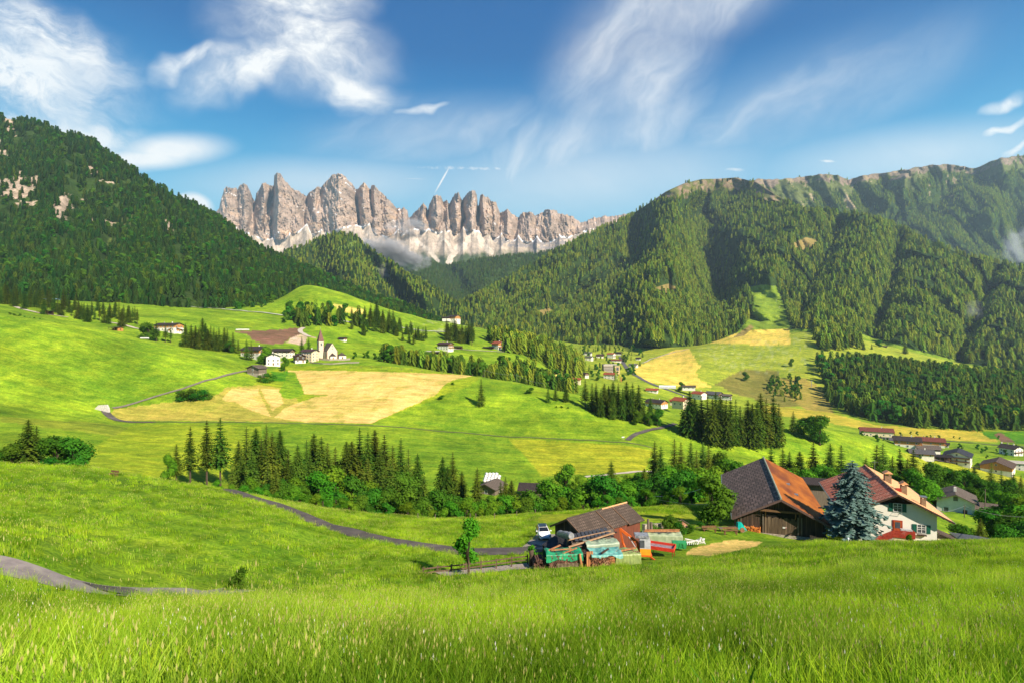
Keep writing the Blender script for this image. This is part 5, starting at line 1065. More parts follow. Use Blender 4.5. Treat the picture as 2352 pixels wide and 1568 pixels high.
# ---------------- roads ----------------
def road(name,pts,wd,m,lift=.05,lo=0,hi=1e9,side=None,nl=5,label=None):
    "a strip draped over the ground; pts are (bearing, sight line) or (bearing, None, distance)"
    W_=[]
    for p in pts:
        W_.append(at(p[0],p[2]) if len(p)>2 else hit(p[0],p[1],lo,hi))
    a=np.array([(v.x,v.y) for v in W_]); d=np.r_[0,np.cumsum(np.hypot(*np.diff(a,axis=0).T))]; n=max(8,int(d[-1]/max(.8,d[-1]/220))); q=np.linspace(0,d[-1],n)
    x=np.interp(q,d,a[:,0]); y=np.interp(q,d,a[:,1]); sm_=max(1,int(n/len(pts)/2.2)); x=smooth1(x,sm_); y=smooth1(y,sm_)
    tx=np.gradient(x); ty=np.gradient(y); L=np.hypot(tx,ty); nx,ny=-ty/L,tx/L
    o=np.linspace(-wd/2,wd/2,nl); jag=.12*wd*fbm(q/3,q*0,17,2)
    X=x[:,None]+nx[:,None]*(o[None,:]*(1+.0*jag[:,None])); Y=y[:,None]+ny[:,None]*o[None,:]
    Z=VAL.z(X.ravel(),Y.ravel()).reshape(X.shape); Zm=Z.mean(1,keepdims=True); Z=Z*.35+Zm*.65; Z=np.maximum(Z,VAL.z(X.ravel(),Y.ravel()).reshape(X.shape)-.02)+lift+.0004*Y
    i=np.arange(n-1)[:,None]*nl+np.arange(nl-1)[None,:]; f=np.stack([i,i+1,i+nl+1,i+nl],-1).reshape(-1,4)
    return mk(name,npmesh(name,np.stack([X,Y,Z],-1).reshape(-1,3),f,[m],True),kind='structure')
ASPL=mat('worn_pale_asphalt',(.27,.235,.225),(.20,.175,.17),1.2,.95,(1,1,1),.3,14,c3=(.30,.27,.24)); TRACK=mat('pale_track',(.52,.46,.38),(.42,.37,.30),.3,.95); PALE=mat('pale_kerb',(.55,.56,.52),None,.2,.9)
GRAV=mat('gravel',(.36,.31,.27),(.22,.19,.17),5,.95,(1,1,1),.5,30)
road('road',[(-320,None,32),(-100,1288),(0,1303),(100,1326),(200,1351),(300,1359),(400,1362),(480,1364),(560,None,46)],2.9,ASPL,.04,20,60)
road('road_patch',[(222,1356),(250,1357),(290,1359),(330,1360)],2.5,ASPH,.07,20,60)
road('road',[(1262,1252),(1235,1262),(1180,1268),(1100,1269),(1000,1259),(900,1245),(800,1222),(700,1189),(640,1164),(600,1150),(560,1141),(500,None,110),(330,None,104)],3.3,ASPH,.04,62,125)
road('gravel_apron',[(1225,1262),(1240,1250),(1250,1238),(1262,1226)],3.6,GRAV,.07,62,100)
road('gravel_path',[(1005,1320),(1080,1314),(1150,1306),(1235,1298),(1300,1296)],2.2,GRAV,.05,50,75)
road('road',[(240,941),(246,952),(262,963),(300,969),(400,969),(480,969),(600,971),(740,973),(860,977),(1000,990),(1150,1001),(1300,1009),(1440,1015),(1480,1022),(1520,1034)],1.7,mat('thin_road',(.13,.15,.06),(.10,.105,.06),.5),.06,290,420)
road('road_bend',[(240,941),(246,952),(262,963),(300,969),(360,969)],4.2,ASPH,.09,290,420)
road('road',[(1440,1013),(1447,1003),(1470,994),(1510,984),(1556,972)],3.6,ASPH,.07,300,440)
road('road',[(248,940),(290,929),(330,918),(420,895),(500,870),(560,853),(600,842)],2.6,mat('lane_grey',(.22,.19,.15),(.16,.14,.11),.5),.06,290,520)
road('road',[(99,669),(200,679),(287,688),(362,696),(478,708),(560,716),(649,725),(704,733),(804,740),(830,748)],4,PALE,.4,700,1000)
road('road',[(900,752),(948,757),(1008,762),(1040,764)],4,PALE,.2,700,1000)
road('road',[(1012,820),(1021,813),(1032,806),(1044,801),(1066,803),(1110,806),(1170,809)],4.2,TRACK,.1,640,1000)
road('road',[(1424,818),(1428,828),(1435,839),(1445,855),(1467,867),(1486,877),(1515,890),(1541,898),(1564,906),(1600,918)],8,mat('main_road',(.12,.115,.12),(.09,.088,.09),.2),.15,560,1400)
road('road',[(2140,1010),(2161,1012),(2224,1017),(2267,1020),(2352,1026),(2420,1030)],5,ASPH,.15,480,800)
road('road',[(2095,1046),(2125,1051),(2207,1066),(2270,1081),(2310,1088)],4,ASPH,.15,380,520)
road('track',[(30,704),(61,714),(110,723),(165,731)],5,TRACK,.15,540,760)
road('track',[(232,740),(276,744),(327,757)],4.5,TRACK,.15,540,760)
road('track',[(1335,1096),(1407,1088),(1480,1082),(1540,1080)],2.6,TRACK,.1,220,330)
road('track',zc([(1380,130),(1300,170),(1320,220),(1400,265),(1500,300)]),6,TRACK,.2,560,900)
road('track',[(1590,800),(1560,806),(1500,822),(1470,836)],4,TRACK,.2,900,1500)
# ---------------- the farmyard ----------------
def yawvec(yaw): return Vector((math.cos(yaw),math.sin(yaw),0)),Vector((-math.sin(yaw),math.cos(yaw),0))
BLACKW=woodmat('weathered_black_wood',(.06,.038,.026),(.025,.018,.014),(.14,.09,.055),.85,7)
REDW=woodmat('red_brown_wood',(.19,.055,.03),(.09,.032,.02))
R_B1=roofmat('barn_grey_tiles',(.30,.205,.165),(.16,.115,.095),.62,across=1.15); R_RUST=mat('rust_orange_roof',(.36,.115,.012),(.21,.058,.009),.55,.85,(1,.35,1),.25,7,c3=(.13,.035,.012),lo=.3,hi=.7)
R_SHED=roofmat('shed_brown_tiles',(.155,.115,.09),(.10,.075,.06),2.2,across=3)
R_HR=roofmat('red_orange_tiles',(.68,.31,.20),(.54,.21,.13),1.3,c3=(.56,.17,.10),across=1.6); R_HO=mat('orange_tiles',(.72,.40,.20),(.60,.29,.13),3,.85,(1,1,1),.3,9)
GUT=mat('gutter_metal',(.40,.42,.46),(.28,.29,.33),2,.35,metal=.7)
# big barn
o=P(1794,1146,91)+Vector((.335,.94,0))*0; by=math.radians(-19.6)
e=empty('barn',Vector((o.x,o.y,-31.1)),by,label='big dark wooden barn with one grey and one rust-orange roof slope',cat='barn'); zr=5.9; t=.51
MB().prism([(-6.0,-7),(6.6,-7),(6.6,zr-.12-6.6*t),(0,zr-.12),(-6.0,zr-.12-6.0*t)],1.3,33.5).build('wall',BLACKW,e)
MB().box(-6.7,-6.55,1.6,8.4,-2,zr-6.7*t-.15).box(-6.4,-6.1,1.2,1.4,-2,2.6).build('side_boards',MWOOD,e)
mb=MB(); slab(mb,(-7.3,0,zr-7.3*t),(-7.3,9,zr-7.3*t),(0,9,zr),(0,0,zr),.16); slab(mb,(-8.5,9.002,zr-8.5*t),(-8.5,35,zr-8.5*t),(0,35,zr),(0,9.002,zr),.16)
me=mb.mesh('roof',R_B1)
uv=me.uv_layers.new(name='UVMap')
for p in me.polygons:
    for li in p.loop_indices: v=me.vertices[me.loops[li].vertex_index].co; uv.data[li].uv=(v.x/.89*1.0,v.y)
ro=mk('roof',me,e)
mb=MB(); slab(mb,(7.7,0,zr-7.7*t),(7.7,35,zr-7.7*t),(.003,35,zr),(.003,0,zr),.16)
r2=mb.build('roof',R_RUST,e,label='rust-orange mossy right roof slope')
for a,b in ((2.9,17.5),(3.5,11.2)): MB().box(a-.35,a+.35,b-.5,b+.5,zr-a*t-.05,zr-a*t+.12).build('skylight',GUT,r2)
MB().tube([(0,-.05,zr+.06),(0,35.05,zr+.06)],.17,8).build('ridge_cap',mat('mossy_ridge',(.30,.33,.26),(.2,.22,.16),3),e)
m=MB()
for s_,wv_ in ((-1,7.3),(1,7.7)): m.bar((0,-.06,zr-.14),(s_*wv_,-.06,zr-wv_*t-.14),.08,.34)
m.build('bargeboard',woodmat('fascia',(.13,.08,.07),(.08,.05,.045)),e)
m=MB().tube([(-7.4,-.1,zr-7.3*t-.1),(-7.4,9,zr-7.3*t-.1)],.09,6).tube([(-7.4,9,zr-7.3*t-.1),(-8.55,9,zr-8.5*t-.1)],.09,6).tube([(-8.6,9,zr-8.5*t-.1),(-8.6,35,zr-8.5*t-.1)],.09,6).build('gutter',GUT,e)
m=MB().box(-3.0,3.0,.75,1.0,3.55,3.85)
for x in (-2.2,2.2): m.bar((x,1.2,2.6),(x,.5,3.7),.14)
m.build('gable_beam',MWOOD,e)
d=MB()
for i in range(18):
    x=-2.35+i*.265; d.box(x,x+.25,1.19,1.27,-.15,2.65-.25*random.random()*(i%3))
d.build('door',woodmat('pale_streaked_planks',(.13,.085,.05),(.04,.03,.022),(.24,.17,.11),.85,9),e)
MB().box(-2.6,2.7,1.22,1.296,2.5,3.5).build('hatch_gap',mat('black_gap',(.008,.007,.006)),e)  # solid black panel over the door; the opening's shade is only its colour
for x in (-2.55,2.6,3.1,-5.9): MB().box(x-.09,x+.09,1.1,1.28,-.4,2.9).build('post',GWOOD,e)
MB().box(.35,.95,1.12,1.18,.95,1.2).build('sign',CURT,e); MB().box(.75,.93,1.10,1.119,.99,1.16).build('sign_mark',REDP,e)
MB().box(-6.3,7.0,1.0,3,-7,-.1).build('footing',STONE,e)
bx,byv=yawvec(by); BO=Vector((o.x,o.y,-31.1))
def bl(x,y,z=0): return BO+bx*x+byv*y+Vector((0,0,z))
def logstack(name,label,pos,yaw,W,H,depth,r,m,jit=.25,pointy=0,top=None,extra=None,seedv=0):
    rr=random.Random(seedv); e=empty(name,pos,yaw,label=label,cat='wood pile'); mb=MB(); row=0; z=r
    while z<H:
        x=-W/2+r+(row%2)*r
        while x<W/2:
            q=r*rr.uniform(.75,1.12); j=rr.uniform(-jit,jit)*.3; hmax=H-(top(x) if top else 0)
            if z<hmax: 
                n=rr.choice((5,6,7)); mb.tube([(x,-depth/2+j,z),(x+rr.uniform(-.02,.02),depth/2+j,z+rr.uniform(-.02,.02))],q,n)
            x+=2*r*.98
        z+=r*1.74; row+=1
    mb.build('logs',m,e); return e
LOGW=mat('cut_logs',(.36,.17,.09),(.11,.05,.035),3.5,.9,(1,1,1),.3,8,c3=(.50,.30,.18)); LOGD=mat('dark_logs',(.15,.075,.055),(.05,.028,.022),4,.9,c3=(.28,.16,.10)); ORL=mat('orange_logs',(.46,.21,.085),(.28,.11,.05),3,.85,(1,1,.3)); FIRE=mat('fresh_firewood',(.75,.30,.06),(.42,.11,.03),5,.85)
logstack('firewood_stack','bright orange firewood stacked against the barn front wall',bl(-4.2,.78,-.15),by,2.5,1.15,.6,.085,FIRE,.5,top=lambda x:.3*abs(math.sin(x*2.3)),seedv=1)
# farmhouse
hy=math.radians(-20.4); HO=P(2063.5,1135,98); HO=Vector((HO.x,HO.y,-34.9)); hx,hyv=yawvec(hy); zr=8.6; t=.50
e=empty('farmhouse',HO,hy,label='white farmhouse with orange-red tiled roof, green shutters and red stairs',cat='house')
PL=mat('farmhouse_plaster',(.80,.77,.70),(.76,.73,.66),1.2,.9,(1,1,.5),.12,14)
MB().prism([(-7,-5),(5.9,-5),(5.9,zr-.15-5.9*t),(3.0,zr-.16-3.0*t),(-4.1,zr-.16-3.0*t-.9),(-7,zr-.15-7*t)],1.2,24).build('wall',PL,e)
MB().prism([(-4.1,zr-.17-4.1*t),(3.0,zr-.175-3.0*t),(0,zr-.17)],1.35,23.9).build('gable_boards',mat('dark_gable',(.035,.022,.018)),e)
m=MB()
for s_,wv_ in ((-1,8.6),(1,8.0)): m.bar((0,-.05,zr-.12),(s_*wv_,-.05,zr-wv_*t-.12),.10,.3)
m.build('bargeboard',DWOOD,e)
m=MB()
for i in range(9):
    for s_ in (-1,1): x=s_*(.6+i*.85); m.box(x-.07,x+.07,.1,1.25,zr-abs(x)*t-.36,zr-abs(x)*t-.2)
m.build('rafters',DWOOD,e)
mb=MB(); slab(mb,(-8.6,0,zr-8.6*t),(-8.6,25,zr-8.6*t),(0,25,zr),(0,0,zr),.18); me=mb.mesh('roof',R_HR)
uv=me.uv_layers.new(name='UVMap')
for p in me.polygons:
    for li in p.loop_indices: v=me.vertices[me.loops[li].vertex_index].co; uv.data[li].uv=(v.x/.89,v.y)
rl=mk('roof',me,e,label='red-orange left roof slope with dark seams')
mb=MB()
for i in range(13): y=1.2+i*1.9; mb.bar((-.05,y,zr+.03),(-8.55,y,zr-8.55*t+.03),.07,.05)
mb.build('roof_seam',mat('seam',(.22,.09,.06)),rl); MB().box(-2.6,-1.5,15.2,20.5,-.02,.03).build('dark_tile_patch',R_DARK,rl,loc=(0,0,0))
o_=bpy.data.objects['dark_tile_patch']; o_.rotation_euler=(0,-math.atan(t),0); o_.location=(0,0,zr)
mb=MB(); slab(mb,(8.0,0,zr-8.0*t),(8.0,25,zr-8.0*t),(.003,25,zr),(.003,0,zr),.18); rr_=mb.build('roof',R_HO,e,label='pale orange right roof slope')
m=MB().tube([(0,-.02,zr+.05),(0,25.02,zr+.05)],.13,8).build('ridge_cap',R_HO,e)
MB().tube([(-8.7,-.05,zr-8.6*t-.12),(-8.7,25,zr-8.6*t-.12)],.09,6).tube([(8.1,-.05,zr-8*t-.12),(8.1,25,zr-8*t-.12)],.09,6).build('gutter',GUT,e)
TAN=mat('chimney_render',(.25,.18,.11),(.19,.13,.08),3,.9)
for x,y,h,w,cap in ((1.3,12.6,2.0,.55,'t'),(2.4,6.6,2.0,.45,'t'),(4.3,2.6,1.7,.35,'m')):
    zb=zr-x*t; c=MB().box(x-w,x+w,y-w,y+w,zb-.6,zb+h*.62).build('chimney',TAN,e)
    m=MB()
    for sx in (-1,1):
        for sy in (-1,1): m.box(x+sx*w*.8-.08,x+sx*w*.8+.08,y+sy*w*.8-.08,y+sy*w*.8+.08,zb+h*.62+.003,zb+h*.85)
    m.build('chimney_posts',TAN,c)
    if cap=='t': MB().prism([(x-w-.25,zb+h*.85),(x+w+.25,zb+h*.85),(x,zb+h*1.1)],y-w-.25,y+w+.25).build('chimney_cap',R_HO,c)
    else: MB().box(x-w-.15,x+w+.15,y-w-.15,y+w+.15,zb+h*.853,zb+h*.95).build('chimney_cap',GUT,c)
MB().box(1.0,1.8,5.4,6.0,zr-1.4*t,zr-1.4*t+.5).build('dormer_hatch',REDP,e)
m=MB().tube([(-.3,15,zr-.2),(-.3,15,zr+3)],.03,5); m.bar((-.9,15,zr+2.6),(.3,15,zr+2.6),.03); m.build('antenna',METAL,e)
def fwin(x,z,box=True):
    w=MB().box(-.58,.58,-.03,.02,-.66,.66).build('window',GLASS,e,loc=(x,1.17,z))
    f=MB(); 
    for a in (-.62,0,.62): f.box(a-.05,a+.05,-.09,-.03,-.72,.72)
    for c in (-.7,-.1,.25,.7): f.box(-.57 if c in(-.1,.25) else -.67,.57 if c in (-.1,.25) else .67,-.085,-.035,c-.04,c+.04)
    f.build('window_frame',CURT,w)
    for s_ in (-1,1):
        q=MB().box(min(s_*.70,s_*1.32),max(s_*.70,s_*1.32),-.06,-.01,-.72,.72)
        for i in range(9): q.box(min(s_*.74,s_*1.28),max(s_*.74,s_*1.28),-.08,-.06,-.62+i*.145,-.55+i*.145)
        q.build('shutter',GRN,w)
    MB().box(-.5,.5,-.07,-.031,-.55,.5).build('curtain',mat('curtain',(.55,.56,.58)),w) if False else None
    if box=='flowers': MB().box(-.7,.7,-.4,-.1,-1.12,-.92).build('window_box',DWOOD,w)
    elif box: MB().bar((-.6,-.3,-1.05),(.6,-.3,-1.05),.04).bar((-.6,-.3,-1.05),(-.45,0,-.7),.03).bar((.6,-.3,-1.05),(.45,0,-.7),.03).build('window_box_rail',METAL,w)
fwin(.15,6.05); fwin(3.65,2.75,'flowers')
MB().box(-.75,.75,-.06,.02,-1.05,1.15).build('door_frame',REDP,e,loc=(.15,1.17,2.7)); dd=MB().box(-.6,.6,-.1,-.062,-1.0,1.02).build('door',OWOOD if False else mat('red_brown_door',(.45,.10,.03),(.35,.07,.02),2,.5),e,loc=(.15,1.17,2.7)); MB().box(-.38,.38,-.12,-.102,-.2,.85).build('door_glass',GLASS,dd)
st=MB().box(-.75,2.3,-.4,1.17,1.35,1.55); 
for i in range(8): st.box(-.75-(i+1)*.36,-.75-i*.36,-.4,1.1,-1.2,1.35-(i+1)*.2)
st.build('stairs',STONE,e); MB().box(-.7,2.2,-.35,1.1,-2,1.345).build('stair_base',CREAM,e)
q=MB()
for i in range(16): q.box(-.75+i*.19,-.75+i*.19+.16,-.5,-.44,1.3,2.45)
for i in range(6): q.box(2.3,2.36,-.42+i*.26,-.42+i*.26+.22,1.3,2.45)
for i in range(17):
    x=-.78-i*.175; z=1.3-i*.098; q.box(x-.15,x,-.5,-.44,z-.05,z+1.1)
q.bar((-.75,-.47,2.5),(2.36,-.47,2.5),.1).bar((-.75,-.47,2.5),(-3.75,-.47,.82),.1); q.build('balustrade',mat('red_balustrade',(.42,.05,.025),(.28,.03,.02),3,.6),e)
MB().box(-.1,.15,.95,1.17,3.9,4.3).build('wall_lamp',DWOOD,e,loc=(-1.4,0,0))
MB().box(.3,2.0,-.35,.35,2.35,2.75).build('furniture_cover',mat('silver_sheet',(.5,.5,.52),(.28,.28,.30),4,.4),e)
# annex right of the house, and sheets piled there
def hl(x,y,z=0): return HO+hx*x+hyv*y+Vector((0,0,z))
a_=empty('lean_to',hl(7.6,3.2),hy,label='low lean-to with brown tiled roof against the right side of the farmhouse',cat='lean-to')
MB().box(-1.4,1.2,-1.5,1.5,-3,1.2).build('wall',CREAM,a_)
mb=MB(); slab(mb,(1.7,-1.9,1.05),(1.7,1.9,1.05),(-1.5,1.9,2.3),(-1.5,-1.9,2.3),.12); me=mb.mesh('roof',R_SHED); uvroof(me); mk('roof',me,a_)
a_=empty('sheet_pile',hl(11.5,4.5,-.4),hy+.2,label='pile of dark corrugated sheets on a timber frame beside the lean-to',cat='sheet pile'); m=MB()
for i in range(6): m.bar((-2.5,-1.2+i*.5,1.6+.05*i),(2.6,-1.4+i*.5,1.9-.1*i),.42,.04)
m.build('sheets',mat('dark_sheet',(.12,.125,.13),(.05,.05,.055),4,.4),a_); m=MB()
for x in (-2.2,0,2.2):
    for y in (-1,1): m.box(x-.07,x+.07,y-.07,y+.07,-2,1.55)
m.bar((-2.4,-1,.6),(2.4,-1,.6),.1).build('frame',GWOOD,a_)
# blue spruce in front
sp_=P(1958,1243,88.5); gzv=gz(sp_.x,sp_.y)
cr,tk,_=conifer('blue_spruce',13.2,4.7,36,20,(LM_blue,BARK),77,segs=6,droop=.10,bare=.10,dens=.9)
e=empty('blue_spruce',(sp_.x,sp_.y,gzv),label='large silvery blue spruce between the barn and the white farmhouse',cat='spruce'); e.scale=(1,1,((CY-1055)/F*88.5-gzv)/13.2); mk('crown',cr,e); mk('trunk',tk,e)
trees([('B',2090,1226,92,.8)],'young shrub before the farmhouse stairs','shrub')
# shed
sy_=math.radians(-51.2); SO=P(1302,1190.5,72); base=-26.4; SO=Vector((SO.x,SO.y,base)); sx_,syv=yawvec(sy_); zr=SO.z*0+(P(1302,1190.5,72).z-base); t=.53
e=empty('shed',SO,sy_,label='brown-tiled wooden shed beside the white car',cat='shed')
MB().prism([(-2.7,-2),(2.7,-2),(2.7,zr-.14-2.7*t),(0,zr-.14),(-2.7,zr-.14-2.7*t)],.5,11.0).build('wall',BLACKW,e)
MB().box(2.705,2.78,5.5,11.05,-2,zr-2.78*t-.16).build('red_boards',REDW,e)
mb=MB(); 
for y0,y1,w_ in ((0,5.3,3.3),(5.31,8.4,2.95),(8.41,11.6,3.15)): slab(mb,(w_,y0,zr-w_*t),(w_,y1,zr-w_*t),(0,y1,zr),(0,y0,zr),.12)
slab(mb,(-3.1,0,zr-3.1*t),(-3.1,11.6,zr-3.1*t),(-.003,11.6,zr),(-.003,0,zr),.12)
me=mb.mesh('roof',R_SHED); uvroof(me); rs=mk('roof',me,e)
MB().tube([(0,6.5,zr+.04),(0,11.62,zr+.04)],.1,7).build('ridge_cap',R_HO,rs); MB().tube([(0,0,zr+.04),(0,6.5,zr+.04)],.09,7).build('ridge_cap',R_SHIN,rs)
m=MB()
for y in (5.3,8.4): m.bar((.1,y,zr-.02),(3.2,y,zr-3.2*t+.04),.12,.1)
m.bar((0,-.04,zr-.1),(3.32,-.04,zr-3.32*t-.1),.08,.24).bar((0,-.04,zr-.1),(-3.12,-.04,zr-3.12*t-.1),.08,.24); m.build('bargeboard',woodmat('rusty_board',(.20,.11,.06),(.12,.07,.045)),e)
BLK=mat('black_felt',(.028,.028,.032),(.018,.018,.02),2,.6)
mb=MB(); slab(mb,(-1.1,-3.3,1.15),(1.9,-3.1,1.0),(1.7,-.1,2.0),(-1.0,-.1,2.2),.06); c=empty('carport_roof_dummy',(0,0,0)); bpy.data.objects.remove(c)
mb.build('lean_to_roof',BLK,e); MB().box(-1.0,-.85,-3.2,-3.05,-1.5,1.05).box(1.6,1.75,-3.0,-2.85,-1.5,.92).build('post',DWOOD,e)
def sl2(x,y,z=0): return SO+sx_*x+syv*y+Vector((0,0,z))
FILM=mat('grey_film',(.27,.28,.30),(.18,.19,.21),3,.35,(1,1,1),.5,5,spec=.5)
m=MB(); pts=[]
for i in range(9): pts.append((.3*math.sin(i*.5)*.05,-2.0+i*.5,0))
MB().tube([(x,y,.45+.03*math.sin(i*2)) for i,(x,y,_) in enumerate(pts)],[.36,.44,.42,.46,.43,.45,.42,.44,.36],14).build('film_roll',FILM,loc=sl2(2.2,-1.3,2.0) if False else P(1299,1236,69),label='long roll of grey plastic film lying against the shed gable',cat='film roll').rotation_euler=(math.radians(-14),0,math.radians(-108+90+35))
# car
def car():
    p=hit(1247,1243,70,82)+Vector((.15,2.0,.05)); e=empty('parked_car',p,math.radians(6),label='white hatchback with black glass roof parked beside the shed',cat='car')
    PAINT=mat('white_car_paint',(.80,.81,.82),(.78,.79,.80),1,.25,spec=.6); BLKG=mat('dark_glass',(.012,.015,.02),None,1,.08,spec=.8); TY=mat('tyre',(.015,.015,.015)); 
    # stations along the length (front at -y): y, half width low, half width high, z bottom, z shoulder, z top
    S_=[(-2.08,.60,.50,.30,.52,.60),(-1.95,.80,.66,.22,.62,.72),(-1.45,.88,.76,.20,.74,.86),(-.85,.90,.80,.20,.84,.98),(-.15,.90,.62,.20,.90,1.38),(.5,.90,.60,.20,.92,1.50),(1.2,.90,.60,.22,.94,1.46),(1.75,.87,.62,.26,.94,1.20),(2.0,.78,.58,.34,.88,1.0)]
    V_=[];F_=[]
    for y,a,b,z0,z1,z2 in S_:
        sec=[(-a*.92,z0),(-a,(z0+z1)/2),(-a*.98,z1),(-b,z2-.04),(-b*.8,z2),(b*.8,z2),(b,z2-.04),(a*.98,z1),(a,(z0+z1)/2),(a*.92,z0)]
        V_+=[(x,y,z) for x,z in sec]
    n=10
    for i in range(len(S_)-1):
        for j in range(n): F_.append([i*n+j,i*n+(j+1)%n,(i+1)*n+(j+1)%n,(i+1)*n+j])
    F_.append(list(range(n))[::-1]); F_.append([(len(S_)-1)*n+j for j in range(n)])
    me=bpy.data.meshes.new('body'); me.from_pydata(V_,[],F_); me.materials.append(PAINT)
    for q in me.polygons: q.use_smooth=True
    b=mk('body',me,e); bv=b.modifiers.new('sub','SUBSURF'); bv.levels=1; bv.render_levels=2
    MB().add([(-.68,-.84,1.02),(.68,-.84,1.02),(.54,-.2,1.40),(-.54,-.2,1.40)],[(0,1,2,3)]).build('windscreen',BLKG,e)
    MB().add([(-.50,-.1,1.46),(.50,-.1,1.46),(.50,1.15,1.525),(-.50,1.15,1.525)],[(0,1,2,3)]).build('glass_roof',BLKG,e)
    for s_ in (-1,1):
        MB().add([(s_*.90,-.55,.95),(s_*.70,-.1,1.33),(s_*.68,1.2,1.38),(s_*.91,1.55,.98)],[(0,1,2,3) if s_<0 else (3,2,1,0)]).build('side_window',BLKG,e)
        MB().add([(s_*.42,-2.06,.62),(s_*.78,-1.98,.66),(s_*.86,-1.55,.80),(s_*.60,-1.9,.74)],[(0,1,2,3)]).build('headlight',BLKG,e)
        MB().box(min(s_*.92,s_*1.1),max(s_*.92,s_*1.1),-.6,-.42,.92,1.05).build('mirror',PAINT,e)
        for y in (-1.32,1.3):
            w=MB().tube([(s_*.72,y,.31),(s_*.90,y,.31)],.31,18).build('wheel',TY,e); MB().tube([(s_*.901,y,.31),(s_*.915,y,.31)],.19,12).build('rim',METAL,w)
    MB().box(-.45,.45,-2.12,-2.05,.26,.42).build('grille',BLKG,e); MB().box(-.25,.25,-2.125,-2.09,.46,.56).build('number_plate',CURT,e)
    MB().bar((-.56,-.1,1.53),(-.56,1.2,1.58),.05).bar((.56,-.1,1.53),(.56,1.2,1.58),.05).build('roof_rail',BLKG,e)
car()
# stacks under tarpaulins
def tarp(e,W,H,depth,m,front=.8,backd=.6,seedv=0,name='tarpaulin',over=.12,sag=.15,x0=0):
    "a sheet draped over a box: front edge hangs to (1-front)*H"
    nx,ns_=40,34; xs=np.linspace(-W/2-over,W/2+over,nx); path=[]; f0=H*(1-front)
    L=[(-depth/2-.06,f0),(-depth/2-.05,H*.97),(-depth/2+.12,H+.05),(0,H+.16),(depth/2-.1,H+.04),(depth/2+.05,H*(1-backd))]
    L=np.array(L); d=np.r_[0,np.cumsum(np.hypot(*np.diff(L,axis=0).T))]; s=np.linspace(0,d[-1],ns_); y=np.interp(s,d,L[:,0]); z=np.interp(s,d,L[:,1])
    X,S_=np.meshgrid(xs,s,indexing='ij'); Y=np.broadcast_to(y,X.shape).copy(); Z=np.broadcast_to(z,X.shape).copy()
    hang=np.clip((d[1]-S_)/d[1],0,1); top=1-np.clip(np.abs(Y)/(depth/2),0,1)**4
    Y-=(.05+.16*hang)*np.abs(pn(X*2.6+S_*.3,S_*.5,seedv)+.3*pn(X*7,S_*2,seedv+1)); Z+=top*(fbm(X*1.2,S_*1.2,seedv+2,3)*.26-sag*np.abs(np.sin(X*1.7)))
    Z-=np.where(S_<s[3],.25*pn(X*.8+3,X*0,seedv+5)*hang*H,0); X=X+.06*pn(Z*3,X*2,seedv+4)+x0
    i=np.arange(nx-1)[:,None]*ns_+np.arange(ns_-1)[None,:]; f=np.stack([i,i+1,i+ns_+1,i+ns_],-1).reshape(-1,4)
    return mk(name,npmesh(name,np.stack([X,Y,Z],-1).reshape(-1,3),f,[m],True),e)
def tm(name,a,b,rough=.45): return mat(name,a,b,1.6,rough,(1,1,1),.35,4,spec=.5)
T_G=tm('green_tarp',(.02,.30,.14),(.012,.19,.09)); T_T=tm('teal_tarp',(.07,.30,.27),(.18,.40,.36)); T_O=tm('olive_tarp',(.26,.33,.11),(.20,.26,.09)); T_D=tm('grey_green_tarp',(.20,.28,.20),(.30,.38,.28)); T_W=tm('pale_green_tarp',(.34,.40,.26),(.26,.33,.20))
ry=math.radians(6)
def rp(px_,D): p=at(px_,D); return Vector((p.x,p.y,-(1308-784)/F*64 if D<66 else p.z))
def row(px0,px1,yb,D): a=P(px0,yb,D); b=P(px1,yb,D); return (a+b)/2,(b-a).length
c,w=row(1223,1256,1308,64); logstack('log_pile','pile of dark round logs at the left end of the covered stacks',c,ry,w,1.6,1.6,.12,LOGD,.5,top=lambda x:.35*abs(x),seedv=2)
c,w=row(1256,1330,1309,64); e=logstack('log_stack','log stack under a bright green tarpaulin with pickets in front',c,ry,w,2.1,2.2,.11,LOGD,.3,seedv=3); tarp(e,w,2.25,2.1,T_G,.34,.5,3,sag=.3,over=.25)
m=MB()
for i in range(16): x=-w/2+.9+i*.155; m.bar((x,-1.22,-.1),(x+.02,-1.2,1.25),.085,.06)
m.build('pickets',mat('pale_pickets',(.36,.30,.20),(.2,.16,.1),3),e); m=MB(); m.bar((-1.4,-.3,2.45),(.9,-.5,2.6),.22,.08).bar((-.2,-.9,2.25),(1.5,-.4,2.62),.2,.07).bar((-1.9,-.2,2.3),(-.2,.5,2.7),.2,.08).build('planks',ORL,e)
c,w=row(1318,1350,1306,64.3); logstack('brush_pile','dark netted heap of branches between the green and teal tarpaulins',c,ry,w,2.0,1.6,.07,LOGD,1.2,seedv=5)
def beams(name,label,px0,px1,yb,yt,D,n,lean=0,r=.13,m=ORL,cat='logs'):
    e=empty(name,P((px0+px1)/2,yb,D),0,label=label,cat=cat); w=(px1-px0)/F*D; h=(yb-yt)/F*D
    for i in range(n):
        x=-w/2+w*(i+.5)/n; MB().tube([(x,0,0),(x+lean,.35,h*random.uniform(.94,1.03))],[r,r*.85],8).build('log',m,e)
beams('leaning_log','single peeled orange log leaning against the brush heap',1335,1341,1309,1271,62.6,1,-.28,.14)
beams('post_bundle','bundle of four upright peeled orange posts',1347,1363,1306,1267,62.8,4,0,.11)
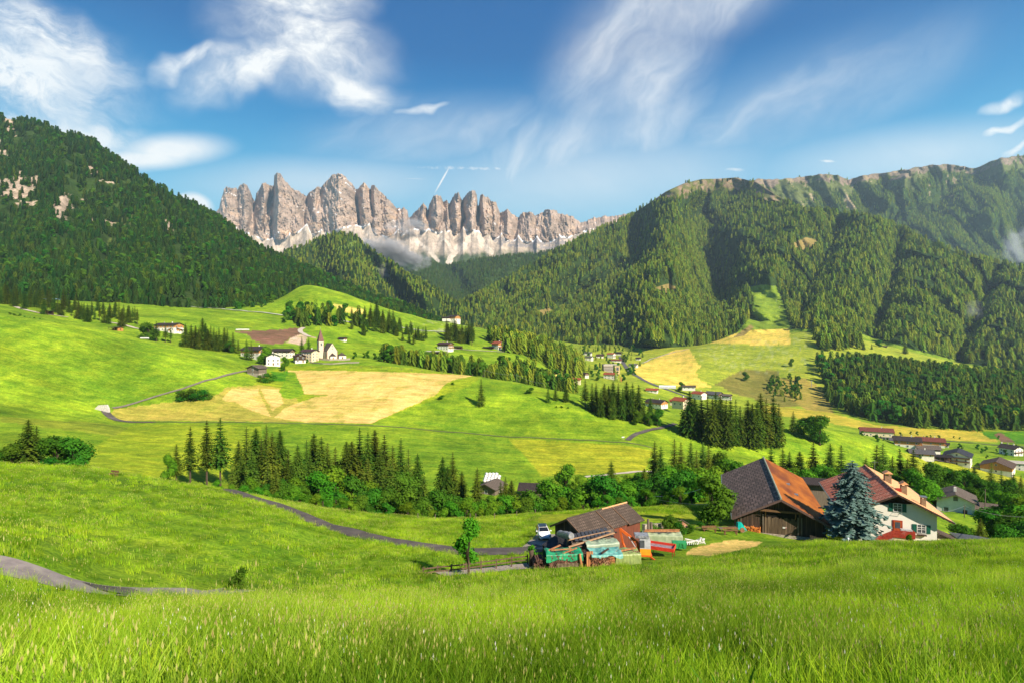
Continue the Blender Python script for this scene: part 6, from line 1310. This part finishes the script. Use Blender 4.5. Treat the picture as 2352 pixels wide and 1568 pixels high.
c,w=row(1353,1400,1304,64); e=logstack('firewood_stack','split firewood stack under a crumpled teal tarpaulin',c,ry,w,1.7,2.4,.055,LOGW,.6,seedv=6); tarp(e,w+1.0,1.95,2.4,T_T,.16,.4,11,sag=.22,x0=.6); MB().bar((-.1,-1.3,2.15),(.9,-.5,2.35),.2,.12).build('board',DWOOD,e)
c,w=row(1396,1409,1303,63.6); e=empty('beam_stack',c,ry,label='criss-cross stack of squared yellow beams beside the olive tarpaulin',cat='wood pile'); m=MB()
for i in range(9):
    if i%2: m.box(-w/2,w/2,-.6,-.45,i*.17,i*.17+.14).box(-w/2,w/2,.2,.35,i*.17,i*.17+.14)
    else: 
        for x in (-w/2,-.1,w/2-.2): m.box(x,x+.2,-.7,.6,i*.17-.02,i*.17+.15)
m.build('beams',ORL,e)
c,w=row(1409,1464,1302,65); e=logstack('log_stack','log stack under an olive green tarpaulin at the right end',c,ry,w,1.8,2.0,.12,LOGW,.3,seedv=8); tarp(e,w,1.9,2.1,T_O,.84,.5,17,sag=.1); m=MB(); m.bar((-1.8,-.9,2.1),(1.1,-.4,2.35),.2,.12).bar((-1.4,-1.2,-.0),(1.5,-1.35,.1),.2,.15).build('boards',ORL,e)
c,w=row(1341,1415,1290,68); e=logstack('log_stack','long stack under a wrinkled grey-green tarpaulin behind the teal one',c,ry+.12,w,2.2,1.8,.13,LOGD,.3,seedv=9); tarp(e,w,2.55,2.0,T_D,.5,.5,23,sag=.12)
e=empty('plank_pile',P(1352,1255,68.5),ry+.14,label='long weathered planks and black sheets laid on the rear stacks',cat='planks'); m=MB()
for i in range(7): m.bar((-2.4+.1*i,-.9+i*.35,.35+.08*i),(3.0+.15*i,-.5+i*.35,1.1+.03*i),.26,.07)
m.build('planks',GWOOD,e); MB().bar((-2.9,-1.0,.6),(3.3,-.7,1.75),.24,.12).bar((-2.6,.4,.9),(3.1,.6,1.5),.2,.1).build('new_beam',mat('tan_beam',(.46,.29,.17),(.34,.2,.11),3),e); m=MB()
for i in range(9): m.bar((-1.6+i*.5,-.3,.95+i*.06),(-1.1+i*.5,1.9,1.1+i*.05),.4,.04)
m.build('black_sheets',mat('black_sheet',(.03,.032,.038),(.06,.062,.07),4,.4),e); m=MB()
for x in (-2.2,.4,2.8): m.box(x-.1,x+.1,-.6,-.4,-2.2,.5).box(x-.1,x+.1,1.2,1.4,-2.2,.8)
m.build('trestle',GWOOD,e)
# orange loader crane
OR=mat('orange_paint',(.62,.12,.015),(.48,.08,.01),2,.45,spec=.5); YO=mat('yellow_orange_paint',(.85,.33,.02),(.75,.26,.02),2,.45)
p=P(1481,1285,67.5); e=empty('loader_crane',p,math.radians(-6),label='orange stationary loader crane with grey cab and folded arm',cat='loader crane')
MB().box(-.62,.62,-.5,.6,.75,1.5).build('body',YO,e)
cb=MB().prism([(-.62,1.503),(.62,1.503),(.60,2.55),(.35,2.95),(-.5,2.95),(-.66,2.5)],-.5,.6).build('cab',mat('cab_film',(.50,.52,.56),(.36,.38,.42),2,.25,spec=.6),e); MB().box(-1.2,.4,-.6,.7,2.75,3.05).build('cab_roof',mat('dark_cab_roof',(.12,.13,.15),(.3,.32,.35),3,.3),cb); MB().box(-.6,-.1,-.56,-.505,1.65,2.5).build('cab_window',GLASS,cb)
m=MB(); m.bar((-.75,0,.9),(-.8,0,2.0),.3).bar((-.8,0,2.0),(-2.9,.2,3.55),.22,.28).build('boom',OR,e); m=MB(); m.bar((-2.9,.2,3.6),(-2.55,.1,1.9),.18,.2).bar((-2.55,.1,1.9),(-2.35,.0,1.45),.3,.15).build('stick',OR,e)
MB().tube([(-.9,-.15,1.2),(-1.9,-.05,2.75)],.055,6).build('hydraulic_ram',METAL,e); MB().bar((-2.35,0,1.5),(-2.35,0,.4),.12).bar((-2.6,0,.9),(-2.1,0,.9),.1).build('grab',OR,e)
m=MB(); m.box(-.8,.8,-.5,.5,.55,.74).bar((-.4,0,.55),(-1.0,-.3,0),.14).bar((.4,0,.55),(1.3,-.5,.08),.16).bar((-.2,.3,.55),(-.6,.9,0),.14).bar((.9,-.3,.2),(.9,.3,.2),.12).build('outriggers',OR,e); MB().tube([(1.25,-.5,-.05),(1.25,-.5,.1)],.16,10).build('foot_pad',METAL,e)
# red tipper on legs
p=P(1520,1280,70); e=empty('tipping_trough',p,math.radians(-24),label='red flat loading trough standing on thin legs',cat='trough')
m=MB().box(-1.5,1.5,-.9,.9,1.25,1.32); m.box(-1.5,1.5,-.97,-.902,1.2,1.62).box(-1.5,1.5,.902,.97,1.2,1.62).box(1.502,1.57,-.97,.97,1.2,1.62).box(-1.57,-1.502,-.97,.97,1.2,1.75); m.build('trough',mat('red_tray',(.62,.05,.03),(.5,.035,.02),2,.4),e); MB().box(-1.46,1.46,-.88,.88,1.325,1.34).build('floor',mat('grey_tray',(.28,.25,.28),(.18,.16,.18),3,.4),e)
for x,y in ((-1.2,-.9),(1.4,-.9),(1.4,.85),(-1.2,.85)): MB().bar((x,y,-.3),(x,y,1.2),.07).build('leg',REDP,e)
c,w=row(1478,1562,1246,77); e=logstack('log_stack','long low stack under a pale green tarpaulin behind the red trough',c,-.12,w,1.1,1.6,.12,LOGW,.3,seedv=10); tarp(e,w,1.35,1.9,T_W,.9,.6,29,sag=.05); MB().bar((-2.4,-.3,1.6),(2.3,-.1,1.72),.3,.1).bar((-2.2,.1,1.65),(2.4,.3,1.8),.22,.1).build('boards',ORL,e)
e=empty('skip',P(1560,1256,74),-.1,label='small green metal skip beside the red trough',cat='skip'); GP=mat('green_paint',(.03,.30,.10),(.02,.2,.07),2,.5); m=MB().prism([(-.75,0),(.75,0),(.9,.75),(-.9,.75)],-.5,.5); m.build('bin',GP,e); MB().bar((-.1,-.56,.05),(.0,-.56,.72),.05).bar((.5,-.56,.05),(.3,-.56,.72),.05).bar((0,-.56,.3),(.42,-.56,.3),.05).build('ladder',GP,e)
e=empty('field_implement',P(1596,1248,77),.2,label='white folded metal field implement lying on the grass',cat='implement'); m=MB(); rr=random.Random(4)
for i in range(11): x=-1.5+i*.28; m.bar((x,-.3,.05),(x+.25,.4,.45+.15*math.sin(i)),.07)
m.bar((-1.6,0,.2),(1.5,.1,.55),.14).bar((-1.3,.3,.7),(1.2,-.3,.2),.1).bar((.2,-.3,0),(.9,0,.85),.08).bar((1.4,-.3,0),(.9,0,.85),.08).build('frame',mat('pale_metal',(.7,.7,.7),(.5,.5,.52),3,.4),e)
for i,(x,yt) in enumerate(((1490,1192),(1497,1199))): beams('post',['thick weathered log post right of the shed, taller one','shorter weathered log post right of the shed'][i],x-3,x+3,1225,yt,80,1,0,.2,GWOOD,'post')
wallrun('stone_wall',[P(1478,1217,84),P(1522,1214,88)],.9,.5,STONE,'rough stone wall behind the two log posts','wall')
e=empty('compost_heap',P(1568,1208,88),.1,label='heap of brown clippings behind a low grey board edge',cat='heap'); MB().add([(-.9,-.6,0),(.9,-.6,0),(1.0,.6,0),(-.9,.6,0),(0,0,.8)],[(0,1,4),(1,2,4),(2,3,4),(3,0,4)]).build('clippings',LOGW,e); MB().bar((-1.2,.5,.7),(.2,.7,.8),.08).bar((.2,.7,.8),(1.3,-.3,.2),.08).build('edge_board',GWOOD,e)
# picnic corner
def bench(name,label,p,yaw,L,back=True,table=False):
    e=empty(name,p,yaw,label=label,cat='table' if table else 'bench'); h=.74 if table else .45; w=.4 if table else .2
    MB().box(-L/2,L/2,-w,w,h-.05,h).build('tabletop' if table else 'seat',MWOOD if not table else GWOOD,e)
    for x in (-L/2+.25,L/2-.25):
        for y in (-w*.8,w*.8): MB().box(x-.05,x+.05,y-.05,y+.05,-.2,h-.052).build('leg',MWOOD,e)
    if back: MB().box(-L/2,L/2,w,w+.05,h+.1,h+.42).build('backrest',MWOOD,e)
TB=P(1673,1214,90)
bench('picnic_table','long grey plank table on the grass left of the barn',TB+Vector((0,0,-.55)),.05,3.0,False,True)
bench('bench','orange-brown bench in front of the plank table',P(1678,1222,87)+Vector((0,0,-.1)),.05,2.3)
bench('bench','dark bench with backrest left of the plank table',P(1630,1220,89),.05,2.3)
bench('bench','small wooden bench on the grassy crest at the far left',at(261,88,.0),-.3,1.6)
e=empty('circular_saw',P(1702,1220,91),.1,label='circular saw covered by a teal sheet at the barn corner',cat='saw'); m=MB(); m.add([(-.7,-.4,.5),(-.3,-.5,.5),(-.3,.4,.5),(-.7,.4,.5),(-.6,-.2,1.55),(-.1,-.3,1.6),(-.1,.3,1.55),(-.6,.3,1.5),(.5,-.35,.35),(.85,-.3,.3),(.85,.3,.3),(.4,.4,.6)],[(0,1,5,4),(1,2,6,5),(2,3,7,6),(3,0,4,7),(4,5,6,7),(5,1,8,9),(5,9,10,6),(1,2,11,8),(8,9,10,11),(2,6,10,11)]); cv=m.build('cover',T_T,e); cv.data.materials[0]=mat('bright_teal',(.0,.36,.32),(.0,.28,.25),2,.4)
MB().tube([(-.05,-.55,.45),(-.05,-.5,.45)],.38,20).build('blade_disc',mat('rusty_disc',(.25,.12,.06)),e); m=MB(); m.bar((-.5,0,0),(-.4,0,.6),.06).bar((.6,0,0),(.4,0,.6),.06).bar((0,-.4,0),(.9,-.3,.3),.06).build('stand',METAL,e)
def picket(name,label,a,b,h,n):
    e=empty(name,a,0,label=label,cat='fence'); d=Vector(b)-Vector(a); m=MB()
    for i in range(n): q=d*i/(n-1); m.bar(q+Vector((0,0,-.2)),q+Vector((0,0,h)),.08,.03)
    m.build('pickets',GWOOD,e); MB().bar(Vector((0,.05,h*.3)),d+Vector((0,.05,h*.3)),.05).bar(Vector((0,.05,h*.75)),d+Vector((0,.05,h*.75)),.05).build('rail',GWOOD,e)
picket('picket_fence','low picket fence behind the bench and plank table',P(1600,1219,92),P(1700,1216,94),.75,34)
picket('picket_fence','short picket fence at the right corner of the barn',P(1861,1239,87),P(1892,1248,86),.75,13)
e=empty('garden_figure',P(1948,1249,83.5),0,label='small pale blue garden figure in the grass before the blue spruce',cat='garden figure'); MB().tube([(0,0,-.3),(0,0,.1),(0,0,.5),(0,0,.62),(0,0,.75),(0,0,.9),(0,0,1.0)],[.12,.16,.13,.08,.17,.15,.04],12).build('body',mat('pale_blue_paint',(.45,.62,.70),(.75,.78,.78),4,.5),e,True)
# rail fence
FENCEW=woodmat('fence_wood',(.13,.085,.055),(.075,.05,.035))
e0=[(972,1323,58.5),(1005,1318,59.6),(1037,1315,60.6),(1070,1311,61.6),(1105,1306,62.6),(1140,1301,63.6),(1175,1296,64.6),(1212,1291,65.6)]
e=empty('rail_fence',P(*e0[0]),0,label='two-rail brown wooden fence along the gravel path',cat='fence'); q=[P(*a)-P(*e0[0]) for a in e0]
for v in q: MB().box(v.x-.07,v.x+.07,v.y-.07,v.y+.07,v.z-.5,v.z+.95).build('post',FENCEW,e)
for h in (.38,.8):
    for a,b in zip(q[:-1],q[1:]): MB().bar(a+Vector((-.05,-.09,h)),b+Vector((.05,-.09,h)),.05,.13).build('rail',FENCEW,e)
# maple sapling and pollard
p=hit(1075,1320,52,66); cr,tk,_=broadleaf('young_maple',5.8,1.75,3600,(LM_leaf,BARK),95,.20,.10,16); e=empty('maple_sapling',p,1,label='slender young maple standing beside the rail fence',cat='maple'); mk('crown',cr,e); mk('trunk',tk,e)
p=hit(1220,1300,58,70); e=empty('pollard',p,0,label='knobbly pollarded trunk with fresh leaves at the fence end',cat='pollard'); MB().tube([(0,0,-.4),(-.05,0,.6),(.05,0,1.3),(0,0,1.9)],[.26,.22,.24,.30],9).tube([(.35,0,-.4),(.45,0,.5),(.4,.1,1.5)],[.18,.15,.2],8).build('trunk',BARK,e,True)
c2,_,_=broadleaf('pollard_leaves',2.4,.8,420,(LM_leaf,BARK),92,.14,.4,6); mk('crown',c2,e,(.1,0,.1))
trees([('B',1346,1216,70.5,.5)],'small leafy tree before the shed gable','tree') if False else None
FP=MB().box(-.06,.06,-.06,.06,-.3,1.2).mesh('fence_post',GWOOD)
for i,(x,D) in enumerate(((1080,113),(1093,113),(1136,112),(1187,116),(1000,111),(960,112),(1230,118))): mk('fence_post',FP,loc=at(x,D),label='thin wooden post on the grassy rim beyond the road, %s from the left'%ordn(sorted([1080,1093,1136,1187,1000,960,1230]).index(x)),cat='post',group='thin posts on the meadow rim')
for i in range(14):
    x=806+i*23.3; mk('fence_post',FP,loc=hit(x,np.interp(x,[800,860,960,1080,1112],[845,844,852,861,864]),400,530),label='thin fence post, %s from the left along the far edge of the church meadow'%ordn(i),cat='post',group='fence posts of the church meadow').scale=(2.2,2.2,1.3)
H_('hut','hut','tiny brown hay hut on the small meadow beside the far forest',P(2032,798,1500),60,7,9,3,22,wall=GWOOD,roof=R_DARK,sides=(0,0),gable=(1,0),chim=0,door=False,rows_=0)
e=empty('road_sign',hit(1431,1010,300,400),.2,label='small white direction sign at the road fork',cat='sign'); MB().box(-.06,.06,-.06,.06,-.3,2.2).build('post',METAL,e); MB().box(-.9,.9,-.1,-.062,1.5,2.2).build('board',CURT,e)
# ---------------- grass ----------------
def tuft(name,n,h,rad,wd,m,seed,heads=0,mh=None):
    r=random.Random(seed); V_=[];Fc=[];mi=[]
    for i in range(n):
        a=r.uniform(0,6.28); q=rad*math.sqrt(r.random()); x,y=q*math.cos(a),q*math.sin(a); H=h*r.uniform(.45,1.1); b=r.uniform(0,6.28); l=H*r.uniform(.15,.65); w=wd*r.uniform(.6,1.2); ca,sa=math.cos(b),math.sin(b); c=r.uniform(0,3.14); ox,oy=math.cos(c)*w,math.sin(c)*w
        n0=len(V_); hd=i<heads
        V_+= [(x-ox,y-oy,-.05),(x+ox,y+oy,-.05),(x+ca*l*.35+ox*.8,y+sa*l*.35+oy*.8,H*.6),(x+ca*l*.35-ox*.8,y+sa*l*.35-oy*.8,H*.6),(x+ca*l,y+sa*l,H)]
        Fc+= [(n0,n0+1,n0+2),(n0,n0+2,n0+3),(n0+3,n0+2,n0+4)]; mi+=[0,0,0]
        if hd:
            n1=len(V_); u=w*1.6; X=x+ca*l*.9; Y=y+sa*l*.9; Z=H*1.02
            V_+=[(X-u,Y,Z),(X,Y,Z-u*4),(X+u,Y,Z),(X,Y,Z+u*4.5),(X,Y-u,Z),(X,Y+u,Z)]; Fc+=[(n1,n1+1,n1+2),(n1,n1+2,n1+3),(n1+4,n1+1,n1+5),(n1+4,n1+5,n1+3)]; mi+=[1]*4
    return npmesh(name,V_,Fc,[m,mh or m],mi=mi)
LM_g1=leafmat('meadow_grass',(.20,.38,.014),(.35,.52,.028),.3,1.5,.45,.015,.16); LM_g2=leafmat('pale_grass',(.27,.45,.03),(.40,.53,.06),.3,1.5,.4,.015,.16); LM_sd=leafmat('seed_heads',(.46,.44,.13),(.52,.52,.22),.4,2,.3,.02); LM_fl=leafmat('white_umbels',(.75,.75,.65),(.8,.8,.7),.1,1,.2,.0)
NG=[tuft('grass_tuft_a',46,.62,.30,.0055,LM_g1,1,3,LM_sd),tuft('grass_tuft_b',46,.55,.32,.006,LM_g1,2,1,LM_sd),tuft('grass_tuft_c',34,.72,.28,.0045,LM_g2,3,6,LM_sd),tuft('grass_tuft_d',44,.50,.34,.007,LM_g1,4),tuft('broad_weed',26,.36,.26,.022,LM_leafd,14),tuft('tall_stems',9,1.0,.3,.004,LM_g2,15,9,LM_sd)]
FG=[tuft('far_tuft_a',34,.50,.60,.016,LM_g1,5,2,LM_sd),tuft('far_tuft_b',34,.46,.60,.018,LM_g1,6),tuft('far_tuft_c',26,.52,.60,.014,LM_g2,7,3,LM_sd)]
UM=[tuft('umbel',3,.75,.05,.006,LM_g1,8,3,LM_fl)]
ROADM=[ [(-80,1284),(0,1283),(100,1306),(230,1344),(480,1352),(480,1368),(230,1372),(100,1350),(0,1324),(-80,1310)] ]
YARD=[(1225,1312),(1480,1304),(1640,1280),(1760,1258),(1890,1242),(1890,1180),(1240,1180),(1222,1262)]
def gm(X_,Y_,D_,lo,hi):
    ok=(D_>=lo)&(D_<hi)&(X_>-250)&(X_<2600)
    for r_ in ROADM: ok&=~inpoly(X_,Y_,r_)
    ok&=~((D_>59.5)&(D_<64)&(X_>1215)&(X_<1490)&(Y_<1330))
    return ok
def roadnear(X,Y_,D_):
    return X
def grow(name,lo,hi,dens,protos,seed,sc,label,prob=None,cond=None):
    p=VAL.scatter(dens,lambda a,b,c:gm(a,b,c,lo,hi),1.2,seed); px_=CX+F*p[:,0]/p[:,1]; py_=CY-F*p[:,2]/p[:,1]
    keep=np.ones(len(p),bool)
    if hi>60:
        keep&=~(inpoly(px_,py_,YARD)&(p[:,1]>63))
        for a in ROADLINES: keep&=pdist(p[:,0],p[:,1],a)>1.45
    if cond is not None: keep&=cond(p)
    p=p[keep]; R=np.random.default_rng(seed); n=len(p); q=fbm(p[:,0]/5,p[:,1]/5,seed)
    idx=R.choice(len(protos),n,p=prob); pal=(q>.18)&(R.random(n)<.6)&(idx<4); idx[pal]=2
    if len(protos)>4: wd_=(fbm(p[:,0]/1.7,p[:,1]/1.7,seed+9)>.42); idx[wd_]=4
    print(name,n); gn_scatter(name,p,(sc[0]+(sc[1]-sc[0])*R.random(n))*(1+.35*q),protos,label,'grass',seed,idx=idx)
ROADLINES=[]
for o in [x for x in bpy.data.objects if x.name.split('.')[0] in('road','gravel_path','gravel_apron')]:
    v=np.zeros(len(o.data.vertices)*3); o.data.vertices.foreach_get('co',v); v=v.reshape(-1,5,3)[:,2,:2]
    if v[:,1].min()<130: ROADLINES.append([tuple(a) for a in v[::6]])
grow('grass',3.0,13,16,NG,401,(.75,1.15),'tall seeding meadow grass nearest the camera',[.27,.27,.18,.2,.05,.03])
grow('grass',13,36,6.5,NG,402,(.9,1.3),'tall meadow grass on the near slope',[.27,.27,.18,.2,.05,.03])
grow('grass',36,125,1.5,FG,403,(.75,1.1),'long grass on the slopes around the farm and the road',[.4,.4,.2])
p=VAL.scatter(.7,lambda a,b,c:gm(a,b,c,5,34),1,404); gn_scatter('wildflowers',p,.8+.4*rng.random(len(p)),UM,'white umbel flowers scattered in the near meadow','wildflowers',404)
# ---------------- air ----------------
hm=bpy.data.materials.new('haze'); hm.use_nodes=True; hm.node_tree.nodes.clear(); k=NT(hm.node_tree)
pv=k.add('ShaderNodeVolumePrincipled',{'Color':(.62,.84,1,1),'Density':4.6e-5,'Anisotropy':.2})
k.l.new(pv.outputs[0],k.add('ShaderNodeOutputMaterial').inputs['Volume'])

def wisp(i,px_,py_,D,rx,ry,rz_,den,label):
    m=bpy.data.materials.new('mist_%d'%i); m.use_nodes=True; m.node_tree.nodes.clear(); k=NT(m.node_tree)
    co=k.add('ShaderNodeTexCoord').outputs['Object']; r=k.add('ShaderNodeVectorMath',{0:co},operation='LENGTH').outputs['Value']
    mp=k.add('ShaderNodeMapping',{'Vector':co,'Location':(i*3.1,0,i*1.7)}).outputs[0]
    n=k.noise(mp,1.7,5,.62); d=k.m('MULTIPLY',k.ramp(k.m('SUBTRACT',n,k.m('MULTIPLY',r,.34)),.22,.46),den)
    v=k.add('ShaderNodeVolumePrincipled',{'Color':(.95,.96,1,1),'Density':d,'Anisotropy':.0})
    k.l.new(v.outputs[0],k.add('ShaderNodeOutputMaterial').inputs['Volume'])
    s=rx/F*D; mb=MB(); vs_=[]; n1,n2=12,20
    for a in range(n1+1):
        for b in range(n2): t=math.pi*a/n1; u=2*math.pi*b/n2; vs_.append((math.sin(t)*math.cos(u),math.sin(t)*math.sin(u),math.cos(t)))
    mb.add(vs_,[[(a+1)*n2+b,(a+1)*n2+(b+1)%n2,a*n2+(b+1)%n2,a*n2+b] for a in range(n1) for b in range(n2)])
    o=mb.build('mist',m,kind='stuff',label=label); o.location=P(px_,py_,D); o.scale=(s,s*.5,ry/F*D); o.rotation_euler=(0,math.radians(rz_),0)
wisp(0,890,572,2980,85,40,22,.040,'low mist wisp in front of the scree below the rock towers')
wisp(1,940,598,3000,56,30,10,.032,'smaller mist wisp lower right of the main one')
wisp(2,886,628,2500,38,24,0,.024,'faint mist patch over the wooded hillside')
wisp(3,935,520,5300,60,26,0,.010,'thin cloud clinging to the gap between the rock groups')
wisp(4,2335,570,3200,46,60,-20,.014,'mist wisp on the far right forest slope')
wisp(5,2235,712,1750,32,26,-30,.010,'little mist wisp over the right forest')
hz=MB().box(-9000,9000,-80,7500,-420,1750).build('haze',hm,kind='stuff',label='thin bluish air filling the valley')
